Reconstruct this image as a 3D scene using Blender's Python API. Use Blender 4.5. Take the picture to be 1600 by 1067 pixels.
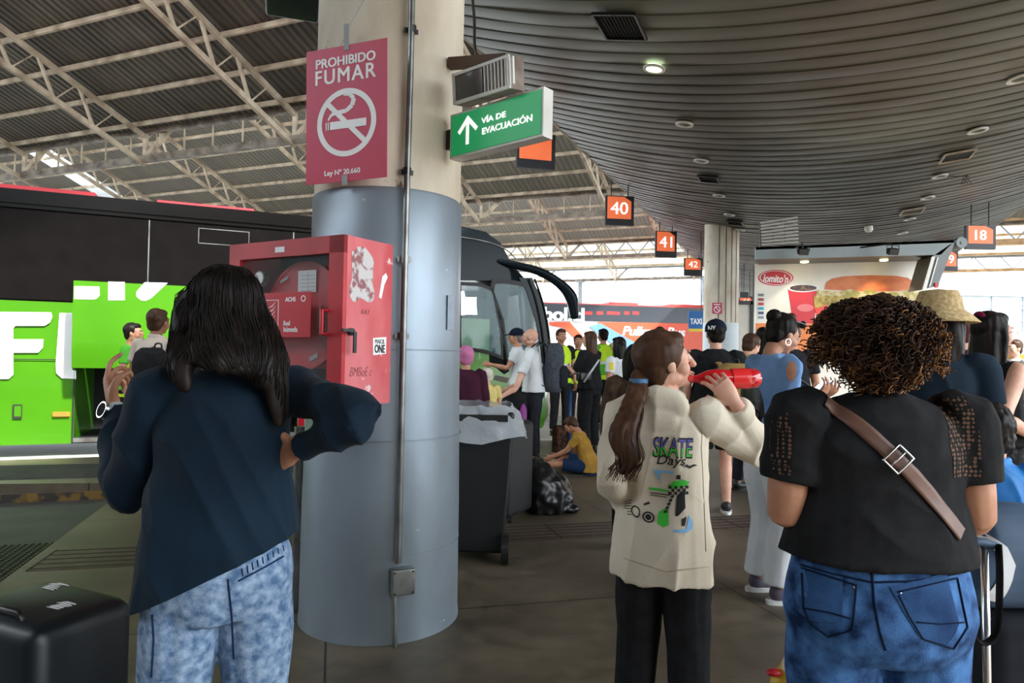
import bpy, bmesh, math, random
from mathutils import Vector, Matrix, noise, Quaternion
from mathutils.bvhtree import BVHTree
V = Vector
R = math.radians
random.seed(7)
for o in list(bpy.data.objects):
    bpy.data.objects.remove(o, do_unlink=True)
SC = bpy.context.scene
COL = SC.collection

# ------------------------------------------------------------------ camera
F = 1067.0
CAMZ = 1.42
CAM = V((0, 0, CAMZ))
CM = Matrix.Rotation(R(90 + 1.0), 3, 'X') @ Matrix.Rotation(R(1.1), 3, 'Z')
cd = bpy.data.cameras.new('camera')
cam = bpy.data.objects.new('camera', cd)
COL.objects.link(cam)
cd.sensor_width = 36
cd.lens = 36 * F / 1600
cd.clip_end = 500
cam.matrix_world = Matrix.Translation(CAM) @ CM.to_4x4()
SC.camera = cam

# ------------------------------------------------------------------ world, sun, exposure
SC.view_settings.view_transform = 'Standard'
SC.view_settings.look = 'None'
SC.view_settings.gamma = 1
SC.view_settings.use_curve_mapping = False
SC.view_settings.exposure = 2.55
w = bpy.data.worlds.new('sky'); SC.world = w; w.use_nodes = True
nt = w.node_tree
bg = nt.nodes['Background']
bg.inputs[0].default_value = (0.86, 0.94, 1.0, 1)
bg.inputs[1].default_value = 1.15
sd = bpy.data.lights.new('sun', 'SUN'); sd.energy = 2.0; sd.angle = R(3); sd.color = (1, 0.96, 0.88)
sun = bpy.data.objects.new('sun', sd); COL.objects.link(sun)
sun.rotation_euler = (R(38), R(22), R(20))

# ------------------------------------------------------------------ pixel -> place helpers (photo is 1600 x 1067)
def ray(px, py):
    return CM @ V(((px - 800) / F, (533.5 - py) / F, -1.0))
def at(px, py, Y):
    d = ray(px, py); return CAM + d * (Y / d.y)
def gnd(px, py, z=0.0):
    d = ray(px, py); return CAM + d * ((z - CAMZ) / d.z)
# station axes: U runs along the platform, W across it
TH = math.atan(450 / 1067)
U = V((math.sin(TH), math.cos(TH), 0)); W = V((math.cos(TH), -math.sin(TH), 0))
def st(D, a, z=0.0):
    p = U * D + W * a; return V((p.x, p.y, z))

# ------------------------------------------------------------------ materials
MATS = {}
def mat(name, col, rough=0.6, metal=0.0, col2=None, scale=5.0, amt=0.5, bump=0.0, bscale=None, stretch=(1, 1, 1), emit=None, estr=1.0, alpha=None, trans=None, coat=0.0, sheen=0.0, lo=0.35, hi=0.65, detail=4.0):
    if name in MATS: return MATS[name]
    m = bpy.data.materials.new(name); m.use_nodes = True
    t = m.node_tree; b = t.nodes['Principled BSDF']
    b.inputs['Roughness'].default_value = rough
    b.inputs['Metallic'].default_value = metal
    c = (*col, 1)
    b.inputs['Base Color'].default_value = c
    b.inputs['Coat Weight'].default_value = coat
    b.inputs['Sheen Weight'].default_value = sheen
    if name.startswith('hair'): b.inputs['Specular IOR Level'].default_value = .14
    if rough >= .74 and metal == 0: b.inputs['Specular IOR Level'].default_value = .12
    tc = t.nodes.new('ShaderNodeTexCoord'); mp = t.nodes.new('ShaderNodeMapping')
    mp.inputs['Scale'].default_value = stretch
    t.links.new(tc.outputs['Object'], mp.inputs[0])
    if col2 is None:
        col2 = tuple(x * 0.82 for x in col)
    n = t.nodes.new('ShaderNodeTexNoise'); n.inputs['Scale'].default_value = scale; n.inputs['Detail'].default_value = detail
    t.links.new(mp.outputs[0], n.inputs['Vector'])
    cr = t.nodes.new('ShaderNodeMapRange'); cr.inputs['From Min'].default_value = lo; cr.inputs['From Max'].default_value = hi
    cr.inputs['To Max'].default_value = amt * 2 if amt < .5 else 1.0
    t.links.new(n.outputs['Fac'], cr.inputs['Value'])
    mx = t.nodes.new('ShaderNodeMix'); mx.data_type = 'RGBA'
    mx.inputs['A'].default_value = c; mx.inputs['B'].default_value = (*col2, 1)
    t.links.new(cr.outputs[0], mx.inputs['Factor']); t.links.new(mx.outputs['Result'], b.inputs['Base Color'])
    if bump:
        n2 = t.nodes.new('ShaderNodeTexNoise'); n2.inputs['Scale'].default_value = bscale or scale * 4; n2.inputs['Detail'].default_value = 3
        t.links.new(mp.outputs[0], n2.inputs['Vector'])
        bp = t.nodes.new('ShaderNodeBump'); bp.inputs['Strength'].default_value = bump; bp.inputs['Distance'].default_value = 0.01
        t.links.new(n2.outputs['Fac'], bp.inputs['Height']); t.links.new(bp.outputs[0], b.inputs['Normal'])
    if emit:
        b.inputs['Emission Color'].default_value = (*emit, 1); b.inputs['Emission Strength'].default_value = estr
    if alpha is not None: b.inputs['Alpha'].default_value = alpha
    if trans is not None: b.inputs['Transmission Weight'].default_value = trans
    MATS[name] = m
    return m
def flat(name, col, rough=0.5, **k):
    return mat(name, col, rough, col2=tuple(x * 0.93 for x in col), **k)
def srgb(r, g, b):
    f = lambda c: (c / 255 / 12.92) if c / 255 <= 0.04045 else ((c / 255 + 0.055) / 1.055) ** 2.4
    return (f(r), f(g), f(b))

# ------------------------------------------------------------------ mesh builder
def wm(o):
    m = Matrix.Identity(4)
    while o is not None:
        m = o.matrix_basis @ m; o = o.parent
    return m
class MB:
    def __init__(s): s.v = []; s.f = []; s.m = []
    def add(s, vs, fs, mi=0):
        k = len(s.v); s.v += [V(x) for x in vs]
        s.f += [tuple(i + k for i in f) for f in fs]; s.m += [mi] * len(fs); return s
    def box(s, c, size, rot=None, mi=0, bev=0.0):
        hx, hy, hz = [q / 2 for q in size]; c = V(c)
        if bev > 0:
            bm = bmesh.new(); bmesh.ops.create_cube(bm, size=1)
            for q in bm.verts: q.co = V((q.co.x * hx * 2, q.co.y * hy * 2, q.co.z * hz * 2))
            bmesh.ops.bevel(bm, geom=bm.edges[:], offset=bev, segments=3, affect='EDGES', profile=.5)
            vs = [q.co.copy() for q in bm.verts]; fs = [[q.index for q in f.verts] for f in bm.faces]; bm.free()
        else:
            vs = [V((x, y, z)) for x in (-hx, hx) for y in (-hy, hy) for z in (-hz, hz)]
            fs = [(0, 1, 3, 2), (4, 6, 7, 5), (0, 4, 5, 1), (2, 3, 7, 6), (0, 2, 6, 4), (1, 5, 7, 3)]
        if rot is not None: vs = [rot @ q for q in vs]
        return s.add([q + c for q in vs], fs, mi)
    def fbox(s, o, ax, ay, az, mi=0):     # box from a corner and three edge vectors
        o = V(o); ax, ay, az = V(ax), V(ay), V(az)
        vs = [o + ax * i + ay * j + az * k for i in (0, 1) for j in (0, 1) for k in (0, 1)]
        return s.add(vs, [(0, 1, 3, 2), (4, 6, 7, 5), (0, 4, 5, 1), (2, 3, 7, 6), (0, 2, 6, 4), (1, 5, 7, 3)], mi)
    def loft(s, secs, n=16, mi=0, cap=True, dome=0):   # secs: (center, xvec, yvec)
        k = len(s.v); S = [(V(c), V(x), V(y)) for c, x, y in secs]
        if dome:
            d0 = (S[0][0] - S[1][0]).normalized(); d1 = (S[-1][0] - S[-2][0]).normalized()
            r0 = min(S[0][1].length, S[0][2].length); r1 = min(S[-1][1].length, S[-1][2].length)
            pre = [(S[0][0] + d0 * r0 * math.sin(a) * dome, S[0][1] * math.cos(a), S[0][2] * math.cos(a)) for a in (1.45, 1.05, .55)]
            post = [(S[-1][0] + d1 * r1 * math.sin(a) * dome, S[-1][1] * math.cos(a), S[-1][2] * math.cos(a)) for a in (.55, 1.05, 1.45)]
            S = pre + S + post
        for c, x, y in S:
            for i in range(n):
                a = 2 * math.pi * i / n
                s.v.append(c + x * math.cos(a) + y * math.sin(a))
        for j in range(len(S) - 1):
            for i in range(n):
                i2 = (i + 1) % n
                s.f.append((k + j * n + i, k + j * n + i2, k + (j + 1) * n + i2, k + (j + 1) * n + i)); s.m.append(mi)
        if cap:
            s.f.append(tuple(k + i for i in reversed(range(n)))); s.m.append(mi)
            s.f.append(tuple(k + (len(S) - 1) * n + i for i in range(n))); s.m.append(mi)
        return s
    def tube(s, pts, rad, n=8, mi=0, side=None, flatf=1.0, dome=0, sub=0, cap=True):
        P = [V(p) for p in pts]; Rr = list(rad) if hasattr(rad, '__len__') else [rad] * len(P)
        if sub:
            Q = []; RR = []
            for i in range(len(P) - 1):
                p0 = P[max(i - 1, 0)]; p1 = P[i]; p2 = P[i + 1]; p3 = P[min(i + 2, len(P) - 1)]
                for k in range(sub):
                    t = k / sub
                    Q.append(0.5 * ((2 * p1) + (p2 - p0) * t + (2 * p0 - 5 * p1 + 4 * p2 - p3) * t * t + (3 * p1 - p0 - 3 * p2 + p3) * t ** 3))
                    RR.append(Rr[i] * (1 - t) + Rr[i + 1] * t)
            Q.append(P[-1]); RR.append(Rr[-1]); P, Rr = Q, RR
        secs = []; x = None
        for i, p in enumerate(P):
            d = (P[min(i + 1, len(P) - 1)] - P[max(i - 1, 0)])
            if d.length < 1e-9: d = V((0, 0, 1))
            d.normalize()
            if side is not None: x = V(side) - d * V(side).dot(d)
            elif x is None: x = d.orthogonal()
            else: x = x - d * x.dot(d)
            if x.length < 1e-6: x = d.orthogonal()
            x.normalize(); y = d.cross(x)
            secs.append((p, x * Rr[i], y * Rr[i] * flatf))
        return s.loft(secs, n, mi, cap, dome)
    def ell(s, c, r, rot=None, n=16, mi=0):
        k = len(s.v); c = V(c); m = n // 2
        for j in range(1, m):
            th = math.pi * j / m
            for i in range(n):
                a = 2 * math.pi * i / n
                q = V((r[0] * math.sin(th) * math.cos(a), r[1] * math.sin(th) * math.sin(a), r[2] * math.cos(th)))
                s.v.append((rot @ q if rot is not None else q) + c)
        t = V((0, 0, r[2])); b = -t
        if rot is not None: t = rot @ t; b = rot @ b
        s.v.append(c + t); s.v.append(c + b); T = len(s.v) - 2; B = T + 1
        for i in range(n):
            i2 = (i + 1) % n
            s.f.append((T, k + i, k + i2)); s.m.append(mi)
            s.f.append((B, k + (m - 2) * n + i2, k + (m - 2) * n + i)); s.m.append(mi)
            for j in range(m - 2):
                s.f.append((k + j * n + i, k + (j + 1) * n + i, k + (j + 1) * n + i2, k + j * n + i2)); s.m.append(mi)
        return s
    def prism(s, poly, ext, mi=0):        # planar polygon + extrusion vector
        P = [V(p) for p in poly]; e = V(ext); n = len(P)
        fs = [tuple(reversed(range(n))), tuple(range(n, 2 * n))] + [(i, (i + 1) % n, n + (i + 1) % n, n + i) for i in range(n)]
        return s.add(P + [p + e for p in P], fs, mi)
    def disc(s, c, x, y, ext, n=24, mi=0):
        c, x, y = V(c), V(x), V(y)
        return s.prism([c + x * math.cos(2 * math.pi * i / n) + y * math.sin(2 * math.pi * i / n) for i in range(n)], ext, mi)
    def ring(s, c, x, y, ext, inner=.8, n=32, mi=0):
        c, x, y, e = V(c), V(x), V(y), V(ext); vs = []; fs = []
        for i in range(n):
            a = 2 * math.pi * i / n; q = x * math.cos(a) + y * math.sin(a)
            vs += [c + q, c + q * inner, c + q * inner + e, c + q + e]
        for i in range(n):
            j = (i + 1) % n
            for k in range(4): fs.append((i * 4 + k, i * 4 + (k + 1) % 4, j * 4 + (k + 1) % 4, j * 4 + k))
        return s.add(vs, fs, mi)
    def build(s, name, mats, parent=None, smooth=False, world=True):
        me = bpy.data.meshes.new(name); vs = s.v
        if parent is not None and world:
            inv = wm(parent).inverted(); vs = [inv @ q for q in vs]
        me.from_pydata([tuple(q) for q in vs], [], s.f)
        if not isinstance(mats, (list, tuple)): mats = [mats]
        for q in mats: me.materials.append(q)
        if len(mats) > 1: me.polygons.foreach_set('material_index', s.m)
        bm = bmesh.new(); bm.from_mesh(me); bmesh.ops.recalc_face_normals(bm, faces=bm.faces); bm.to_mesh(me); bm.free()
        if smooth: me.shade_smooth()
        o = bpy.data.objects.new(name, me); COL.objects.link(o)
        if parent is not None: o.parent = parent
        if smooth == 'auto': smooth_by_angle(me)
        return o
def smooth_by_angle(me, ang=0.7):
    bm = bmesh.new(); bm.from_mesh(me)
    for f in bm.faces: f.smooth = True
    for e in bm.edges:
        if len(e.link_faces) == 2 and e.calc_face_angle(0) > ang: e.smooth = False
    bm.to_mesh(me); bm.free()
def tag(o, label=None, cat=None, group=None, kind=None):
    if label: o['label'] = label
    if cat: o['category'] = cat
    if group: o['group'] = group
    if kind: o['kind'] = kind
    return o
def thing(name, loc, label, cat, rot=0.0, group=None, scale=1.0):
    o = bpy.data.objects.new(name, None); COL.objects.link(o); o.empty_display_size = .1
    o.location = loc; o.rotation_euler = (0, 0, rot); o.scale = (scale,) * 3
    return tag(o, label, cat, group)
def solid(mb, name, mats, label, cat, group=None, smooth=False, base=None):
    if base is None:
        base = V((sum(q.x for q in mb.v) / len(mb.v), sum(q.y for q in mb.v) / len(mb.v), min(q.z for q in mb.v)))
    mb.v = [q - base for q in mb.v]
    o = mb.build(name, mats, None, smooth); o.location = base
    return tag(o, label, cat, group)
def structure(mb, name, mats, smooth=False):
    o = mb.build(name, mats, None, smooth); o['kind'] = 'structure'; return o
def copy_tree(o, parent=None):
    c = o.copy(); COL.objects.link(c); c.parent = parent
    for ch in list(o.children): copy_tree(ch, c)
    return c

# ------------------------------------------------------------------ lettering
FONT_OFF = 0.0
def text_mb(txt, bold=0.0, shear=0.0, ext=0.02, spacing=1.0):
    cu = bpy.data.curves.new('t', 'FONT'); cu.body = txt; cu.align_x = 'CENTER'; cu.align_y = 'CENTER'
    cu.offset = bold; cu.shear = shear; cu.extrude = ext; cu.space_character = spacing; cu.resolution_u = 4
    to = bpy.data.objects.new('t', cu); COL.objects.link(to)
    me = bpy.data.meshes.new_from_object(to)
    vs = [q.co.copy() for q in me.vertices]; fs = [tuple(p.vertices) for p in me.polygons]
    bpy.data.objects.remove(to); bpy.data.curves.remove(cu); bpy.data.meshes.remove(me)
    return vs, fs
def put_text(mb, txt, c, X, Y, w, h, bold=0.0, shear=0.0, depth=0.002, mi=0, spacing=1.0, keep=False):
    """lettering centred at c; X,Y unit vectors; fits width w and height h"""
    X, Y = V(X).normalized(), V(Y).normalized(); N = X.cross(Y)
    bw_ = bold if bold > .006 else 0
    vs, fs = text_mb(txt, 0 if bw_ else bold, shear, 0.02, spacing)
    x0 = min(q.x for q in vs); x1 = max(q.x for q in vs); y0 = min(q.y for q in vs); y1 = max(q.y for q in vs)
    sx = w / (x1 - x0 + 2 * bw_); sy = h / (y1 - y0 + bw_)
    if keep: sx = min(sx, sy * 1.05)
    out = [V(c) + X * ((q.x - (x0 + x1) / 2) * sx) + Y * ((q.y - (y0 + y1) / 2) * sy) + N * (q.z / 0.02 * depth) for q in vs]
    if bw_:
        for dx, dy, dz in ((-1, -.5, .00012), (1, .5, .0002), (-1, .5, .0001), (1, -.5, .00016)): mb.add([q + X * (dx * bw_ * sx) + Y * (dy * bw_ * sy) + N * dz for q in out], fs, mi)
    return mb.add(out, fs, mi)

# ------------------------------------------------------------------ remesh: many closed shapes become one continuous surface
def remesh(mb, voxel, smooth=4, factor=.5):
    me = bpy.data.meshes.new('r'); me.from_pydata([tuple(q) for q in mb.v], [], mb.f)
    bm = bmesh.new(); bm.from_mesh(me); bmesh.ops.recalc_face_normals(bm, faces=bm.faces); bm.to_mesh(me); bm.free()
    o = bpy.data.objects.new('r', me); COL.objects.link(o)
    md = o.modifiers.new('r', 'REMESH'); md.mode = 'VOXEL'; md.voxel_size = voxel
    if smooth:
        s = o.modifiers.new('s', 'SMOOTH'); s.iterations = smooth; s.factor = factor
    dg = bpy.context.evaluated_depsgraph_get()
    out = bpy.data.meshes.new_from_object(o.evaluated_get(dg))
    bpy.data.objects.remove(o); bpy.data.meshes.remove(me)
    return out
def mesh_obj(me, name, mats, parent=None, smooth=True):
    me.name = name; me.materials.clear()
    if not isinstance(mats, (list, tuple)): mats = [mats]
    for q in mats: me.materials.append(q)
    if smooth: me.shade_smooth()
    o = bpy.data.objects.new(name, me); COL.objects.link(o)
    if parent is not None: o.parent = parent
    return o
def wrinkle(me, fn):
    me.update(); co = [q.co.copy() for q in me.vertices]; no = [q.normal.copy() for q in me.vertices]
    for i, q in enumerate(me.vertices):
        q.co = co[i] + no[i] * fn(co[i], no[i])
    me.update()
def nz(p, s=(1, 1, 1), o=0.0):
    return noise.noise(V((p[0] * s[0] + o, p[1] * s[1] + o * 1.7, p[2] * s[2] - o)))
# ================================================================== THE STATION SHELL
m_floor = mat('floor_concrete', srgb(118, 106, 88), .33, col2=srgb(84, 74, 60), scale=1.3, bump=.15, bscale=30, lo=.3, hi=.7)
def add_joints(m, ang, sx, sy):
    t = m.node_tree; b = t.nodes['Principled BSDF']
    tc = t.nodes.new('ShaderNodeTexCoord'); mp = t.nodes.new('ShaderNodeMapping'); mp.inputs['Rotation'].default_value = (0, 0, ang)
    br = t.nodes.new('ShaderNodeTexBrick'); br.offset = 0; br.inputs['Scale'].default_value = 1; br.inputs['Brick Width'].default_value = sx; br.inputs['Row Height'].default_value = sy
    br.inputs['Mortar Size'].default_value = .006; br.inputs['Color1'].default_value = (1, 1, 1, 1); br.inputs['Color2'].default_value = (.93, .93, .93, 1); br.inputs['Mortar'].default_value = (.12, .11, .1, 1)
    t.links.new(tc.outputs['Object'], mp.inputs[0]); t.links.new(mp.outputs[0], br.inputs[0])
    mx = t.nodes.new('ShaderNodeMix'); mx.data_type = 'RGBA'; mx.blend_type = 'MULTIPLY'; mx.inputs['Factor'].default_value = 1
    src = b.inputs['Base Color'].links[0].from_socket
    n = t.nodes.new('ShaderNodeTexNoise'); n.inputs['Scale'].default_value = 7; n.inputs['Detail'].default_value = 6
    t.links.new(tc.outputs['Object'], n.inputs['Vector'])
    mr = t.nodes.new('ShaderNodeMapRange'); mr.inputs['From Min'].default_value = .3; mr.inputs['From Max'].default_value = .62; mr.inputs['To Min'].default_value = .55
    t.links.new(n.outputs['Fac'], mr.inputs['Value'])
    m2 = t.nodes.new('ShaderNodeMix'); m2.data_type = 'RGBA'; m2.blend_type = 'MULTIPLY'; m2.inputs['Factor'].default_value = 1
    t.links.new(src, m2.inputs['A']); t.links.new(mr.outputs[0], m2.inputs['B'])
    t.links.new(m2.outputs['Result'], mx.inputs['A']); t.links.new(br.outputs['Color'], mx.inputs['B']); t.links.new(mx.outputs['Result'], b.inputs['Base Color'])
    rr = t.nodes.new('ShaderNodeMapRange'); rr.inputs['To Min'].default_value = .32; rr.inputs['To Max'].default_value = .62
    t.links.new(n.outputs['Fac'], rr.inputs['Value']); t.links.new(rr.outputs[0], b.inputs['Roughness'])
add_joints(m_floor, R(-14.7), 2.4, 1.25)
m_road = mat('road_pale', srgb(176, 176, 172), .45, col2=srgb(140, 140, 138), scale=.6)
m_asph = mat('asphalt', srgb(58, 56, 54), .6, col2=srgb(40, 39, 38), scale=3, bump=.3, bscale=60)
m_worn = mat('worn_kerb', srgb(120, 92, 40), .7, col2=srgb(50, 44, 38), scale=6, lo=.45, hi=.55)
m_dark = mat('black_plastic', (.012, .012, .013), .4)
m_black = mat('matt_black', (.008, .008, .009), .7)
# platform slab
BD = V((.918, .395, 0)).normalized(); BN = V((.395, -.918, 0)).normalized()   # bus heading and its side normal
P0 = at(0, 470, 9.3); P0.z = 0
def busP(s, o, z): return P0 + BD * s + BN * o + V((0, 0, z))
E1 = gnd(0, 910); E2 = gnd(168, 786); Eb = E1 + (E1 - E2).normalized() * 50
I0 = gnd(0, 756); I1 = gnd(155, 750); idr = (I1 - I0).normalized(); T0 = gnd(400, 752)
I0L = I0 - idr * 16
N0 = busP(-14, 1.2, 0); NR = busP(10.0, 1.2, 0); NF = busP(10.0, -9, 0)
poly = [V((26, -45, 0)), V((40, 40, 0)), V((14, 52, 0)), NF, NR, N0, I0L, I0, T0, E2, E1, Eb]
slab = MB(); slab.prism([V((p.x, p.y, -.3)) for p in poly], (0, 0, .3)); structure(slab, 'floor', m_floor)
g = MB(); g.add([(-90, -40, -.15), (90, -40, -.15), (90, 140, -.15), (-90, 140, -.15)], [(0, 1, 2, 3)]); structure(g, 'floor_road', m_road)
lane = MB(); lane.prism([V((p.x, p.y, -.149)) for p in (Eb, E1, E2, T0, I0, I0L, V((-40, -45, 0)))], (0, 0, .03)); structure(lane, 'floor_lane', m_asph)
kb = MB(); q = V((-idr.y, idr.x, 0)) * -.012
kb.fbox(V((I0L.x, I0L.y, -.12)) + q, (T0 - I0L), q * -1, (0, 0, .085))
solid(kb, 'kerb', m_worn, 'kerb face with worn yellow paint across the dark bus lane', 'kerb')
gr = MB(); a0 = gnd(0, 752); a1 = gnd(230, 746); b0 = gnd(0, 724)
dx = (a1 - a0).normalized(); dy = V((-dx.y, dx.x, 0)); L = 6
o0 = a0 - dx * 2.2 + dy * .06
gr.fbox(o0 + V((0, 0, .0)), dx * L, dy * .95, (0, 0, .004))
for i in range(46): gr.fbox(o0 + dy * (.03 + i * .02) + V((0, 0, .004)), dx * L, dy * .008, (0, 0, .006))
solid(gr, 'tactile_paving', m_asph, 'dark grooved tactile paving on the kerb island before the green coach', 'paving')
# metal mesh drain at the lane edge, lower left
dn = MB(); d0 = E1.copy(); dd = (E2 - E1).normalized(); dp = V((-dd.y, dd.x, 0))
for i in range(42): dn.fbox(d0 - dd * .6 + dd * (i * .045) + V((0, 0, -.116)), dd * .012, dp * .75, (0, 0, .02))
for i in range(17): dn.fbox(d0 - dd * .6 + dp * (i * .045) + V((0, 0, -.116)), dd * 1.9, dp * .012, (0, 0, .02))
solid(dn, 'drain_grate', mat('grate_metal', srgb(66, 62, 56), .5, .6), 'metal mesh drain grate in the lane beside the platform edge', 'grate')
# tactile strips with dark grooves
m_strip = mat('brown_strip', srgb(92, 74, 60), .5, col2=srgb(66, 54, 46), scale=9)
def strip(pa, pb, width, label):
    a, b = V(pa), V(pb); d = (b - a).normalized(); n = V((-d.y, d.x, 0)); L = (b - a).length
    mb = MB(); mb.fbox(a + V((0, 0, .0005)), d * L, n * width, (0, 0, .003), 0)
    for i in range(5): mb.fbox(a + n * (.03 + i * (width - .06) / 4) + V((0, 0, .003)), d * L, n * .016, (0, 0, .0015), 1)
    k = 0.0
    while k < L: mb.fbox(a + d * k + V((0, 0, .003)), d * .012, n * width, (0, 0, .002), 1); k += .8
    solid(mb, 'tactile_strip', [m_strip, m_black], label, 'floor strip')
strip(gnd(40, 893), gnd(500, 870), .46, 'brown grooved floor strip behind the woman in the navy top')
strip(gnd(716, 850), gnd(1238, 822), .42, 'brown grooved floor strip between the wheeled bin and the girl in cream')

# ---- sawtooth sheet roof over the bays
HB, HT, PIT = 6.42, 7.24, .364
DK = [13.1 + 10.5 * k for k in range(-4, 4)]        # gutter beams
m_sheet = mat('corrugated_roof', srgb(136, 124, 106), .6, col2=srgb(98, 88, 74), scale=.8, lo=.3, hi=.7)
def corrugate(m):
    t = m.node_tree; b = t.nodes['Principled BSDF']
    tc = t.nodes.new('ShaderNodeTexCoord'); mp = t.nodes.new('ShaderNodeMapping'); mp.inputs['Rotation'].default_value = (0, 0, TH)
    wv = t.nodes.new('ShaderNodeTexWave'); wv.bands_direction = 'X'; wv.inputs['Scale'].default_value = 1.6; wv.inputs['Distortion'].default_value = 0
    t.links.new(tc.outputs['Object'], mp.inputs[0]); t.links.new(mp.outputs[0], wv.inputs[0])
    bp = t.nodes.new('ShaderNodeBump'); bp.inputs['Strength'].default_value = 1; bp.inputs['Distance'].default_value = .06
    t.links.new(wv.outputs['Fac'], bp.inputs['Height']); t.links.new(bp.outputs[0], b.inputs['Normal'])
    # painted shade darkens the troughs to strengthen the ribs; noise adds grime streaks
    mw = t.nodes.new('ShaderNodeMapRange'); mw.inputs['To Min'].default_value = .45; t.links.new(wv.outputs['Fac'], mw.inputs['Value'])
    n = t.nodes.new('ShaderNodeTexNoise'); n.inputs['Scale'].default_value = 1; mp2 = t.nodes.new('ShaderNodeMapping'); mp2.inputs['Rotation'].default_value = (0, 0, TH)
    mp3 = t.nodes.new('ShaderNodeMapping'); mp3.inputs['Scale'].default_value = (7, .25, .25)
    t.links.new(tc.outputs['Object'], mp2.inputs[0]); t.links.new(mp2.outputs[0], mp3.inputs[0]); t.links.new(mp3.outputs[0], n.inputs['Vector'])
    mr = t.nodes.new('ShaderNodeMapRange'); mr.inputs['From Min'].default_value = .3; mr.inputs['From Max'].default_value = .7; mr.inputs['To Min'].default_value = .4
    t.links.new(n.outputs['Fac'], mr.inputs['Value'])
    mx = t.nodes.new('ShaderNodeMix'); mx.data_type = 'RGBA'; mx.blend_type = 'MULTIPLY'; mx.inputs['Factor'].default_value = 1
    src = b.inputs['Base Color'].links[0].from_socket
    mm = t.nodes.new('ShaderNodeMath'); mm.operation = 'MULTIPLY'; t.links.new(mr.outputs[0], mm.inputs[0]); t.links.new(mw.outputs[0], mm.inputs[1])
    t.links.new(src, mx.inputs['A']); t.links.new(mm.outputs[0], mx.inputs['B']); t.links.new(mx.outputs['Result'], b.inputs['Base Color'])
corrugate(m_sheet)
def brightened_sheet(name, frac, col):
    m = m_sheet.copy(); m.name = name; t = m.node_tree; b = t.nodes['Principled BSDF']; out = [n for n in t.nodes if n.type == 'OUTPUT_MATERIAL'][0]
    tr = t.nodes.new('ShaderNodeBsdfTranslucent'); tr.inputs[0].default_value = (*col, 1); mx = t.nodes.new('ShaderNodeMixShader'); mx.inputs[0].default_value = frac
    t.links.new(b.outputs[0], mx.inputs[1]); t.links.new(tr.outputs[0], mx.inputs[2]); t.links.new(mx.outputs[0], out.inputs[0]); return m
m_sheetA = brightened_sheet('roof_brightened_near', .10, (.9, .88, .8)); m_sheetB = brightened_sheet('roof_brightened_mid', .16, (.9, .88, .82)); m_sheetC = brightened_sheet('roof_brightened_far', .45, (.95, .92, .82))  # translucency added so daylight brightens the far roof bays
m_steel = mat('roof_steel', srgb(214, 198, 174), .55, col2=srgb(140, 118, 96), scale=2.5, amt=.4)
m_steelw = mat('roof_steel_warm_lit', srgb(205, 168, 122), .6, col2=srgb(160, 122, 84), scale=2.5, amt=.4)  # warm light on the right-hand steel put into its colour
m_beam = mat('gutter_steel', srgb(150, 138, 124), .6, col2=srgb(88, 76, 66), scale=3)
m_grey = mat('grey_steel', srgb(150, 158, 164), .5, .3)
def bar(mb, a, b, w, h=None, mi=0):
    """square section member between two points"""
    a, b = V(a), V(b); d = (b - a).normalized(); h = h or w
    s_ = d.cross(V((0, 0, 1)));  s_ = V((1, 0, 0)) if s_.length < .01 else s_.normalized()
    u_ = s_.cross(d).normalized()
    return mb.fbox(a - s_ * w / 2 - u_ * h / 2, b - a, s_ * w, u_ * h, mi)
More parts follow.
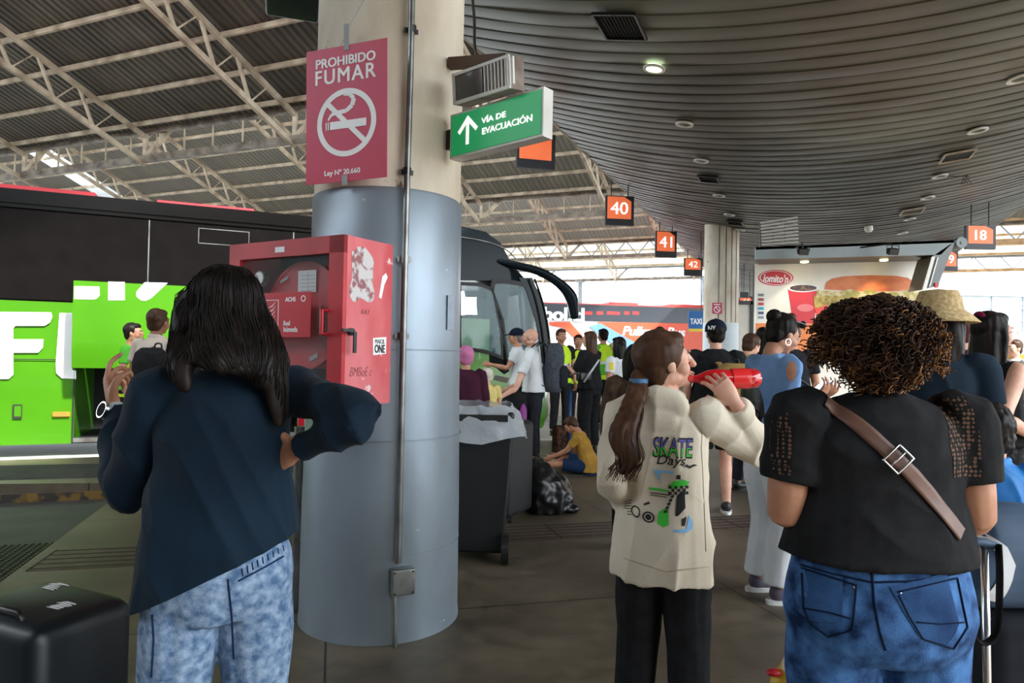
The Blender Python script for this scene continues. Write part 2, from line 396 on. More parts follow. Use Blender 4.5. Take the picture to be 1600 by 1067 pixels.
def roof_side(a0, a1, steel, side, offs):
    for k, D1 in enumerate(DK):
        if side > 0 and k < 5: continue
        D0 = D1 - 10.5; z1 = HT + .02; z0 = z1 + PIT * 10.5
        # sheet with skylight slots left open as translucent strips
        mb = MB(); step = []
        sk = {3: [(-29.4, -28.0)]}.get(k - 2, []) if side < 0 else []
        cuts = [a0]
        for s0, s1 in sk: cuts += [s0, s1]
        cuts.append(a1)
        for i in range(0, len(cuts), 2):
            p = [st(D0, cuts[i], z0), st(D0, cuts[i + 1], z0), st(D1, cuts[i + 1], z1), st(D1, cuts[i], z1)]
            mb.prism(p, (0, 0, .05))
        sheet = structure(mb, 'ceiling', {5: m_sheetA, 6: m_sheetB, 7: m_sheetC}.get(k, m_sheet))
        for (s0, s1) in sk:
            f = MB(); f.prism([st(D0, s0, z0), st(D0, s1, z0), st(D1, s1, z1), st(D1, s0, z1)], (0, 0, .01))
            so = f.build('skylight_panel', mat('skylight', (.9, .95, 1), .4, trans=.9), sheet)
        n = 11
        for i in range(n):
            D = D0 + .35 + i * .98
            if D > D1 - .1: break
            z = z1 + PIT * (D1 - D) - .06
            f = MB(); bar(f, st(D, a0, z), st(D, a1, z), .07, .11); f.build('purlin', steel, sheet)
        if k < 3: continue
        # gutter beam
        k -= 2; nm = ['', 'behind the camera side', 'first', 'second', 'third', 'last'][k]
        where = 'over the bus bays' if side < 0 else 'on the far right of the concourse'
        t = thing('gutter_beam', st(D1, (a0 + a1) / 2, HB), '%s lattice gutter beam %s counted from the near end' % (nm, where), 'beam', group=None)
        f = MB(); bar(f, st(D1, a0, HT), st(D1, a1, HT), .16, .14); f.build('top_chord', m_beam if k < 5 else m_grey, t)
        f = MB(); bar(f, st(D1 - .05, a0, HB + .06), st(D1 - .05, a1, HB + .06), .18, .17); f.build('bottom_chord', m_beam if side < 0 else steel, t)
        a = a0
        lat = MB(); i = 0
        while a < a1 - .6:
            if k < 4:
                bar(lat, st(D1, a, HB + .1), st(D1, a, HT), .035)
            else:
                bar(lat, st(D1, a, HB + .1), st(D1, a + .6, HT), .05); bar(lat, st(D1, a + .6, HT), st(D1, a + 1.2, HB + .1), .05)
            a += 1.0 if k < 4 else 1.2
        lat.build('lattice', steel if k < 4 else m_grey, t)
        # trusses descending with the sheet
        if k < 2: continue
        for j, ao in enumerate(offs):
            if not (a0 <= ao <= a1): continue
            lab = 'slanted truss'
            t = thing('roof_truss', st(D1, ao, HB), lab, 'truss')
            dz = HT - HB
            top = lambda D: st(D, ao, z1 + PIT * (D1 - D) - .16)
            bot = lambda D: st(D, ao, z1 + PIT * (D1 - D) - .16 - dz + .08)
            f = MB(); bar(f, top(D0 + .3), top(D1), .1, .12); f.build('top_chord', steel, t)
            f = MB(); bar(f, bot(D0 + .3), bot(D1), .1, .12); f.build('bottom_chord', steel, t)
            D = D0 + .6; fl = 0; f = MB()
            while D < D1 - 1.0:
                bar(f, top(D), bot(D + .42), .075, .05); bar(f, bot(D + .42), top(D + .96), .03)
                D += 1.0
            f.build('web', m_steel, t)
            f = MB(); bar(f, st(D1, ao, HB + .1), st(D1 + .1, ao + .75, HT), .12); bar(f, st(D1, ao, HB + .1), st(D1, ao - .0, HT), .1); f.build('brace', steel, t)
            TR.append((t, k, ao, side))
TR = []
roof_side(-52, -3.3, m_steel, -1, [-11.35 + 5.09 * i for i in range(-8, 2)])
roof_side(4.6, 46, m_steelw, 1, [6.5 + 5.09 * i for i in range(0, 8)])
for t, k, ao, sd_ in TR:
    row = {2: 'nearest roof row', 3: 'second roof row', 4: 'third roof row', 5: 'farthest roof row'}[k]
    if sd_ < 0:
        i = int(round((ao + 11.35) / 5.09))
        pos = {1: 'nearest the curved ceiling edge', 0: 'second from the curved ceiling', -1: 'third from the curved ceiling', -2: 'fourth from the curved ceiling'}.get(i)
        if pos and k < 5: t['label'] = 'slanted pale steel truss of the %s, %s' % (row, pos)
        else: t['label'] = 'slanted pale steel truss far out in the %s over the bays' % row; t['group'] = 'outer trusses, %s' % row
    else:
        t['label'] = 'slanted roof truss coloured for warm light on the far right, %s' % row; t['group'] = 'right side trusses, %s' % row
# posts that hold the last beams
for (px, lab) in ((905, 'slim grey steel roof post beyond the coach mirror'), (1098, 'slim grey steel roof post beside the far round column')):
    X = px - 800; t_ = DK[7] / (.389 * X + 983); p = V((X * t_, 1067 * t_, -.15))
    mb = MB(); mb.box(p + V((0, 0, 3.3)), (.28, .28, 6.6)); mb.box(p + V((0, 0, .1)), (.5, .5, .2)); mb.box(p + V((0, 0, 6.55)), (.6, .4, .12))
    solid(mb, 'roof_post', m_grey, lab, 'post')

# ---- curved suspended ceiling of overlapping slats
AC, AW = .6, 4.42
def hz(a): return CAMZ + 3.07 + .78 * ((a - AC) / AW) ** 2
m_slat = mat('slat_ceiling', srgb(120, 118, 108), .5, col2=srgb(92, 88, 78), scale=.5, stretch=(1, 1, 1), bump=.02)
def slat_dirt(m):
    t = m.node_tree; b = t.nodes['Principled BSDF']; tc = t.nodes.new('ShaderNodeTexCoord')
    n = t.nodes.new('ShaderNodeTexNoise'); n.inputs['Scale'].default_value = .35; n.inputs['Detail'].default_value = 5
    t.links.new(tc.outputs['Object'], n.inputs['Vector'])
    mr = t.nodes.new('ShaderNodeMapRange'); mr.inputs['From Min'].default_value = .35; mr.inputs['From Max'].default_value = .6; mr.inputs['To Min'].default_value = .55
    t.links.new(n.outputs['Fac'], mr.inputs['Value'])
    mx = t.nodes.new('ShaderNodeMix'); mx.data_type = 'RGBA'; mx.blend_type = 'MULTIPLY'; mx.inputs['Factor'].default_value = 1
    src = b.inputs['Base Color'].links[0].from_socket
    t.links.new(src, mx.inputs['A']); t.links.new(mr.outputs[0], mx.inputs['B']); t.links.new(mx.outputs['Result'], b.inputs['Base Color'])
slat_dirt(m_slat)
mb = MB(); NA = 36
D = -29.9; sw = .30
while D < 50:
    z_lip = .03
    rows = []
    wob = lambda a, D=D: .012 * nz((a * .9, D * 3, 0))
    prof = [(0.0, .03), (0.0, 0.0), (.02, -.003), (.16, -.001), (.28, .008), (.30, .03)]
    k = len(mb.v)
    for (dd_, dz) in prof:
        for i in range(NA + 1):
            a = AC - AW + 2 * AW * i / NA
            mb.v.append(st(D + dd_, a, hz(a) + dz + wob(a)))
    for j in range(len(prof) - 1):
        for i in range(NA):
            mb.f.append((k + j * (NA + 1) + i, k + j * (NA + 1) + i + 1, k + (j + 1) * (NA + 1) + i + 1, k + (j + 1) * (NA + 1) + i)); mb.m.append(0)
    D += sw
canopy = structure(mb, 'ceiling_canopy', m_slat, smooth='auto')
# closed deck over the slats and its edge trims
mb = MB()
secs = [AC - AW + 2 * AW * i / 8 for i in range(9)]
for i in range(8):
    mb.prism([st(-29.9, secs[i], hz(secs[i]) + .1), st(-29.9, secs[i + 1], hz(secs[i + 1]) + .1), st(50, secs[i + 1], hz(secs[i + 1]) + .1), st(50, secs[i], hz(secs[i]) + .1)], (0, 0, .06))
structure(mb, 'ceiling_deck', m_dark)
for n_, a in ((1, AC - AW), (2, AC + AW)):
    mb = MB(); bar(mb, st(-29.9, a, hz(a) + .06), st(50, a, hz(a) + .06), .05, .14); structure(mb, 'trim_%d' % n_, m_steel)
def ceil_hit(px, py):
    d = ray(px, py)
    lo, hi = 1.0, 60.0
    t_ = 1.0
    while t_ < 80:
        p = CAM + d * t_
        a = p.dot(W)
        if p.z > hz(a): break
        t_ += .02
    return p
def frame_c(a):    # tangent across, along, normal (down) on the curved ceiling
    sl = 2 * .78 * (a - AC) / AW ** 2
    X = (W + V((0, 0, sl))).normalized(); Y = U.copy(); return X, Y, X.cross(Y) * -1
m_white = mat('white_trim', srgb(226, 224, 216), .4)
m_lampg = mat('downlight_glass', (.5, .56, .4), .2, emit=(.75, 1, .6), estr=.9)
m_lampd = mat('downlight_unlit', (.22, .22, .2), .2, .5)
DL = [(1023, 102, 'lit greenish'), (1070, 190, ''), (1096, 248, ''), (1124, 303, ''), (1140, 333, ''), (1157, 357, ''),
      (1592, 118, ''), (1527, 200, ''), (1468, 272, ''), (1449, 306, ''), (1421, 340, ''), (1410, 362, '')]
labs = ['round recessed downlight with a lit greenish lamp, nearest of the left row', 'second round downlight of the left row, white rim, unlit', 'third round downlight of the left row, just above a small vent',
        'fourth round downlight of the left row, past the small vent', 'fifth tiny round downlight of the left row', 'farthest tiny round downlight of the left row',
        'round downlight cut by the right edge of the view', 'round downlight before the right row vent', 'round downlight just past the first right row vent with a dangling wire',
        'downlight of the right row before the second vent', 'downlight of the right row beyond the second vent', 'farthest downlight of the right row']
for i, (px, py, s_) in enumerate(DL):
    p = ceil_hit(px, py); X, Y, N = frame_c(p.dot(W)); p += N * .03
    t = thing('downlight', p, labs[i], 'ceiling light')
    f = MB(); f.ring(p, X * .125, Y * .125, N * .02, .72, 28); f.build('rim', m_white, t, 'auto')
    f = MB(); f.disc(p - N * .015, X * .1, Y * .1, N * .012, 24); f.build('lens', m_lampg if s_ else m_lampd, t)
VT = [(970, 35, .42, .55, 'large black louvred ceiling vent nearest the camera'), (1108, 276, .34, .42, 'small black ceiling vent in the left row of downlights'),
      (1149, 345, .34, .42, 'far tiny black ceiling vent of the left row'), (1495, 240, .4, .5, 'black ceiling vent with pale frame in the right row'), (1425, 327, .4, .5, 'second black ceiling vent of the right row, farther back')]
for px, py, wx, wy, lab in VT:
    p = ceil_hit(px, py); X, Y, N = frame_c(p.dot(W)); p += N * .035
    t = thing('ceiling_vent', p, lab, 'vent')
    f = MB()
    for sx in (-1, 1): f.fbox(p + X * (sx * wx / 2 - .012) - Y * wy / 2, X * .024, Y * wy, N * .025)
    for sy in (-1, 1): f.fbox(p + Y * (sy * wy / 2 - .012) - X * wx / 2, X * wx, Y * .024, N * .025)
    f.build('frame', m_steel if px > 1400 else m_dark, t)
    f = MB(); f.fbox(p - X * wx / 2 - Y * wy / 2 - N * .01, X * wx, Y * wy, N * .008); f.build('backing', m_black, t)
    f = MB()
    for i in range(12): f.fbox(p - Y * wy / 2 + X * (-wx / 2 + (i + .5) * wx / 12), X * .008 + N * .012, Y * wy, X * .002)
    f.build('louvres', m_dark, t)
p = ceil_hit(1357, 352); X, Y, N = frame_c(p.dot(W)); p += N * .03
mb = MB(); mb.loft([(p, X * .09, Y * .09), (p + N * .08, X * .09, Y * .09), (p + N * .13, X * .05, Y * .05)], 20)
solid(mb, 'smoke_detector', m_white, 'small white smoke detector under the curved ceiling above the food kiosk', 'smoke detector', smooth='auto')
p = ceil_hit(1512, 262) - V((0, 0, .12)); mb = MB()
for i in range(6):
    q = p + V((random.uniform(-.02, .02), 0, 0)); mb.tube([q, q + V((random.uniform(-.08, .08), .02, -.06)), q + V((random.uniform(-.12, .1), 0, -.16))], .004, 5)
mb.tube([ceil_hit(1480, 271) - V((0, 0, .05)), p + V((0, 0, -.02))], .006, 5)
solid(mb, 'loose_wire', m_black, 'loose wires dangling from the ceiling beside a right row downlight', 'wire')
# ================================================================== PILLARS
m_conc = mat('pillar_concrete', srgb(228, 218, 200), .7, col2=srgb(180, 164, 142), scale=2.2, bump=.3, bscale=25, stretch=(1, 1, .5), lo=.35, hi=.7)
m_clad = mat('pillar_sheet_metal', srgb(148, 160, 172), .42, .45, col2=srgb(118, 126, 132), scale=1.4, stretch=(1, 1, .6), bump=.12, bscale=9, lo=.4, hi=.7)
def scuff(m, col, th, sc, stretch):
    t = m.node_tree; b = t.nodes['Principled BSDF']; tc = t.nodes.new('ShaderNodeTexCoord'); mp = t.nodes.new('ShaderNodeMapping'); mp.inputs['Scale'].default_value = stretch
    n = t.nodes.new('ShaderNodeTexNoise'); n.inputs['Scale'].default_value = sc; n.inputs['Detail'].default_value = 8; n.inputs['Roughness'].default_value = .65
    t.links.new(tc.outputs['Object'], mp.inputs[0]); t.links.new(mp.outputs[0], n.inputs['Vector'])
    mr = t.nodes.new('ShaderNodeMapRange'); mr.inputs['From Min'].default_value = th; mr.inputs['From Max'].default_value = th + .03
    t.links.new(n.outputs['Fac'], mr.inputs['Value'])
    mx = t.nodes.new('ShaderNodeMix'); mx.data_type = 'RGBA'; mx.inputs['B'].default_value = (*col, 1)
    src = b.inputs['Base Color'].links[0].from_socket
    t.links.new(src, mx.inputs['A']); t.links.new(mr.outputs[0], mx.inputs['Factor']); t.links.new(mx.outputs['Result'], b.inputs['Base Color'])
scuff(m_clad, srgb(205, 208, 206), .68, 4, (1, 1, 2.5)); scuff(m_clad, srgb(60, 56, 50), .72, 7, (1.5, 1, 1))
scuff(m_conc, srgb(120, 108, 92), .66, 5, (1, 1, .6))
PC = at(603, 500, 3.73); PC.z = 0
def pz(py, Y): return at(600, py, Y).z
zc = at(600, 290, 3.33).z
t = thing('round_pillar', PC, 'round concrete pillar with grey sheet metal jacket, in the centre foreground', 'pillar')
mb = MB(); X, Y = V((1, 0, 0)), V((0, 1, 0))
mb.loft([(PC + V((0, 0, zc - .05)), X * .392, Y * .392), (PC + V((0, 0, 5.2)), X * .392, Y * .392)], 64); mb.build('shaft', m_conc, t, 'auto')
mb = MB(); mb.loft([(PC + V((0, 0, z)), X * r, Y * r) for z, r in ((0.0, .425), (.06, .42), (.6, .418), (1.2, .408), (1.8, .402), (zc - .012, .4), (zc, .394))], 64); mb.build('metal_jacket', m_clad, t, 'auto')
mb = MB(); sa = math.atan2(-1, .52)
for z in (.42, .98, 1.43): mb.ring(PC + V((0, 0, z)), X * .4215, Y * .4215, V((0, 0, .004)), .99, 64)
mb.build('jacket_seam', m_clad, t)
def cyl(px, py, r, extra=0.0):      # point where a view ray meets the pillar skin
    d = ray(px, py); d2 = V((d.x, d.y)); c = V((PC.x, PC.y)); rr = r + extra
    A = d2.dot(d2); B = -2 * d2.dot(c); C = c.dot(c) - rr * rr; q = B * B - 4 * A * C
    if q < 0: q = 0
    return CAM + d * ((-B - math.sqrt(q)) / (2 * A))
# far column
FC = at(1126, 500, 17.5); FC.z = 0
t = thing('round_pillar', FC, 'round concrete pillar far down the platform behind the man in the cap', 'pillar')
mb = MB(); mb.loft([(FC + V((0, 0, 2.3)), X * .43, Y * .43), (FC + V((0, 0, 5.2)), X * .43, Y * .43)], 40); mb.build('shaft', m_conc, t, 'auto')
mb = MB(); mb.loft([(FC, X * .44, Y * .44), (FC + V((0, 0, 2.3)), X * .44, Y * .44)], 40); mb.build('metal_jacket', flat('pale_jacket', srgb(205, 214, 218), .5), t, 'auto')
mb = MB()
for a in (-2.0, -1.6, -1.25, -.9): 
    q = FC + V((math.cos(a), math.sin(a), 0)) * .432; mb.fbox(q + V((-.006, -.006, 2.3)), (.012, 0, 0), (0, .012, 0), (0, 0, 2.6))
mb.build('cast_joint', m_dark, t)
# conduit on the near pillar
m_pipe = mat('galvanised_pipe', srgb(150, 152, 150), .35, .7, col2=srgb(110, 108, 104), scale=6)
t = thing('conduit', cyl(622, 1000, .43), 'grey metal conduit running down the front pillar into a junction box', 'conduit')
mb = MB(); pts = [cyl(px, py, .41, .022) for px, py in ((645, -60), (641, 120), (636, 280))] ; pts += [cyl(px, py, .425, .022) for px, py in ((633, 400), (628, 620), (622, 880))]
mb.tube(pts, .016, 12); mb.build('pipe', m_pipe, t, 'auto')
mb = MB(); mb.tube([cyl(616, 930, .44, .012), cyl(617, 1012, .44, .012)], .012, 10); mb.build('lower_pipe', m_pipe, t, 'auto')
def skinframe(p):
    n = V((p.x - PC.x, p.y - PC.y, 0)).normalized(); return V((-n.y, n.x, 0)), V((0, 0, 1)), n
p = cyl(629, 908, .425, .025); x_, y_, n_ = skinframe(p); rot = Matrix((x_, y_, n_)).transposed()
mb = MB(); mb.box(p, (.115, .125, .05), rot, bev=.008); jb = mb.build('junction_box', m_pipe, t, 'auto')
mb = MB()
for sx in (-1, 1):
    for sy in (-1, 1): mb.disc(p + x_ * .045 * sx + y_ * .05 * sy + n_ * .0245, x_ * .005, y_ * .005, n_ * .003, 10)
mb.build('screw', m_dark, jb)
for (px, py) in ((644, 46), (636, 268), (633, 405), (629, 525)):
    p = cyl(px, py, .405 if py < 290 else .418, .022); x_, y_, n_ = skinframe(p); mb = MB()
    mb.tube([p - y_ * .018, p + y_ * .018], .021, 12); mb.fbox(p - x_ * .035 - y_ * .012 - n_ * .02, x_ * .07, y_ * .024, n_ * .006); mb.build('pipe_clamp', m_dark if py < 290 else m_pipe, t)
# sheet taped to the pillar edge
mb = MB(); p = cyl(702, 480, .405, .003); x_, y_, n_ = skinframe(p)
for i in range(4): mb.fbox(cyl(699, 488, .405, .004) - x_ * .0 + y_ * (-.09 + i * .0), x_ * .06, y_ * .18, n_ * .002)
solid(mb, 'taped_notice', flat('pale_paper', srgb(205, 214, 226), .6), 'pale peeling paper notice taped to the right edge of the pillar', 'notice')
# grey post left of the pillar
mb = MB(); p = gnd(462, 955); mb.tube([p, p + V((0, 0, 1.0))], .03, 14)
solid(mb, 'steel_post', m_pipe, 'grey steel post standing behind the woman, just left of the pillar', 'post', smooth='auto')

# ================================================================== NO SMOKING BOARD
def quadframe(tl, tr, br, bl):
    c = (tl + tr + br + bl) / 4; Xv = (tr + br - tl - bl) / 2; Yv = (tl + tr - bl - br) / 2
    w_, h_ = Xv.length, Yv.length; Xn = Xv.normalized(); Yn = (Yv - Xn * Yv.dot(Xn)).normalized(); return c, Xn, Yn, Xn.cross(Yn), w_, h_
m_pink = flat('crimson_board', srgb(196, 52, 86), .45); m_ink = flat('white_print', srgb(244, 244, 244), .5)
m_lit = flat('lit_print', srgb(244, 244, 244), .5, emit=(1, .96, .94), estr=.13)
m_tape = flat('grey_tape', srgb(150, 150, 150), .5)
c, X1, Y1, N1, w1, h1 = quadframe(at(480, 82, 3.39), at(606, 58, 3.235), at(603, 277, 3.235), at(477, 289, 3.39))
t = thing('no_smoking_sign', c - Y1 * h1 / 2, 'crimson no smoking board taped high on the front pillar', 'sign')
mb = MB(); mb.fbox(c - X1 * w1 / 2 - Y1 * h1 / 2 - N1 * .004, X1 * w1, Y1 * h1, N1 * .004); board = mb.build('board', m_pink, t)
mb = MB(); q = lambda u, v: c + X1 * (u * w1) + Y1 * (v * h1) + N1 * .001
put_text(mb, 'PROHIBIDO', q(-.005, .39), X1, Y1, w1 * .74, h1 * .07, bold=.02)
mb.build('lettering', m_ink, board); mb = MB(); put_text(mb, 'FUMAR', q(-.005, .285), X1, Y1, w1 * .75, h1 * .11, bold=.012, spacing=1.15)
mb.build('lettering', m_ink, board); mb = MB(); put_text(mb, 'Ley Nº 20.660', q(-.04, -.435), X1, Y1, w1 * .44, h1 * .05, bold=.005)
mb.build('lettering', m_ink, board)
mb = MB(); cc = q(.01, -.07); rr = w1 * .365
mb.ring(cc, X1 * rr, Y1 * rr, N1 * .002, .84, 48)
dg = (X1 * .72 - Y1 * .69).normalized(); dn_ = N1.cross(dg)
mb.fbox(cc - dg * rr * .9 - dn_ * rr * .075, dg * rr * 1.8, dn_ * rr * .15, N1 * .0021)
cx = lambda u, v: cc + X1 * (u * rr) + Y1 * (v * rr)
mb.fbox(cx(-.55, -.17), X1 * rr * 1.22, Y1 * rr * .23, N1 * .0023)
mb.fbox(cx(-.63, -.17), X1 * rr * .03, Y1 * rr * .23, N1 * .0023); mb.fbox(cx(-.7, -.17), X1 * rr * .03, Y1 * rr * .23, N1 * .0023)
sm = [(-.62, .12), (-.5, .28), (-.3, .32), (0, .34), (.2, .48), (.26, .68), (.1, .82), (-.1, .8)]
wd = [.02, .05, .06, .06, .07, .07, .05, .01]
for i in range(len(sm) - 1):
    a, b = cx(*sm[i]), cx(*sm[i + 1]); d = (b - a).normalized(); n = N1.cross(d)
    mb.prism([a - n * wd[i] * rr, b - n * wd[i + 1] * rr, b + n * wd[i + 1] * rr, a + n * wd[i] * rr], N1 * .0022)
mb.build('no_smoking_symbol', m_ink, board)
mb = MB(); mb.fbox(q(-.02, .46) + N1 * .002, X1 * .03, Y1 * .13, N1 * .001); mb.build('tape', m_tape, t); mb = MB(); mb.fbox(q(-.04, -.53) + N1 * .002, X1 * .032, Y1 * .05, N1 * .001); mb.build('tape', m_tape, t); mb = MB()
mb.tube([q(-.05, .5) + N1 * .004, q(.05, .64) + N1 * .0, q(.3, .92) - N1 * .02], .0025, 6)
mb.build('tie_wire', m_tape, t)

# ================================================================== FIRE HOSE CABINET
K0 = at(537, 367, 2.9); K1 = at(537, 635, 2.9); kh = (K0 - K1).length; K0 = V((K1.x, K1.y, K0.z)); 
fd = V((-math.cos(R(30)), math.sin(R(30)), 0)); sdv = V((math.sin(R(30)), math.cos(R(30)), 0))
KW, KD = .735, .295; UP = V((0, 0, 1))
m_red = mat('cabinet_red', srgb(196, 36, 48), .4, col2=srgb(166, 30, 42), scale=3)
m_redf = mat('cabinet_red_faded', srgb(222, 120, 124), .5, col2=srgb(196, 58, 66), scale=2.2, stretch=(1, 1, .5), lo=.42, hi=.6, amt=.9)
scuff(m_redf, srgb(232, 206, 204), .64, 6, (1, 1, 1))
base = K1.copy()
t = thing('fire_hose_cabinet', base, 'red fire hose cabinet with glazed door mounted on the left of the pillar', 'cabinet')
O = K1
mb = MB()   # body: back, left, top, bottom
mb.fbox(O + sdv * (KD - .012), fd * KW, sdv * .012, UP * kh); mb.fbox(O + fd * (KW - .012), fd * .012, sdv * KD, UP * kh)
mb.fbox(O, fd * KW, sdv * KD, UP * .012); mb.fbox(O + UP * (kh - .012), fd * KW, sdv * KD, UP * .012)
mb.build('body', m_red, t)
mb = MB(); mb.fbox(O - fd * .001, fd * .012, sdv * KD, UP * kh); side = mb.build('side_panel', m_redf, t); side['label'] = 'sun faded pink side with torn sticker remains'
fr = -sdv * .02
mb = MB(); bt = .075
mb.fbox(O + fr, fd * (bt + .01), sdv * .02, UP * kh); mb.fbox(O + fr + fd * (KW - bt), fd * bt, sdv * .02, UP * kh)
mb.fbox(O + fr + UP * (kh - bt), fd * KW, sdv * .02, UP * bt); mb.fbox(O + fr, fd * KW, sdv * .02, UP * bt)
door = mb.build('door', m_red, t)
mb = MB(); mb.fbox(O + fr * .4 + fd * bt + UP * bt, fd * (KW - 2 * bt), sdv * .003, UP * (kh - 2 * bt))
gl = mb.build('glass', mat('cabinet_glass', (.8, .85, .86), .05, alpha=.05), door)
mb = MB(); mb.fbox(O + sdv * (KD - .02), fd * KW, sdv * .005, UP * kh); mb.build('lining', m_dark, t)
rc = O + fd * (KW * .44) + UP * (kh * .54) + sdv * .12
mb = MB(); mb.disc(rc - sdv * .05, fd * .245, UP * .245, sdv * .012, 48); mb.disc(rc + sdv * .07, fd * .245, UP * .245, sdv * .012, 48); mb.ring(rc - sdv * .054, fd * .248, UP * .248, sdv * .02, .95, 48)
reel = mb.build('hose_reel', m_red, t)
mb = MB(); mb.disc(rc - sdv * .036, fd * .19, UP * .19, sdv * .1, 32); mb.build('hose', m_dark, reel)
mb = MB(); gp = O + fd * (KW * .78) + UP * (kh * .78) + sdv * .02
mb.disc(gp, fd * .035, UP * .035, sdv * .03, 24); g_ = mb.build('pressure_gauge', m_pipe, t)
mb = MB(); mb.disc(gp - sdv * .002, fd * .028, UP * .028, sdv * .002, 24); mb.build('dial', m_ink, g_)
mb = MB(); mb.fbox(gp - sdv * .004, (fd + UP).normalized() * .024, (fd - UP).normalized() * .003, sdv * .002); mb.build('needle', m_dark, g_)
# red hydrant notice on the glass
nx = -fd; no = O + fr - sdv * .002
def kp(u, v, o=0.0): return O + fr + fd * u + UP * v - sdv * o
mb = MB(); mb.fbox(kp(.60, kh * .40, .006), nx * .42, UP * .2, -sdv * .002); notice = mb.build('notice', flat('notice_red', srgb(200, 30, 48), .4), door)
mb = MB()
def kt(txt, u, v, w_, h_, bold=.02): put_text(mb, txt, kp(u, v, .0085), nx, UP, w_, h_, bold=bold, depth=.0008)
kt('ACHS', .305, kh * .40 + .168, .065, .02, .03); kt('Red', .325, kh * .40 + .062, .04, .022); kt('húmeda', .30, kh * .40 + .035, .088, .024)
mb.build('lettering', m_ink, notice); mb = MB(); mb.ring(kp(.225, kh * .40 + .17, .0085), nx * .014, UP * .014, -sdv * .001, .7, 20)
for (a, b, c_, d_) in ((.59, .03, .21, .003), (.59, .165, .21, .003), (.59, .03, .003, .135), (.383, .03, .003, .138)): mb.fbox(kp(a, kh * .40 + b, .008), nx * c_, UP * d_, -sdv * .001)
for i in range(7): mb.fbox(kp(.575, kh * .40 + .055 + i * .012, .008), nx * .09, UP * .007, -sdv * .001)
for i in range(5):
    v0 = kh * .40 + .05 + i * .02; u0 = .45
    mb.prism([kp(u0, v0, .008), kp(u0 - .03, v0 + .008, .008), kp(u0 - .05, v0 + .03, .008), kp(u0 - .03, v0 + .014, .008)], -sdv * .001)
mb.build('hose_pictogram', m_ink, notice)
mb = MB(); mb.fbox(rc - sdv * .058 - fd * .08, fd * .11, UP * .0, -sdv * .001); mb = MB(); mb.fbox(rc - sdv * .058 - fd * .08 + UP * .105, fd * .115, UP * .1, -sdv * .001); card = mb.build('inspection_card', flat('card', srgb(222, 226, 228), .6), reel)
mb = MB()
for i in range(5): mb.fbox(rc - sdv * .0592 - fd * .075 + UP * (.112 + i * .017), fd * .09, UP * .0012, -sdv * .0004)
mb.fbox(rc - sdv * .0592 - fd * .03 + UP * .104, fd * .0012, UP * .09, -sdv * .0004); mb.build('printed_lines', m_dark, card)
mb = MB(); mb.fbox(rc - sdv * .06 - fd * .2 + UP * .0, (fd + UP * 1.8).normalized() * .07, (UP - fd * 1.8).normalized() * .016, -sdv * .001); mb.fbox(rc - sdv * .06 + fd * .1 + UP * .17, fd * .05 - UP * .02, UP * .014, -sdv * .001)
mb.fbox(rc - sdv * .06 - fd * .1 - UP * .19, fd * .05 - UP * .02, UP * .02, -sdv * .001)
mb.build('sticker_scrap', m_tape, reel)
mb = MB(); mb.fbox(O + sdv * .1 + fd * .085 + UP * .09, fd * .075, sdv * .003, UP * .085); mb.build('paper_tag', flat('blue_paper', srgb(170, 200, 220), .6), t)
mb = MB(); hp = O + fr + fd * .085 + UP * (kh * .42)
mb.tube([hp, hp - sdv * .035, hp - sdv * .035 + UP * .1, hp + UP * .1], .009, 8); mb.build('handle', m_red, door)
mb = MB(); hp = O + fr * .5 - fd * .004 + UP * (kh * .435); mb.disc(hp + sdv * .03, sdv * .016, UP * .016, -fd * .02, 14); mb.fbox(hp - fd * .03 + sdv * .02 - UP * .09, -fd * .006, sdv * .018, UP * .09); mb.fbox(hp - fd * .012 - sdv * .03, -fd * .01, sdv * .07, UP * .012); mb.build('latch', m_dark, t)
mb = MB(); mb.fbox(kp(.42, kh - .055, .001), nx * .06, UP * .025, -sdv * .001); mb.build('maker_plate', m_ink, door)
# stickers on the faded side
sp = lambda u, v, o=0: O - fd * (.0015 + o) + sdv * u + UP * v
mb = MB(); random.seed(4)
pts = []
for i in range(26):
    a = 2 * math.pi * i / 26; r_ = 1 + random.uniform(-.16, .1)
    pts.append(sp(.095 + .075 * r_ * max(-1, min(1, 1.25 * math.cos(a))), kh * .78 + .115 * r_ * max(-1, min(1, 1.25 * math.sin(a)))))
mb.prism(pts, -fd * .0006); mb.build('torn_poster', mat('torn_paper', srgb(206, 200, 200), .7, col2=srgb(150, 96, 100), scale=22, lo=.5, hi=.6), side)
mb = MB(); mb.prism([sp(.205, kh * .66), sp(.222, kh * .65), sp(.24, kh * .74), sp(.262, kh * .79), sp(.25, kh * .815), sp(.225, kh * .79)], -fd * .0006); mb.build('tape_scrap', m_ink, side)
mb = MB(); mb.prism([sp(.175, kh * .30), sp(.262, kh * .31), sp(.262, kh * .415), sp(.172, kh * .405)], -fd * .0008); stk = mb.build('round_name_sticker', m_ink, side)
mb = MB(); put_text(mb, 'MAICIL', sp(.218, kh * .385, .0012), sdv, UP, .066, .02, .01, depth=.0006); mb.build('lettering', m_dark, stk); mb = MB(); put_text(mb, 'ONE', sp(.218, kh * .34, .0012), sdv, UP, .07, .038, .04, depth=.0006); mb.build('lettering', m_dark, stk)
mb = MB(); mb.v = []; put_text(mb, 'BMBoE c', sp(.1, kh * .20, .0006), sdv, UP, .14, .04, -.02, .3, depth=.0005)
mb.build('scrawl', flat('pencil', srgb(130, 70, 74), .7), side); mb = MB(); put_text(mb, 'RAT', sp(.12, kh * .56, .0006), sdv, UP, .06, .02, -.01, .3, depth=.0005)
mb.build('scrawl', flat('pencil', srgb(130, 70, 74), .7), side)

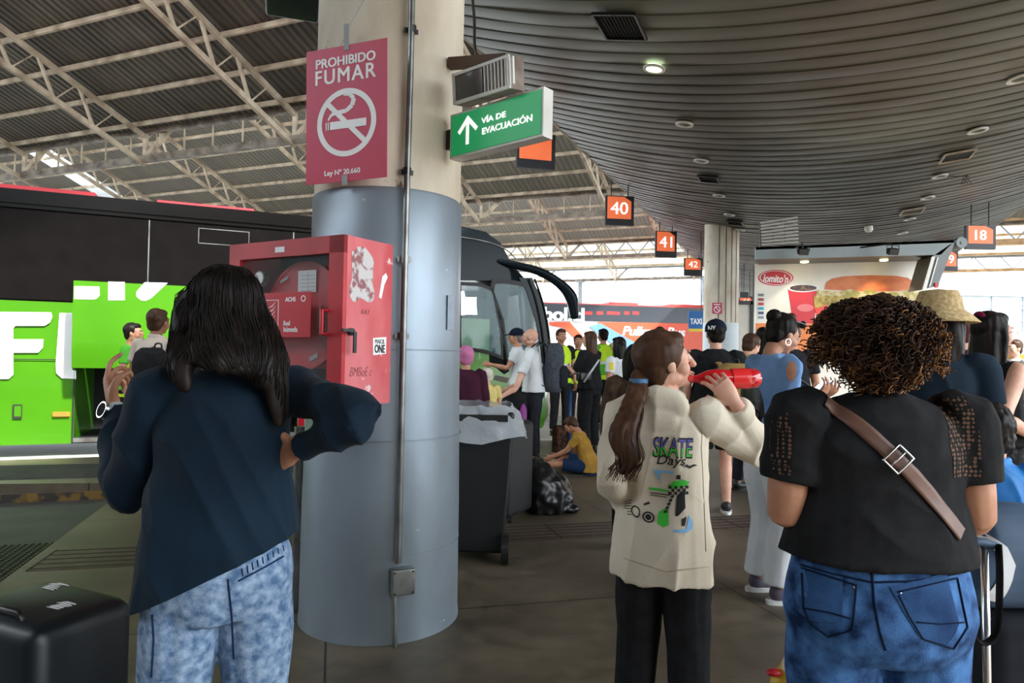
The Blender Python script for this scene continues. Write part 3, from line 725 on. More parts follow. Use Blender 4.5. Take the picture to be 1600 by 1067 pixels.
# ================================================================== EVACUATION SIGN AND FLOODLIGHT
m_green = flat('sign_green', srgb(0, 140, 78), .4, emit=srgb(0, 140, 78), estr=.1)
c, X1, Y1, N1, w1, h1 = quadframe(at(704, 166, 3.46), at(848, 150, 3.06), at(847, 227, 3.06), at(704, 236, 3.46))
Y1 = V((0, 0, 1)); X1 = V((X1.x, X1.y, 0)).normalized(); N1 = X1.cross(Y1)
t = thing('evacuation_sign', c - Y1 * h1 / 2, 'green lit box sign with white arrow sticking out of the pillar', 'sign')
mb = MB(); mb.fbox(c - X1 * w1 / 2 - Y1 * h1 / 2 - N1 * .07, X1 * w1, Y1 * h1, N1 * .068); box = mb.build('housing', m_white, t)
mb = MB(); m_ = .012; mb.fbox(c - X1 * (w1 / 2 - m_) - Y1 * (h1 / 2 - m_) - N1 * .002, X1 * (w1 - 2 * m_), Y1 * (h1 - 2 * m_), N1 * .004); face = mb.build('face', m_green, t)
mb = MB(); q = lambda u, v: c + X1 * (u * w1) + Y1 * (v * h1) + N1 * .003
put_text(mb, 'VÍA DE', q(.0, .17), X1, Y1, w1 * .26, h1 * .15, .015); mb.build('lettering', m_lit, face); mb = MB(); put_text(mb, 'EVACUACIÓN', q(.14, -.06), X1, Y1, w1 * .52, h1 * .17, .015)
mb.build('lettering', m_lit, face)
mb = MB(); mb.fbox(q(-.305, -.27), X1 * .022, Y1 * h1 * .55, N1 * .001)
for s_ in (-1, 1):
    a = q(-.285, .3); d = (X1 * s_ - Y1).normalized(); n = N1.cross(d); mb.fbox(a - n * .011 - d * .01, d * .1, n * .022, N1 * .0012)
mb.build('arrow', m_lit, face)
mb = MB(); mb.fbox(c - X1 * (w1 / 2 + .05) - Y1 * .05 - N1 * .05, X1 * .06, Y1 * .1, N1 * .03); mb.build('wall_bracket', m_dark, t)
m_fix = mat('old_fixture', srgb(150, 132, 118), .6, col2=srgb(96, 78, 66), scale=9)
c, X1, Y1, N1, w1, h1 = quadframe(at(697, 126, 3.42), at(786, 97, 3.12), at(808, 126, 3.07), at(722, 155, 3.35))
t = thing('floodlight', c, 'old beige floodlight with louvred half, clamped to the pillar above the green sign', 'floodlight')
Yb = Y1; Nb = N1
mb = MB(); mb.fbox(c - X1 * w1 / 2 - Y1 * h1 / 2 - N1 * .09, X1 * w1, Y1 * h1, N1 * .085)
mb.ring(c, X1 * .001, Y1 * .001, N1 * .001, .5, 4); mb.build('housing', m_fix, t)
mb = MB(); e = .014
for (u, v, a_, b_) in ((-.5, -.5, w1, e), (-.5, .5, w1, -e)): mb.fbox(c + X1 * u * w1 + Y1 * v * h1 - N1 * .004, X1 * a_, Y1 * b_, N1 * .014)
for u, s_ in ((-.5, 1), (.5, -1)): mb.fbox(c + X1 * u * w1 - Y1 * h1 / 2 - N1 * .004, X1 * e * s_, Y1 * h1, N1 * .014)
mb.build('rim', m_white, t)
mb = MB(); mb.fbox(c - X1 * (w1 / 2 - e) - Y1 * (h1 / 2 - e) - N1 * .002, X1 * w1 * .5, Y1 * (h1 - 2 * e), N1 * .004); mb.build('lens', mat('lamp_lens', (.1, .1, .09), .15), t)
mb = MB()
for i in range(9): mb.fbox(c + X1 * (.03 + i * .024) - Y1 * (h1 / 2 - e) - N1 * .002, X1 * .008, Y1 * (h1 - 2 * e), N1 * .01)
mb.build('louvres', m_white, t)
mb = MB(); p1 = at(700, 98, 3.5); p2 = at(790, 92, 3.3)
mb.fbox(p1 - UP * .02, p2 - p1, UP * .05, V((0, .05, 0))); mb.fbox(at(697, 96, 3.66), V((.02, 0, 0)), V((0, .04, 0)), UP * -.16); mb.fbox(at(760, 100, 3.5), V((.09, .03, 0)), V((0, .06, .02)), UP * -.03); mb.build('bracket', mat('rusty_bracket', srgb(98, 74, 60), .7), t)
mb = MB(); mb.tube([at(735, -40, 3.75), at(741, 30, 3.75), at(742, 75, 3.7), at(752, 97, 3.55), at(780, 99, 3.45), at(790, 92, 3.45)], .008, 8, sub=6); mb.build('cable', m_dark, t)
mb = MB()
for i in range(7):
    a = i * .9; mb.tube([at(735 + 6 * i, 156, 3.62), at(745 + 5 * i, 140 + (i % 3) * 4, 3.55), at(770 + 2 * i, 150, 3.5), at(748 + 3 * i, 158, 3.58)], .004, 6, sub=5)
mb.build('cable_coil', m_white, t)
mb = MB(); p = at(858, 180, 3.3); mb.tube([at(846, 182, 3.3), p], .009, 8); mb.ell(p, (.018, .018, .014)); solid(mb, 'camera_stub', m_dark, 'small dark bracket stub on the outer end of the green sign', 'bracket')
# loudspeaker hanging, cut by the top edge
c = at(458, -26, 4.6); mb = MB(); rt = Matrix.Rotation(R(18), 3, 'Z') @ Matrix.Rotation(R(-12), 3, 'X'); mb.box(c, (.36, .5, .2), rt, bev=.02); mb.tube([c + UP * .05, c + UP * 3.6], .02, 8)
solid(mb, 'hanging_speaker', mat('navy_plastic', srgb(34, 36, 48), .4), 'dark box hanging above the bays, cut by the top edge of the view', 'speaker', smooth='auto')

# ================================================================== BAY NUMBER SIGNS
m_orange = flat('sign_orange', srgb(224, 108, 66), .5, emit=srgb(224, 108, 66), estr=.12); m_sgn = flat('sign_charcoal', srgb(44, 46, 52), .5)
def bay(px0, py0, px1, py1, num, Y, ang, label, frac=.72, hang=1.2, big=True):
    a = at(px0, py0, Y); b = at(px1, py0, Y); w_ = (b - a).length; h_ = (at(px0, py0, Y) - at(px0, py1, Y)).length
    c = at((px0 + px1) / 2, (py0 + py1) / 2, Y); Xn = V((math.cos(ang), math.sin(ang), 0)); w_ /= max(.5, math.cos(ang)); Nn = Xn.cross(UP)
    t = thing('bay_sign', c - UP * h_ / 2, label, 'bay number sign')
    mb = MB(); mb.fbox(c - Xn * w_ / 2 - UP * h_ / 2 - Nn * .08, Xn * w_, UP * h_, Nn * .08); mb.build('box', m_sgn, t)
    mb = MB(); o = c - Xn * w_ * .44 + UP * (h_ * (.47 - frac)) ; ww, hh = w_ * .84, h_ * frac
    mb.prism([o, o + Xn * ww, o + Xn * ww + UP * hh * .8, o + Xn * ww * .7 + UP * hh, o + UP * hh], Nn * .006); fc = mb.build('panel', m_orange, t)
    if num: mb = MB(); put_text(mb, num, o + Xn * ww * .5 + UP * hh * .48 + Nn * .008, Xn, UP, ww * .74, hh * .56, .012, depth=.003, keep=True); mb.build('number', m_lit, fc)
    mb = MB()
    for s_ in (-.3, .3): mb.tube([c + Xn * w_ * s_ + UP * h_ / 2 - Nn * .04, c + Xn * w_ * s_ + UP * (h_ / 2 + hang) - Nn * .04], .012, 6)
    mb.build('hanger', m_dark, t)
bay(808, 208, 868, 263, '', 10.7, R(14), 'orange bay sign half hidden behind the green evacuation sign', .72, .6)
bay(946, 306, 991, 352, '40', 14.9, R(6), 'nearest fully visible orange bay sign, reading 40', .75, .7)
bay(1024, 361, 1058, 402, '41', 19.4, R(8), 'middle orange bay sign reading 41, beside the curved ceiling edge', .74, .8)
bay(1069, 403, 1098, 431, '42', 24.0, R(0), 'small orange hanging bay sign reading 42', .62, 1.5)
bay(1510, 352, 1556, 389, '18', 14.5, R(0), 'orange hanging bay sign reading 18, right of the kiosk', .74, .5)
bay(1470, 392, 1497, 423, '19', 21, R(0), 'orange bay sign partly hidden by the kiosk, ending in 9', .74, .8)
bay(1155, 463, 1176, 481, '46', 26, R(0), 'small orange bay sign reading 46 between far pillar and kiosk', .9, 1.6)
mb = MB(); c = at(1156, 465, 24); mb.fbox(c, V((.3, 0, 0)), V((0, .1, 0)), UP * .2); mb.tube([c + V((.15, .05, .1)), c + V((.15, .05, 1.2))], .015, 6); solid(mb, 'monitor', m_dark, 'small black hanging monitor beside the sign reading 46', 'monitor')
# small no smoking notice on the far pillar, taxi banner
c, X1, Y1, N1, w1, h1 = quadframe(at(1113, 473, 17.05), at(1128, 473, 17.05), at(1128, 490, 17.05), at(1113, 490, 17.05)); 
t = thing('no_smoking_sign', c, 'small red no smoking notice on the far round pillar', 'sign'); mb = MB(); mb.fbox(c - X1 * w1 / 2 - Y1 * h1 / 2, X1 * w1, Y1 * h1, -N1 * .02); b_ = mb.build('board', m_pink, t)
mb = MB(); mb.ring(c - Y1 * .03, X1 * .085, Y1 * .085, N1 * .004, .75, 20); d = (X1 - Y1).normalized(); mb.fbox(c - Y1 * .03 - d * .08, d * .16, N1.cross(d) * .02, N1 * .004); mb.fbox(c - X1 * .08 + Y1 * .08, X1 * .16, Y1 * .025, N1 * .003); mb.build('symbol', m_ink, b_)
c, X1, Y1, N1, w1, h1 = quadframe(at(1076, 486, 19), at(1099, 486, 19), at(1099, 518, 19), at(1076, 518, 19))
t = thing('taxi_banner', c - Y1 * h1 / 2, 'blue hanging banner reading TAXI beside the far pillar', 'sign'); mb = MB(); mb.fbox(c - X1 * w1 / 2 - Y1 * h1 / 2, X1 * w1, Y1 * h1, -N1 * .03); b_ = mb.build('panel', flat('taxi_blue', srgb(38, 104, 168), .5), t)
mb = MB(); put_text(mb, 'TAXI', c + N1 * .004, X1, Y1, w1 * .8, h1 * .28, .03, depth=.004); mb.build('lettering', m_ink, b_)
mb = MB(); mb.fbox(c - X1 * w1 / 2 - Y1 * h1 / 2 + N1 * .002, X1 * w1, Y1 * h1 * .14, N1 * .004); mb.build('yellow_band', flat('yellow', srgb(232, 200, 60), .5), b_)
mb = MB(); mb.tube([c + Y1 * h1 / 2 + X1 * .15, c + Y1 * (h1 / 2 + 3.0) + X1 * .15], .012, 6); mb.build('hanger', m_dark, t)
# ================================================================== GREEN COACH
m_bgreen = mat('coach_green', srgb(68, 132, 12), .3, col2=srgb(62, 124, 10), scale=1, coat=.5)
m_bblack = mat('coach_black', srgb(18, 16, 15), .25, col2=srgb(13, 12, 12), scale=1, coat=.3)
m_bglass = mat('coach_tinted_glass', (.008, .007, .007), .04)
m_bgrey = mat('coach_slate', srgb(27, 36, 42), .25, col2=srgb(22, 30, 35), scale=1, coat=.1)
for q_ in (m_bglass, m_bblack, m_bgrey): q_.node_tree.nodes['Principled BSDF'].inputs['Coat Weight'].default_value = 0; q_.node_tree.nodes['Principled BSDF'].inputs['Specular IOR Level'].default_value = .16
m_cabglass = mat('cab_glass', (.30, .46, .48), .02, alpha=.22)
m_seam = flat('seam', (.02, .02, .02), .5)
def bs(px, py):      # coach side plane: (s, z) for a pixel of the photo
    d = ray(px, py); n = BN; t_ = (P0 - CAM).dot(n) / d.dot(n); p = CAM + d * t_; return (p - P0).dot(BD), p.z
t = thing('coach', busP(0, -1.25, -.15), 'green and black long distance coach parked along the left bays', 'bus')
BW = 2.5
zb = .03; zg = bs(0, 468)[1]; zt = bs(0, 322)[1]; ztop = bs(0, 292)[1]
s_fr = bs(868, 600)[0]
def side_profile(s0, pts, name, m, o0=0.0, o1=-BW, sm=False):
    mb = MB(); mb.prism([busP(s, o0, z) for s, z in pts], BN * (o1 - o0)); return mb.build(name, m, t, sm)
s_cab = bs(716, 500)[0]
print('BUS', zb, zg, zt, ztop, s_cab, s_fr)
# main body sections
side_profile(0, [(-7, zb), (bs(117, 600)[0], zb), (bs(117, 600)[0], zg), (-7, zg)], 'lower_body', m_bgreen, -.02)
side_profile(0, [(bs(480, 600)[0], zb), (s_cab + .6, zb), (s_cab + .6, zg), (bs(480, 600)[0], zg)], 'lower_body', m_bgreen, -.02)
side_profile(0, [(-7, zg), (s_cab, zg), (s_cab, ztop - .1), (-7, ztop - .1)], 'upper_body', m_bblack, -.02)
# glazing band, in panes
mb = MB()
seams = [-7, bs(232, 400)[0], bs(458, 400)[0], s_cab - .1]
for i in range(3): mb.fbox(busP(seams[i] + .01, -.02, zg + .02), BD * (seams[i + 1] - seams[i] - .02), UP * (zt - zg - .04), BN * .02)
pane = mb.build('side_glazing', m_bglass, t)
a = bs(310, 357); b = bs(388, 386); mb = MB()
for (s0, z0, ds, dz) in ((a[0], b[1], .012, a[1] - b[1]), (b[0], b[1], .012, a[1] - b[1]), (a[0], b[1], b[0] - a[0], .012), (a[0], a[1], b[0] - a[0] + .012, .012)): mb.fbox(busP(s0, .0, z0), BD * ds, UP * dz, BN * .006)
mb.build('hopper_window_frame', m_pipe, pane)
for i in (1, 2): mb = MB(); mb.fbox(busP(seams[i] - .008, -.01, zg + .02), BD * .016, UP * (zt - zg - .04), BN * .014); mb.build('pane_joint', m_pipe, pane)
# roof edge mouldings
mb = MB(); mb.fbox(busP(-7, -.04, zt), BD * (s_cab + 7), UP * (ztop - zt - .06), BN * .06); mb.fbox(busP(-7, .0, zt + .06), BD * (s_cab + 7), UP * .03, BN * .04); mb.fbox(busP(-7, -.1, ztop - .09), BD * (s_cab + 7), UP * .09, BN * .08)
mb.build('roof_moulding', m_bblack, t)
mb = MB(); r0 = bs(0, 290)[0] - 2; mb.fbox(busP(-7, -.12, ztop - .08), BD * (7 + bs(146, 300)[0]), UP * .15, -BN * 1.6); r1 = bs(245, 300)[0]; r2 = bs(398, 314)[0]; mb.fbox(busP(r1, -.12, ztop - .08), BD * (r2 - r1), UP * .13, -BN * 1.6)
mb.build('roof_hatch_housing', flat('roof_red', srgb(190, 40, 50), .5), t)
# cab: curved nose built from a side outline
prof = [(715, 352), (760, 362), (790, 380), (806, 400), (812, 408), (838, 432), (850, 470), (858, 520), (866, 575), (874, 620), (876, 650), (868, 670), (716, 676)]
P = [bs(*q) for q in prof]
upper = [(s_cab - .02, zg - .3)] + [P[0]] + P[1:9] + [(P[8][0] - .1, P[8][1])]
def nose(ptlist, name, m, inset, narrow=.0):
    """loft the outline across the width, drawn in towards the sides of the nose"""
    mb = MB(); n = len(ptlist); rows = []
    smax = max(p[0] for p in ptlist)
    for o, k in ((-inset, -.55), (-.18, -.22), (-.5, 0), (-1.25, .14), (-2.0, 0), (-2.32, -.22), (-BW + inset, -.55)):
        rows.append([busP(s + k * max(0, (s - s_cab) / (smax - s_cab)) ** 3, o, z) for s, z in ptlist])
    vs = [q for r_ in rows for q in r_]; fs = []
    for j in range(len(rows) - 1):
        for i in range(n): fs.append((j * n + i, j * n + (i + 1) % n, (j + 1) * n + (i + 1) % n, (j + 1) * n + i))
    fs.append(tuple(range(n))); fs.append(tuple(reversed([(len(rows) - 1) * n + i for i in range(n)])))
    mb.add(vs, fs); return mb.build(name, m, t, 'auto')
roofcab = [(s_cab - .02, bs(716, 438)[1]), P[0], P[1], P[2], P[3], P[4], P[5], bs(842, 452), bs(822, 440)]
nose(roofcab, 'cab_roof', m_bgrey, 0.0)
low = [(s_cab - .02, zb), (s_cab - .02, bs(716, 545)[1]), bs(760, 562), bs(792, 585), bs(860, 560), bs(868, 600), P[9], P[10], P[11]]
nose(low, 'cab_lower_body', m_bgreen, 0.0)
wsc = [bs(846, 448), bs(853, 470), bs(861, 520), bs(866, 562), bs(858, 562), bs(848, 510), bs(838, 455)]
nose(wsc, 'windscreen', mat('windscreen', (.02, .03, .035), .03), .06)
# side windows of the cab in black frames
def frame_poly(name, outer, inner_scale, m, mg):
    c_ = (sum(p[0] for p in outer) / len(outer), sum(p[1] for p in outer) / len(outer)); inn = [(c_[0] + (p[0] - c_[0]) * inner_scale, c_[1] + (p[1] - c_[1]) * inner_scale) for p in outer]
    mb = MB(); n = len(outer); vs = [busP(s, .0, z) for s, z in outer] + [busP(s, .0, z) for s, z in inn] + [busP(s, .02, z) for s, z in inn] + [busP(s, .02, z) for s, z in outer]
    fs = []
    for i in range(n):
        j = (i + 1) % n
        fs += [(i, j, n + j, n + i), (n + i, n + j, 2 * n + j, 2 * n + i), (2 * n + i, 2 * n + j, 3 * n + j, 3 * n + i), (3 * n + i, 3 * n + j, j, i)]
    mb.add(vs, fs); f_ = mb.build(name, m, t)
    mb = MB(); mb.prism([busP(s, .004, z) for s, z in inn], BN * .006); mb.build('pane', mg, f_)
frame_poly('quarter_window', [bs(716, 440), bs(750, 442), bs(770, 450), bs(776, 480), bs(784, 520), bs(786, 562), bs(760, 552), bs(716, 545)], .9, m_bblack, m_cabglass)
frame_poly('driver_window', [bs(768, 436), bs(790, 436), bs(824, 442), bs(834, 470), bs(845, 520), bs(850, 562), bs(830, 566), bs(792, 568), bs(784, 500), bs(766, 450)], .88, m_bblack, m_cabglass)
mb = MB(); mb.fbox(busP(bs(770, 470)[0], -.3, bs(770, 475)[1] - .25), BD * .42, UP * .5, BN * -.02); mb.build('sun_blind', m_black, t)
mb = MB(); mb.prism([busP(s, -.15, z) for s, z in (bs(790, 600), bs(850, 600), bs(846, 552), bs(820, 546), bs(792, 560))], -BN * .9); mb.build('dashboard', m_black, t)
mb = MB(); c_ = busP(*([bs(806, 530)[0], -.6, bs(806, 530)[1]])); mb.ring(c_, BN * .22, (UP * .9 + BD * -.4).normalized() * .22, BD * .03, .86, 28); mb.build('steering_wheel', m_black, t)
mb = MB(); mb.fbox(busP(bs(744, 560)[0], -.5, bs(744, 560)[1] - .1), BD * .4, UP * .9, -BN * .5); mb.build('driver_seat', m_black, t)
mb = MB(); mb.prism([busP(s, .0, z) for s, z in (bs(*q) for q in ((810, 434), (830, 434), (846, 468), (857, 520), (866, 570), (868, 602), (850, 600), (846, 558), (836, 500), (822, 455)))], BN * .025); mb.build('front_pillar', m_bgrey, t)
# mirror arm
mb = MB(); A_ = busP(bs(779, 408)[0], .02, bs(779, 408)[1])
mir = [(779, 408, 0), (806, 416, .15), (838, 426, .25), (866, 444, .33), (884, 466, .35), (889, 496, .35)]
pts = [busP(bs(px, py)[0], o * .6, bs(px, py)[1]) for px, py, o in mir]
mb.tube(pts, [.05, .1, .11, .12, .15, .1], 14, side=BN, flatf=.7, sub=5, dome=.6); mb.build('mirror_arm', m_bgrey, t, True)
# front pillar beading
mb = MB()
for off in (0, 10): mb.tube([busP(bs(px + off, py)[0], .03, bs(px + off, py)[1]) for px, py in ((824, 436), (836, 470), (846, 520), (852, 580))], .02, 8, sub=4)
mb.build('pillar_trim', m_bblack, t, True)
mb = MB(); mb.tube([busP(bs(px, py)[0], .012, bs(px, py)[1]) for px, py in ((716, 370), (760, 378), (790, 390), (806, 405))], .012, 8, sub=4); mb.build('roof_bead', m_pipe, t, True)
# luggage hatch raised, opening beneath
h0 = bs(115, 438); h1 = bs(490, 452); hb = bs(115, 575); o_ = .42
ho = [bs(px, py) for px, py in ((124, 438),)]
def out(px, py, off):
    d = ray(px, py); t_ = (P0 + BN * off - CAM).dot(BN) / d.dot(BN); p = CAM + d * t_; return (p - P0).dot(BD), p.z
ha = out(115, 438, o_); hbm = out(115, 575, o_); he = out(470, 450, o_)
mb = MB(); L_ = he[0] - ha[0]; H_ = ha[1] - hbm[1]
rowsn = 6; vs = []; fs = []
for j in range(rowsn + 1):
    v = j / rowsn; oo = o_ + (.0 if v < .7 else -.05 * ((v - .7) / .3) ** 2)
    for s in (ha[0], he[0]): vs.append(busP(s, oo, ha[1] - H_ * v))
n2 = len(vs); vs += [q - BN * .05 for q in vs]
for j in range(rowsn): fs += [(2 * j, 2 * j + 1, 2 * j + 3, 2 * j + 2), (n2 + 2 * j, n2 + 2 * j + 2, n2 + 2 * j + 3, n2 + 2 * j + 1), (2 * j, 2 * j + 2, n2 + 2 * j + 2, n2 + 2 * j), (2 * j + 1, n2 + 2 * j + 1, n2 + 2 * j + 3, 2 * j + 3)]
fs += [(0, n2, n2 + 1, 1), (2 * rowsn, 2 * rowsn + 1, n2 + 2 * rowsn + 1, n2 + 2 * rowsn)]
mb.add(vs, fs); hatch = mb.build('luggage_hatch', m_bgreen, t, 'auto')
mb = MB()
for s in (ha[0] + .15, he[0] - .15): mb.tube([busP(s, o_ - .05, ha[1] - .1), busP(s + .02, 0, ha[1] - .3)], .02, 8)
mb.build('hatch_arm', m_pipe, t)
def hp_(px, py): s, z = out(px, py, o_ + .003); return busP(s, o_ + .003, z)
def bp_(px, py): s, z = bs(px, py); return busP(s, .003, z)
mb = MB()
def rpoly(f, pts): mb.prism([f(*p) for p in pts], BN * .003)
# bottoms of the big letters on the hatch
rpoly(hp_, [(116, 447), (155, 447.5), (156, 461), (152, 466), (146, 468), (116, 467)])
rpoly(hp_, [(169, 440), (195, 440.5), (195, 469), (169, 469)])
rpoly(hp_, [(226, 441), (262, 442), (236, 466), (228, 470), (220, 469), (213, 463), (213, 456)])
mb.build('lettering', m_ink, hatch)
mb = MB()
rpoly(bp_, [(-20, 487), (80, 488), (82, 495), (78, 504), (70, 509), (24, 509), (21, 513), (21, 530), (68, 530), (67, 543), (60, 551), (21, 551), (21, 585), (14, 592), (-20, 592)])
rpoly(bp_, [(93, 489), (113, 489), (113, 578), (119, 579), (119, 592), (97, 591), (88, 583), (87, 570)])
mb.build('lettering', m_ink, t)
q0 = bs(117, 600); q1 = bs(480, 600)
L9 = BD * (q1[0] - q0[0]); mb = MB(); mb.fbox(busP(q0[0], -1.7, zb), L9, UP * (zg - zb), BN * .03); mb.fbox(busP(q0[0], -1.7, zb), L9, UP * .04, BN * 1.68); mb.fbox(busP(q0[0], -1.7, zg - .04), L9, UP * .04, BN * 1.68); mb.build('luggage_bay', m_black, t)
mb = MB(); mb.fbox(busP(q0[0], -.01, .05), BD * (q1[0] - q0[0]), UP * .06, BN * .04); mb.build('sill', m_pipe, t)
mb = MB(); zz = bs(40, 562)[1]; mb.fbox(busP(-7, .0, zz), BD * (7 + q0[0]), UP * .012, BN * .004); mb.fbox(busP(q0[0] - .02, 0, zb), BD * .02, UP * (zg - zb), BN * .006); mb.build('panel_seam', m_seam, t)
a = bs(20, 632); b = bs(34, 654); mb = MB(); mb.fbox(busP(a[0], 0, b[1]), BD * (b[0] - a[0]), UP * (a[1] - b[1]), BN * .006); fl_ = mb.build('catch', m_seam, t); mb = MB(); mb.fbox(busP(a[0] + .02, .004, b[1] + .03), BD * (b[0] - a[0] - .03), UP * (a[1] - b[1] - .05), BN * .004); mb.build('catch_flap', m_bgreen, fl_)
a = bs(96, 647); mb = MB(); mb.fbox(busP(a[0] - .1, 0, a[1] - .03), BD * .2, UP * .06, BN * .02); mb.build('marker_lamp', mat('marker_lamp', (.6, .08, .01), .3, emit=(1, .2, .05), estr=.35), t)
# wheels
for s in (s_fr - 2.6, -3.2):
    mb = MB(); c_ = busP(s, -.16, .35); mb.disc(c_, BD * .5, UP * .5, BN * .28, 32); wh = mb.build('wheel', m_dark, t)
    mb = MB(); mb.ring(c_ + BN * .28, BD * .3, UP * .3, BN * .02, .4, 24); mb.build('hub', m_pipe, wh)
mb = MB(); a = bs(450, 450)
# ================================================================== RED AND ORANGE COACH ACROSS THE YARD
CD = V((.985, .17, 0)).normalized(); CN = V((CD.y, -CD.x, 0)); C0 = at(850, 470, 30.5); C0.z = 0
def cP(s, o, z): return C0 + CD * s + CN * o + UP * z
def cs(px, py):
    d = ray(px, py); t_ = (C0 - CAM).dot(CN) / d.dot(CN); p = CAM + d * t_; return (p - C0).dot(CD), p.z
t = thing('coach', cP(3, -1.25, -.15), 'red and orange coach with dark upper windows seen across the yard', 'bus')
s0, z_top = cs(858, 472); s1 = cs(1125, 480)[0]; zb1 = cs(950, 477)[1]; zb0 = cs(950, 502)[1]
s0 -= 2.5; m_or = flat('coach_orange', srgb(226, 84, 52), .4); m_cw = flat('coach_white', srgb(224, 222, 220), .4)
mb = MB(); mb.prism([cP(s0 + .1, -.02, .2), cP(s1, -.02, .2), cP(s1, -.02, z_top - .12), cP(s0 + .5, -.02, z_top - .12), cP(s0, -.02, z_top - .8)], -CN * 2.5); mb.build('body', m_cw, t)
mb = MB(); mb.fbox(cP(s0 + .5, .0, z_top - .16), CD * (s1 - s0 - .5), UP * .16, -CN * 2.54)
for s in (3.2, 6.2, 7.5, 10.6): mb.fbox(cP(s, -.5, z_top), CD * 1.4, UP * .14, -CN * 1.5)
mb.build('red_roof', flat('roof_salmon', srgb(206, 70, 66), .5), t)
mb = MB(); mb.fbox(cP(s0 + .3, .0, zb0), CD * (s1 - s0 - .3), UP * (zb1 - zb0), CN * .02); wb = mb.build('window_band', flat('band_dark', srgb(48, 52, 60), .3), t)
mb = MB(); a = cs(881, 491); put_text(mb, 'bol.cl', cP(a[0], .024, a[1]), CD, UP, cs(912, 0)[0] - cs(848, 0)[0], .62, .04, depth=.01); mb.build('lettering', m_ink, wb)
mb = MB()
for x0_, x1_ in ((914, 925), (932, 942), (948, 968), (975, 983), (988, 998)): a = cs(x0_, 489); b = cs(x1_, 489); mb.fbox(cP(a[0], .022, a[1] - .07), CD * (b[0] - a[0]), UP * .14, CN * .006)
mb.build('red_dashes', flat('dash_red', srgb(220, 50, 50), .5), wb)
mb = MB(); a = [cs(*p) for p in ((933, 503), (1120, 506), (1120, 560), (1000, 560))]; mb.prism([cP(s, .0, z) for s, z in a], CN * .012); sw_ = mb.build('orange_flank', m_or, t)
mb = MB(); a = [cs(*p) for p in ((920, 510), (938, 505), (1010, 545), (1000, 560), (960, 540))]; mb.prism([cP(s, .012, z) for s, z in a], CN * .006); mb.build('blue_swoosh', flat('swoosh_blue', srgb(96, 140, 196), .5), t)
mb = MB(); a = [cs(*p) for p in ((858, 503), (890, 503), (915, 530), (905, 535), (880, 512), (858, 508))]; mb.prism([cP(s, .012, z) for s, z in a], CN * .006); mb.build('red_swoosh', m_or, t)
mb = MB(); a = cs(1022, 518); put_text(mb, 'Pullman Bus', cP(a[0], .016, a[1]), CD, UP, cs(1071, 0)[0] - cs(973, 0)[0], .42, .03, .25, depth=.01); mb.build('lettering', m_ink, sw_)
for s in (s0 + 2.2, s1 - 2.0): mb = MB(); mb.disc(cP(s, -.1, .35), CD * .5, UP * .5, CN * .14, 24); mb.build('wheel', m_dark, t)
# ================================================================== FOOD KIOSK
KY = 11.0
m_cream = flat('kiosk_panel_white', srgb(236, 230, 218), .4); m_kgrey = flat('kiosk_grey', srgb(122, 132, 134), .45); m_wood = mat('tan_panel', srgb(196, 170, 128), .5)
def kq(px, py, off=0.0): p = at(px, py, KY - off); return p
t = thing('food_kiosk', V((kq(1320, 560).x, KY + 1.5, 0)), 'food kiosk with white advertising panel and grey fascia under the curved ceiling', 'kiosk')
mb = MB(); l = kq(1178, 412); r = kq(1470, 405)
mb.fbox(V((l.x, KY + .03, 0)), (r.x - l.x, 0, 0), U * 2.6, UP * (l.z - .02)); mb.build('body', m_kgrey, t)
mb = MB(); mb.prism([kq(1180, 412), kq(1452, 404), kq(1468, 452), V((kq(1468, 452).x, KY, 0)), V((l.x, KY, 0))], (0, .03, 0)); panel = mb.build('advert_panel', m_cream, t)
m_lred = flat('logo_red', srgb(204, 32, 48), .4)
def kpoly(mbb, pts, off): mbb.prism([kq(a, b, off) for a, b in pts], (0, -.004, 0))
def kell(mbb, cx_, cy_, rx, ry, off, a0=0, a1=360, n=40): kpoly(mbb, [(cx_ + rx * math.cos(R(a0 + (a1 - a0) * i / n)), cy_ - ry * math.sin(R(a0 + (a1 - a0) * i / n))) for i in range(n + (0 if a1 - a0 >= 360 else 1))], off)
mb = MB(); kell(mb, 1212, 434, 27.5, 12.5, .0); lg = mb.build('logo_oval', m_lred, panel)
mb = MB(); X1 = V((1, 0, -.02)).normalized(); ww = (kq(1236, 434) - kq(1188, 434)).length
mb.ring(kq(1212, 434, .005), V((.262, 0, 0)), UP * .115, (0, -.003, 0), .94, 40)
put_text(mb, "lomito'n", kq(1212, 435, .006), X1, UP, ww * .82, .13, .02, .25, depth=.003); mb.build('lettering', m_ink, lg)
mb = MB(); kpoly(mb, [(1231, 452), (1279, 450), (1271, 510), (1240, 510)], 0); kp_ = mb.build('cup_picture', m_lred, panel)
mb = MB(); kell(mb, 1255, 450, 25, 6.5, .004); rm = mb.build('cup_rim_picture', m_ink, panel)
mb = MB(); kell(mb, 1255, 450, 21, 4.8, .008); mb.build('drink_picture', mat('cola', srgb(60, 34, 24), .3, col2=srgb(110, 84, 66), scale=14, lo=.5, hi=.6), panel)
mb = MB(); kell(mb, 1258, 481, 13, 6, .004, n=24); mb.build('cup_logo_picture', flat('cup_badge', srgb(226, 120, 126), .5), panel)
m_bun = mat('bun', srgb(224, 132, 72), .5, col2=srgb(200, 92, 44), scale=3, stretch=(1, 1, 2))
mb = MB(); kpoly(mb, [(1288, 452), (1291, 441), (1300, 435), (1320, 431.5), (1360, 430), (1400, 431), (1418, 434), (1428, 441), (1430, 452), (1400, 455), (1330, 455)], .002); mb.build('bun_picture', m_bun, panel)
mb = MB(); random.seed(3)
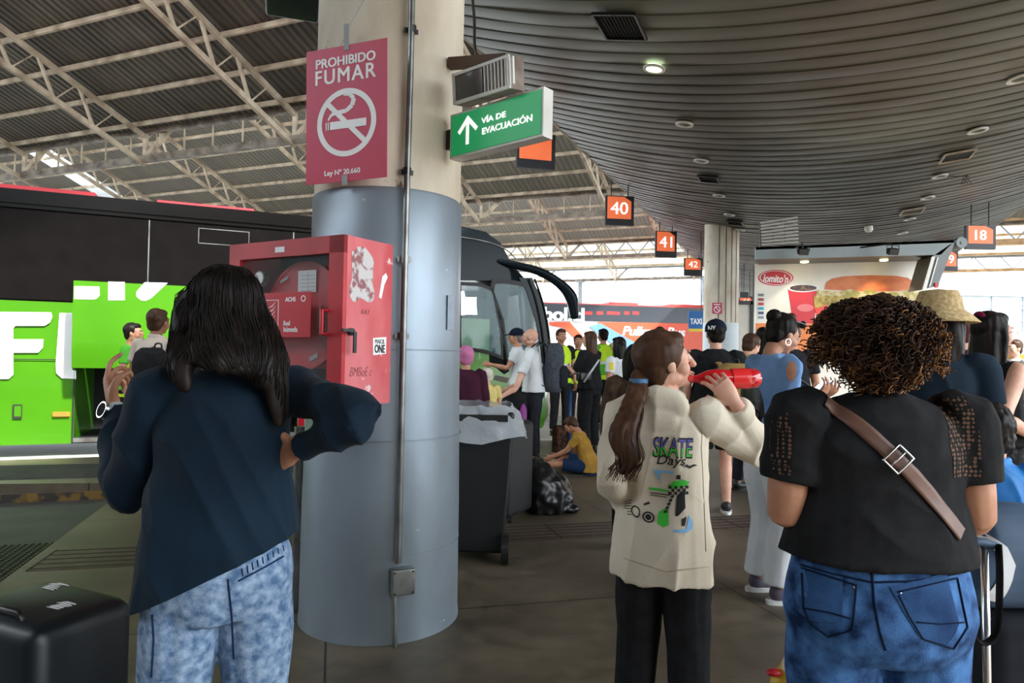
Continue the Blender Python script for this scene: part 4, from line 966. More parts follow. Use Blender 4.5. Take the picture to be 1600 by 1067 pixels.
top = [(1276 + i * 9.5, 454 + random.uniform(-2, 3)) for i in range(20)]; bot = [(1446 - i * 9.5, 476 + random.uniform(-4, 4)) for i in range(19)]
kpoly(mb, top + bot, .004); mb.build('filling_picture', mat('filling', srgb(226, 208, 160), .5, col2=srgb(168, 156, 70), scale=7, lo=.45, hi=.6), panel)
mb = MB(); top = [(1271 + i * 5, 462 + random.uniform(-3, 4)) for i in range(10)]; bot = [(1318 - i * 5, 478 + random.uniform(-3, 3)) for i in range(10)]
kpoly(mb, top + bot, .008); mb.build('lettuce_picture', mat('lettuce', srgb(196, 170, 84), .5, col2=srgb(140, 120, 40), scale=16, lo=.4, hi=.6), panel)
mb = MB(); kpoly(mb, [(1270, 478), (1320, 474), (1420, 476), (1445, 470), (1440, 520), (1290, 520)], .0065); mb.build('tray_picture', flat('tray_red', srgb(232, 62, 44), .4), panel)
mb = MB(); kpoly(mb, [(1181, 505), (1466, 505), (1466, 560), (1181, 560)], .001); mb.build('orange_band', flat('kiosk_orange', srgb(228, 128, 62), .5), panel)
cols = [(120, 120, 120), (150, 60, 30), (190, 50, 50), (40, 160, 190), (70, 80, 110), (130, 140, 160)]
mb = MB(); mb.fbox(kq(1182.5, 503, .002), kq(1195.5, 503, .002) - kq(1182.5, 503, .002), UP * .5, V((0, -.002, 0))); strip_ = mb.build('payment_sticker', flat('sticker_pale', srgb(226, 228, 222), .5), panel)
for i, c_ in enumerate(cols):
    mb = MB(); a = kq(1184.5, 463 + i * 7, .006); mb.fbox(a, V((.09, 0, 0)), UP * .045, V((0, -.002, 0))); mb.build('card_mark', flat('mark%d' % i, srgb(*c_), .5), strip_)
# fascia projecting forward
FO = .75
mb = MB(); a = at(1181, 386, KY - FO); b = at(1493, 375, KY - FO); a2 = at(1181, 405, KY - FO); b2 = at(1470, 398, KY - FO)
mb.prism([a, b, b2, a2], (0, .05, 0)); mb.prism([V((a.x, KY - FO, a.z)), V((b.x, KY - FO, b.z)), b + U * 1.3, a + U * 1.3], (0, 0, -.04))
fas = mb.build('fascia', m_kgrey, t)
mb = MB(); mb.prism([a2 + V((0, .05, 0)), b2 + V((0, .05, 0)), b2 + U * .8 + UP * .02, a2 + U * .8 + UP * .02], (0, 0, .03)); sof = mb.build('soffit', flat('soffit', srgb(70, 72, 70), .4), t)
for px in (1257, 1381):
    mb = MB(); c = at(px, 408, KY - .3); c.z = a2.z - .004 + (b2.z - a2.z) * (px - 1181) / 289; mb.disc(c, (.06, 0, 0), (0, .06, 0), (0, 0, .015), 20); mb.build('recessed_lamp', mat('warm_lamp', (.9, .8, .5), .3, emit=(1, .82, .35), estr=2), sof)
    ld = bpy.data.lights.new('kiosk_spot', 'SPOT'); ld.energy = 3; ld.color = (1, .85, .6); ld.spot_size = 1.6; ld.shadow_soft_size = .05
    lo_ = bpy.data.objects.new('kiosk_spot', ld); COL.objects.link(lo_); lo_.location = c - UP * .03
mb = MB(); j = [at(1455, 402, KY - FO), at(1493, 376, KY - FO), at(1466, 446, KY - FO), at(1440, 453, KY - FO)]
mb.prism(j, (0, .35, 0)); jm = mb.build('slanted_end_panel', flat('end_grey', srgb(108, 112, 110), .4), t)
mb = MB(); e = [at(1455, 401, KY - FO - .01), at(1460, 401, KY - FO - .01), at(1446, 452, KY - FO - .01), at(1440, 453, KY - FO - .01)]; mb.prism(e, (0, -.02, 0)); e = [at(1464, 402, KY - FO - .01), at(1466, 402, KY - FO - .01), at(1453, 448, KY - FO - .01), at(1451, 448, KY - FO - .01)]; mb.prism(e, (0, -.01, 0)); mb.build('frame_strip', m_white, jm)
mb = MB(); mb.fbox(at(1461, 449, KY - FO - .02), V((.045, 0, 0)), (0, .02, 0), UP * .07); mb.build('red_end_cap', m_lred, jm)
for px, lab in ((1255, 'black spotlight on the left part of the kiosk fascia'), (1395, 'black spotlight on a long arm at the right part of the kiosk fascia')):
    c = at(px, 393, KY - FO - .3)
    ts = thing('spotlight', c, lab, 'spotlight')
    mb = MB(); mb.box(c, (.14, .09, .09), Matrix.Rotation(.4, 3, 'X'), bev=.008); mb.build('housing', m_dark, ts)
    mb = MB(); k_ = -.0 if px < 1300 else -.32; mb.tube([c + V((0, .02, .05)), c + V((0, .03, .12)), V((c.x + k_, KY - FO, c.z + .1))], .012, 8); mb.tube([c + V((-.09, 0, 0)), c + V((-.09, .0, .09)), c + V((.09, 0, .09)), c + V((.09, 0, 0))], .007, 6); mb.build('arm', m_dark, ts)
# things on the kiosk roof
zt_ = a.z
mb = MB(); q0, q1, q2, q3 = at(1188, 347, KY - .3), at(1246, 338, KY - .3), at(1248, 382, KY - .3), at(1190, 386, KY - .3)
t2 = thing('louvred_panel', (q2 + q3) / 2, 'small pale louvred metal grille standing on the left of the kiosk roof', 'grille')
for i in range(8):
    v = i / 8; mb.prism([q0.lerp(q3, v), q1.lerp(q2, v), q1.lerp(q2, v + .07) + V((0, -.02, 0)), q0.lerp(q3, v + .07) + V((0, -.02, 0))], (0, .012, 0))
mb.build('slats', flat('louvre', srgb(190, 186, 176), .5), t2)
mb = MB()
for f_ in (0, .33, .66, 1): mb.fbox(q0.lerp(q1, f_) + V((-.01, .02, 0)), (.025, 0, 0), (0, .02, 0), q3 - q0)
mb.build('upright', flat('louvre_d', srgb(80, 78, 72), .5), t2)
c = at(1283, 379, KY - .1); c.z = zt_ + .0; mb = MB(); mb.loft([(c, (.05, 0, 0), (0, .05, 0)), (c + UP * .07, (.05, 0, 0), (0, .05, 0)), (c + UP * .07, (.2, 0, 0), (0, .16, 0)), (c + UP * .11, (.19, 0, 0), (0, .15, 0))], 28)
solid(mb, 'roof_fan_cap', m_white, 'white flat dome on a stem on the kiosk roof', 'vent cap', smooth='auto')
c = at(1503, 379, KY - .62); mb = MB(); mb.disc(c, (.085, 0, 0), UP * .085, (0, .5, 0), 28); mb.disc(c + V((0, -.01, 0)), (.025, 0, 0), UP * .025, (0, .02, 0), 12); mb.fbox(c + V((-.11, .05, -.03)), (.1, 0, 0), (0, .1, 0), UP * .05)
solid(mb, 'awning_roller', m_kgrey, 'grey round awning roller end at the right corner of the kiosk fascia', 'roller', smooth='auto')
# neighbour stall behind, between pillar and kiosk
a = at(1150, 462, 21.5); b = at(1177, 462, 21.5)
t = thing('shop_stall', V((a.x, 21.5, 0)), 'pale stall with black frame glimpsed between the far pillar and the kiosk', 'stall')
mb = MB(); mb.fbox(V((a.x, 21.5, 0)), (b.x - a.x + 1.2, 0, 0), (0, 2, 0), UP * 3.2); mb.build('wall', flat('stall_wall', srgb(222, 214, 200), .6), t)
mb = MB(); mb.fbox(V((b.x - .1, 21.44, 0)), (.12, 0, 0), (0, .05, 0), UP * 3.2); mb.fbox(V((a.x, 21.44, 3.1)), (b.x - a.x, 0, 0), (0, .05, 0), UP * .12); mb.build('frame', m_dark, t)
mb = MB(); z_ = at(1160, 566, 21.4).z; mb.fbox(V((a.x + .1, 21.2, z_ - .4)), (b.x - a.x - .2, 0, 0), (0, .28, 0), UP * .6); mb.build('red_counter_sign', flat('stall_red', srgb(178, 40, 44), .5), t)

# ================================================================== TERMINAL BUILDING FAR RIGHT
BY = 50.0
def bq(px, py): return at(px, py, BY)
t = thing('terminal_building', V((30, BY + 2, 0)), 'pale terminal building with long glazed upper floor beyond the right bays', 'building')
zf1, zf0, zg0 = bq(1540, 438).z, bq(1540, 462).z, bq(1540, 518).z
xl = bq(1405, 500).x
mb = MB(); mb.fbox(V((xl, BY, zf0)), (50, 0, 0), (0, 6, 0), UP * (zf1 - zf0)); fa = mb.build('fascia', flat('fascia_pink', srgb(214, 206, 206), .5), t)
mb = MB(); mb.fbox(V((xl, BY + 5, -.15)), (50, 0, 0), (0, 1, 0), UP * zf0); mb.build('rear_wall', flat('bright_wall', srgb(206, 216, 220), .6), t)
mb = MB(); mb.fbox(V((xl, BY + .2, -.15)), (50, 0, 0), (0, .3, 0), UP * (zg0 + .15)); mb.build('lower_wall', flat('lower_wall', srgb(168, 176, 182), .6), t)
mb = MB(); mb.fbox(V((xl, BY + .25, zg0)), (50, 0, 0), (0, .02, 0), UP * (zf0 - zg0)); gz = mb.build('glazing', mat('facade_glass', (.75, .88, .92), .08, alpha=.45), t)
mb = MB(); x_0 = xl
while x_0 < xl + 50: mb.fbox(V((x_0, BY + .15, zg0)), (.07, 0, 0), (0, .08, 0), UP * (zf0 - zg0)); x_0 += 2.3
for v in (0, .33, .66, 1): mb.fbox(V((xl, BY + .14, zg0 + (zf0 - zg0) * v - .03)), (50, 0, 0), (0, .08, 0), UP * .06)
mb.build('mullions', m_grey, t)
mb = MB(); x_0 = xl
while x_0 < xl + 50: mb.fbox(V((x_0, BY - .01, zf0)), (.03, 0, 0), (0, .02, 0), UP * (zf1 - zf0)); x_0 += 2.7
mb.build('panel_joints', m_grey, fa)
c = at(1600, 575, 14); t = thing('ticket_machine', V((c.x, 14, 0)), 'yellow machine cut by the right edge of the view', 'machine')
mb = MB(); mb.box(V((c.x, 14.2, .8)), (.5, .4, 1.6), bev=.02); bo = mb.build('body', flat('machine_yellow', srgb(226, 178, 40), .5), t); mb = MB(); mb.box(V((c.x, 13.995, 1.25)), (.36, .02, .3)); mb.build('screen', m_dark, t)
# added unseen wall behind the camera, cutting front light and darkening coach reflections
mb = MB(); c = st(-30, 0, 0); 
mb.prism([st(-19, -60, -.15), st(-19, 40, -.15), st(-19.3, 40, -.15), st(-19.3, -60, -.15)], (0, 0, 11)); structure(mb, 'wall_back_added', flat('dim_wall', srgb(78, 72, 64), .8))
# ================================================================== PEOPLE
m_skin = mat('skin_tan', srgb(196, 142, 112), .5, col2=srgb(180, 124, 96), scale=12)
m_skinl = mat('skin_light', srgb(222, 172, 148), .5, col2=srgb(206, 150, 128), scale=12)
m_skind = mat('skin_brown', srgb(158, 104, 78), .5, col2=srgb(140, 90, 66), scale=12)
m_hairb = mat('hair_black', srgb(18, 15, 14), .45, col2=srgb(34, 27, 24), scale=30, stretch=(1, 1, .1))
m_hairbr = mat('hair_brown', srgb(62, 42, 32), .4, col2=srgb(84, 58, 42), scale=30, stretch=(1, 1, .1))
m_hairrim = mat('hair_golden_rim_light', srgb(176, 122, 70), .4, col2=srgb(104, 68, 40), scale=30)
m_eye = flat('eye_white', srgb(230, 226, 220), .2); m_pupil = flat('pupil', (.01, .008, .006), .1); m_lip = flat('lip', srgb(170, 92, 84), .4)
def hand(mb, w, f, n, t, s=1.0, curl=.35, thumb=.5, curls=None):
    f = V(f).normalized(); n = V(n); n = (n - f * n.dot(f)).normalized(); t = V(t); t = (t - f * t.dot(f) - n * t.dot(n)).normalized()
    w = V(w)
    mb.loft([(w - f * .03 * s, t * .024 * s, n * .018 * s), (w + f * .005 * s, t * .026 * s, n * .018 * s), (w + f * .035 * s, t * .037 * s, n * .018 * s), (w + f * .07 * s, t * .042 * s, n * .015 * s), (w + f * .094 * s, t * .04 * s, n * .012 * s)], 14)
    for k in range(4):
        c = (curls[k] if curls else curl + .04 * k)
        b = w + f * (.088 - .004 * abs(k - 1)) * s + t * (.0305 - .0203 * k) * s
        Ls = [.043, .027, .022]; sc = [.93, 1.04, .97, .76][k] * s; pts = [b - f * .01 * s, b]; ang = 0
        for q, L in enumerate(Ls):
            ang += c * [.9, 1.25, .85][q] * 1.3
            d = f * math.cos(ang) + n * math.sin(ang) + t * (.1 * (1.5 - k)); pts.append(pts[-1] + d.normalized() * L * sc)
        mb.tube(pts, [.009 * s, .009 * s, .0084 * s, .0078 * s, .0066 * s], 8, dome=.9, sub=2)
    b = w + f * .018 * s + t * .02 * s
    d1 = (f * .62 + t * .72 + n * .25).normalized(); d2 = (f * (.95 - .5 * thumb) + t * (.35 - .6 * thumb) + n * (.1 + 1.1 * thumb)).normalized()
    mb.tube([b, b + d1 * .042 * s, b + d1 * .042 * s + (d1 + d2).normalized() * .03 * s, b + d1 * .042 * s + (d1 + d2).normalized() * .03 * s + d2 * .026 * s], [.014 * s, .0125 * s, .0105 * s, .0085 * s], 8, dome=.9, sub=2)
def rotm(yaw, pitch, roll=0.0): return Matrix.Rotation(R(yaw), 3, 'Z') @ Matrix.Rotation(R(pitch), 3, 'X') @ Matrix.Rotation(R(roll), 3, 'Y')
def head_mb(mb, C, M, jaw=1.0):
    h = lambda x, y, z: C + M @ V((x, y, z))
    mb.ell(h(0, -.012, .022), (.074, .092, .088), M, 20); mb.ell(h(0, .028, -.045), (.055 * jaw, .055, .062), M, 16)
    mb.ell(h(0, .045, .012), (.062, .046, .055), M, 16); mb.ell(h(0, .066, -.088), (.022, .02, .018), M, 12)
    for s in (-1, 1):
        mb.ell(h(.04 * s, .05, -.03), (.026, .032, .03), M, 12); mb.ell(h(.076 * s, -.004, -.012), (.009, .02, .032), M @ Matrix.Rotation(.25, 3, 'X'), 12)
        mb.ell(h(.045 * s, .0, -.062), (.02, .05, .028), M, 10)
    mb.ell(h(0, .084, .032), (.05, .012, .01), M, 12)
    mb.tube([h(0, .088, .022), h(0, .1, -.002), h(0, .108, -.022)], [.009, .011, .014], 10, dome=.8); mb.ell(h(0, .092, -.056), (.024, .012, .013), M, 12)
def face_parts(C, M, body, brow=True, hairm=None, lip=True):
    h = lambda x, y, z: C + M @ V((x, y, z))
    for s in (-1, 1):
        mb = MB(); mb.ell(h(.031 * s, .081, .008), (.0125, .009, .0075), M, 12); e = mb.build('eye', m_eye, body, True, world=False)
        mb = MB(); mb.ell(h(.031 * s, .0885, .008), (.0052, .003, .0052), M, 8); mb.build('pupil', m_pupil, e, True, world=False) if False else None
        mb = MB(); mb.tube([h(.012 * s, .095, .026), h(.03 * s, .094, .031), h(.05 * s, .08, .026)], [.003, .0038, .002], 6, dome=.6); mb.build('eyebrow', hairm or m_hairb, body, True, world=False)
    if lip: mb = MB(); mb.tube([h(-.021, .095, -.056), h(0, .104, -.055), h(.021, .095, -.056)], [.003, .0055, .003], 8, dome=.6); mb.build('lips', m_lip, body, True, world=False)
def hair_mesh(C, M, kind, length=.3, vol=1.0, spread=1.0):
    mb = MB(); h = lambda x, y, z: C + M @ V((x, y, z))
    v = vol
    mb.ell(h(0, -.026, .034), (.084 * v, .094 * v, .092 * v), M, 20)
    mb.ell(h(0, .028, .082), (.062 * v, .052, .034 * v), M, 14)
    mb.ell(h(0, -.05, -.02), (.074 * v, .055 * v, .075 * v), M, 16)
    for s in (-1, 1): mb.ell(h(.066 * s, -.02, .022), (.018, .05, .05), M, 12)
    if kind in ('long', 'halflong'):
        L = length; w_ = .088 * v * spread
        down = M @ V((0, -.1, -1)); 
        secs = []
        for i, (f, ww, dd) in enumerate(((0, .8, .05), (.12, 1, .062), (.35, 1.06, .058), (.6, 1.05, .05), (.85, .85, .038), (1, .5, .02))):
            c = h(0, -.045, .04) + V((0, 0, -1)) * L * f + M @ V((0, -.03 * f, 0)); secs.append((c, M @ V((w_ * ww, 0, 0)), M @ V((0, dd * v, 0))))
        mb.loft(secs, 18)
        for s in (-1, 1): mb.tube([h(.07 * s, -.0, .05), h(.084 * s, -.01, -.03), h(.082 * s, -.02, -.1), h(.08 * s * spread, -.03, -.04 - L * .6)], [.022, .024, .024, .012], 10, sub=2, dome=.7)
    if kind == 'bun': mb.ell(h(0, -.035, .15), (.05, .05, .045), M, 14)
    if kind == 'lowbun': mb.ell(h(0, -.12, -.01), (.045, .04, .045), M, 14)
    if kind == 'ponytail':
        p = [h(0, -.09, -.02), h(0, -.14, -.03), h(-.01, -.16, -.12), h(-.0, -.15, -.05 - length), h(.0, -.13, -.1 - length)]
        mb.tube(p, [.03, .035, .05, .045, .012], 14, sub=4, dome=.6)
    return mb
def person(name, label, px=None, Y=None, loc=None, face=0.0, H=None, top_py=None, bw=1.0, hipw=None, vox=.011, skin=None, hair=('short', m_hairb, {}), shirt=None, pants=None, shoes=(None, None),
           armL=None, armR=None, handL=None, handR=None, yaw=0, pitch=0, roll=0, lean=(0, 0), legs=None, z0=0.0, features=True, facep=True, group=None, hatk=None, hemcut=None, wr=.006, depth=1.0, belly=0.0, neckext=0.0, wfreq=7.0, bvox=None):
    skin = skin or m_skin
    if loc is None: p = at(px, 560, Y); loc = V((p.x, Y, z0))
    if H is None: H = at(px, top_py, Y).z - z0
    s = H / 1.70
    t = thing(name, loc, label, 'person', R(face), group, s)
    inv = wm(t).inverted()
    def loc_(p): return inv @ V(p)
    ln = lambda p: V((p[0] + lean[0] * max(0, p[2] - .95), p[1] + lean[1] * max(0, p[2] - .95), p[2]))
    hw = hipw or bw
    SH = {-1: ln((-.168 * bw, -.005, 1.385)), 1: ln((.168 * bw, -.005, 1.385))}
    def arm(spec, sg):
        S = SH[sg]
        if spec is None: e, w_ = V((.05, -.01, -.27)), V((.06, .05, -.52))
        elif spec[0] == 'w': return S, loc_(spec[1]), loc_(spec[2])
        else: e, w_ = V(spec[0]), V(spec[1])
        return S, S + V((e.x * sg, e.y, e.z)), S + V((w_.x * sg, w_.y, w_.z))
    AR = {-1: arm(armL, -1), 1: arm(armR, 1)}
    # legs
    LG = {}
    for sg in (-1, 1):
        if legs: hp, kn, an = [V(q) for q in legs[0 if sg < 0 else 1]]
        else: hp, kn, an = V((.088 * sg * hw, 0, .88)), V((.1 * sg, .025, .48)), V((.11 * sg, -.01, .085))
        LG[sg] = (hp, kn, an)
    kf = 1 if bw < 1.15 else 1.18
    # ---- body (one continuous surface)
    mb = MB(); th = .985
    tor = [(.84, .15 * hw, .10), (.93, .165 * hw, .105), (1.06, .135 * bw, .09), (1.2, .15 * bw, .1), (1.32, .155 * bw, .098), (1.4, .115 * bw, .075), (1.43, .07, .06)]
    mb.loft([(ln((0, 0, z)), V((a * th, 0, 0)), V((0, b * th * depth, 0))) for z, a, b in tor], 20, dome=.3)
    HC = ln((0, .012, 1.585 + neckext)); HM = rotm(yaw, pitch, roll)
    HC = ln((0, 0, 1.46)) + HM @ V((0, .018, .125 + neckext))
    mb.tube([ln((0, -.012, 1.38)), ln((0, -.008, 1.46)), HC + HM @ V((0, -.015, -.03))], [.062, .052, .052], 14, dome=.3)
    head_mb(mb, HC, HM)
    ar = 1.0 if bw < 1.2 else 1.3
    for sg in (-1, 1):
        S, E, Wp = AR[sg]
        mb.tube([S + V((-.03 * sg, 0, 0)), S, S.lerp(E, .5), E, E.lerp(Wp, .35), Wp], [.04 * ar, .046 * ar, .043 * ar, .036 * ar, .038 * ar, .026], 12, dome=.6, sub=2)
        f = (Wp - E).normalized(); hs = handR if sg > 0 else handL
        if hs and hs.get('none'): continue
        if hs:
            ff = inv.to_3x3() @ V(hs['f']) if 'f' in hs else f
            nn = inv.to_3x3() @ V(hs['n']); tt = inv.to_3x3() @ V(hs['t'])
            hand(mb, Wp + f * .01, ff, nn, tt, 1.0, hs.get('curl', .35), hs.get('thumb', .5), hs.get('curls'))
        else: hand(mb, Wp + f * .01, f, V((-sg, .2, 0)), V((0, 1, .1)), 1.0, .35)
        hp, kn, an = LG[sg]
    for sg in (-1, 1):
        hp, kn, an = LG[sg]
        mb.tube([hp, hp.lerp(kn, .4), kn, kn.lerp(an, .3), an, an + (an - kn).normalized() * .02], [.08 * kf, .074 * kf, .052, .054, .036, .035], 12, dome=.5, sub=2)
        fy = V((0, 1, 0)) if not legs else V((0, 1, 0))
        if not shoes[0]: mb.ell(an + V((0, .06, -.045)), (.04, .11, .03), None, 12)
    me = remesh(mb, bvox or vox, 3); body = mesh_obj(me, 'body', skin, t)
    if facep and features: face_parts(HC, HM, body, hairm=hair[1])
    res = {'root': t, 'body': body, 'HC': HC, 'HM': HM, 'AR': AR, 'inv': inv, 's': s, 'LG': LG, 'SH': SH}
    # ---- pants / skirt
    PR = [(.70, .17, .13), (.84, .176, .124), (.9, .19, .136), (.96, .184, .128), (1.05, .166, .114), (1.2, .15, .1)]
    def prad(z):
        for (z0_, a0_, b0_), (z1_, a1_, b1_) in zip(PR, PR[1:]):
            if z0_ <= z <= z1_: f_ = (z - z0_) / (z1_ - z0_); return a0_ + (a1_ - a0_) * f_, b0_ + (b1_ - b0_) * f_
        return (0, 0)
    if pants:
        kind, pm, o = pants; mb = MB(); top = o.get('top', 1.0); fit = o.get('fit', 1.0)
        if kind != 'dress':
            mb.loft([(ln((0, -.005, z)), V((a * hw, 0, 0)), V((0, b * depth * (1.15 if hw > 1.2 else 1), 0))) for z, a, b in ((.80, .14, .1), (.84, .172, .118), (.9, .184, .13), (.96, .178, .122), (top, .158, .108))], 22)
        if kind in ('pants', 'shorts'):
            for sg in (-1, 1):
                hp, kn, an = LG[sg]; end = an if kind == 'pants' else hp.lerp(kn, o.get('len', .95))
                if kind == 'pants': mb.tube([hp + V((0, -.005, .03)), hp.lerp(kn, .35), kn, kn.lerp(an, .45), an + V((0, 0, .02))], [.094 * kf, .092 * kf * (1 + (fit - 1) * .5), .07 * fit, .066 * fit, .06 * o.get('cuff', 1.0)], 14, sub=3)
                else: mb.tube([hp + V((0, -.005, .03)), hp.lerp(kn, .4), end], [.1 * kf, .1 * kf, .09 * kf], 14, sub=2)
        elif kind == 'skirt':
            mb.loft([(V((0, 0, z)), V((a * hw, 0, 0)), V((0, b, 0))) for z, a, b in ((.12, .26, .24), (.5, .22, .18), (.85, .185, .13), (top, .14, .1))], 24)
        elif kind == 'dress':
            mb.loft([(ln((0, 0, z)), V((a * hw, 0, 0)), V((0, b, 0))) for z, a, b in ((o.get('len', .3), .2, .17), (.6, .2, .17), (.88, .19, .14), (1.05, .15, .11))], 24)
        me = remesh(mb, vox, 5); so = random.random() * 50
        wrinkle(me, lambda c, n: wr * .8 * (abs(nz(c, (wfreq * 1.4, wfreq * 1.4, wfreq * .8), so)) * 2 - .35))
        res['pants'] = mesh_obj(me, 'trousers' if kind == 'pants' else ('skirt' if kind in ('skirt', 'dress') else 'shorts'), pm, t)
    # ---- shirt
    if shirt:
        kind, sm, o = shirt; mb = MB(); hem = o.get('hem', .93); g = o.get('loose', 1.0)
        secs = [(hem, (.196 if hem < .92 else .182) * (hw if hem < 1.02 else (bw + hw) / 2) * g, .138 if hem < .92 else .128), (max(hem + .04, .98), .165 * (bw + hw) / 2 * g, .12), (1.08, .15 * bw * g, .106), (1.2, .164 * bw, .113), (1.31, .169 * bw, .112), (1.375, .15 * bw, .098), (1.42, .1 * bw, .075), (1.445, .068, .062)]
        dd_ = depth * (1.15 if hw > 1.2 else 1)
        secs = [(z, max(a, prad(z)[0] * hw + .02) if z < 1.1 else a, max(b * depth * g, prad(z)[1] * dd_ + .018) if z < 1.1 else b * depth * g) for z, a, b in secs]
        mb.loft([(ln((0, belly * math.exp(-((z - 1.05) / .12) ** 2), z)), V((a, 0, 0)), V((0, b, 0))) for z, a, b in secs], 26)
        for sg in (-1, 1):
            S, E, Wp = AR[sg]; ex = 1.0 if bw < 1.2 else 1.22; k = o.get('sleeve_r', 1.0)
            if kind == 'long': mb.tube([S + V((-.045 * sg, 0, -.01)), S, S.lerp(E, .5), E, E.lerp(Wp, .4), E.lerp(Wp, .8), E.lerp(Wp, .97)], [.055, .062 * k, .057 * k, .052 * k, .05 * k, .04 * k, .036 * k], 16, sub=3)
            elif kind == 'short': mb.tube([S + V((-.045 * sg, 0, -.01)), S, S.lerp(E, .3), S.lerp(E, o.get('slen', .6))], [.055 * ex, .062 * ex, .06 * ex * k, .06 * ex * k], 16, sub=3)
            elif kind == 'vest': mb.ell(S + V((-.035 * sg, 0, 0)), (.05, .055, .05))
        if o.get('hood'):
            c = ln((0, -.075, 1.42)); mb.ell(c, (.105, .05, .075), Matrix.Rotation(.35, 3, 'X')); mb.ell(ln((0, 0, 1.455)), (.085, .085, .03))
            mb.ell(ln((0, -.1, 1.37)), (.07, .03, .07))
        if o.get('collar'): mb.tube([ln((.062 * math.cos(a), -.0 + .062 * math.sin(a), 1.455 - .012 * math.sin(a))) for a in [math.pi * 2 * i / 12 for i in range(13)]], .014, 8)
        me = remesh(mb, vox, 5)
        if hemcut:
            bm = bmesh.new(); bm.from_mesh(me)
            for (pt, no) in hemcut:
                bmesh.ops.bisect_plane(bm, geom=bm.verts[:] + bm.edges[:] + bm.faces[:], plane_co=loc_(pt), plane_no=inv.to_3x3() @ V(no), clear_outer=True)
            bm.to_mesh(me); bm.free()
        so = random.random() * 50; dg = o.get('fold', (0.3, 0.2, 1))
        wrinkle(me, lambda c, n: wr * ((1 - abs(nz((c.x + c.z * dg[0], c.y, c.z * dg[1]), (wfreq * 1.3, wfreq * 1.3, wfreq), so))) ** 3 * 2 - .9) + wr * .5 * nz(c, (14, 14, 8), so))
        res['shirt'] = mesh_obj(me, o.get('name', 'shirt'), sm, t)
    # ---- shoes
    if shoes[0]:
        for sg in (-1, 1):
            hp, kn, an = LG[sg]; mb = MB(); c = an + V((0, 0, -.045))
            mb.ell(c + V((0, .075, .0)), (.046, .105, .035)); mb.ell(c + V((0, -.01, .02)), (.042, .055, .055))
            mb.v = [V((q.x, q.y, max(q.z, c.z - .03))) for q in mb.v]
            me = remesh(mb, max(vox, .009), 2); sh = mesh_obj(me, 'shoe', shoes[0], t)
            mb = MB(); mb.loft([(c + V((0, .048, -.04)), V((.047, 0, 0)), V((0, .135, 0))), (c + V((0, .048, -.015)), V((.049, 0, 0)), V((0, .137, 0)))], 20); mb.build('sole', shoes[1] or m_dark, sh, world=False)
    # ---- hair
    if hair:
        kind, hm, o = hair
        if kind not in ('none', 'custom'):
            mb = hair_mesh(HC, HM, kind, **o); me = remesh(mb, vox * .8, 3); 
            wrinkle(me, lambda c, n: .0045 * nz(c, (45, 45, 9), 3) + .004 * nz(c, (16, 16, 5)))
            res['hair'] = mesh_obj(me, 'hair', hm, t)
    return res
def wbvh(o):
    M = wm(o); return BVHTree.FromPolygons([M @ v.co for v in o.data.vertices], [tuple(p.vertices) for p in o.data.polygons])
def decal(target, vs, fs, c, X, Y, mat_, name, grid=.015, off=.002, mi=None, back=.35):
    """lay flat shapes (vs in the X,Y plane around c) onto the target's surface"""
    X, Y = V(X).normalized(), V(Y).normalized(); N = X.cross(Y)
    me = bpy.data.meshes.new(name); me.from_pydata([(q[0], q[1], 0) for q in vs], [], fs); bm = bmesh.new(); bm.from_mesh(me)
    if mi:
        for f, k in zip(bm.faces, mi): f.material_index = k
    x0 = min(q[0] for q in vs); x1 = max(q[0] for q in vs); y0 = min(q[1] for q in vs); y1 = max(q[1] for q in vs)
    g = x0 + grid
    while g < x1: bmesh.ops.bisect_plane(bm, geom=bm.verts[:] + bm.edges[:] + bm.faces[:], plane_co=(g, 0, 0), plane_no=(1, 0, 0)); g += grid
    g = y0 + grid
    while g < y1: bmesh.ops.bisect_plane(bm, geom=bm.verts[:] + bm.edges[:] + bm.faces[:], plane_co=(0, g, 0), plane_no=(0, 1, 0)); g += grid
    bv = wbvh(target); inv = wm(target).inverted(); bad = []
    for v in bm.verts:
        o = V(c) + X * v.co.x + Y * v.co.y + N * back; hit, nn, idx, d_ = bv.ray_cast(o, -N)
        if hit is None: bad.append(v)
        else:
            v.co = inv @ (hit + N * off)
    bmesh.ops.delete(bm, geom=bad, context='VERTS')
    bm.to_mesh(me); bm.free()
    if not isinstance(mat_, (list, tuple)): mat_ = [mat_]
    for q in mat_: me.materials.append(q)
    me.shade_smooth()
    o = bpy.data.objects.new(name, me); COL.objects.link(o); o.parent = target
    return o
def flat_text(txt, w_, h_, bold=.0, shear=0.0, cx=0, cy=0):
    vs, fs = text_mb(txt, bold, shear, 0.0); x0 = min(q.x for q in vs); x1 = max(q.x for q in vs); y0 = min(q.y for q in vs); y1 = max(q.y for q in vs)
    return [(cx + (q.x - (x0 + x1) / 2) * w_ / (x1 - x0), cy + (q.y - (y0 + y1) / 2) * h_ / (y1 - y0)) for q in vs], fs
def rag(mbs, base_mat, name, voxel, parent, wr=.003, fr=12, smooth=3, mats=None):
    me = remesh(mbs, voxel, smooth); wrinkle(me, lambda c, n: wr * nz(c, (fr, fr, fr), 2)); return mesh_obj(me, name, base_mat, parent)
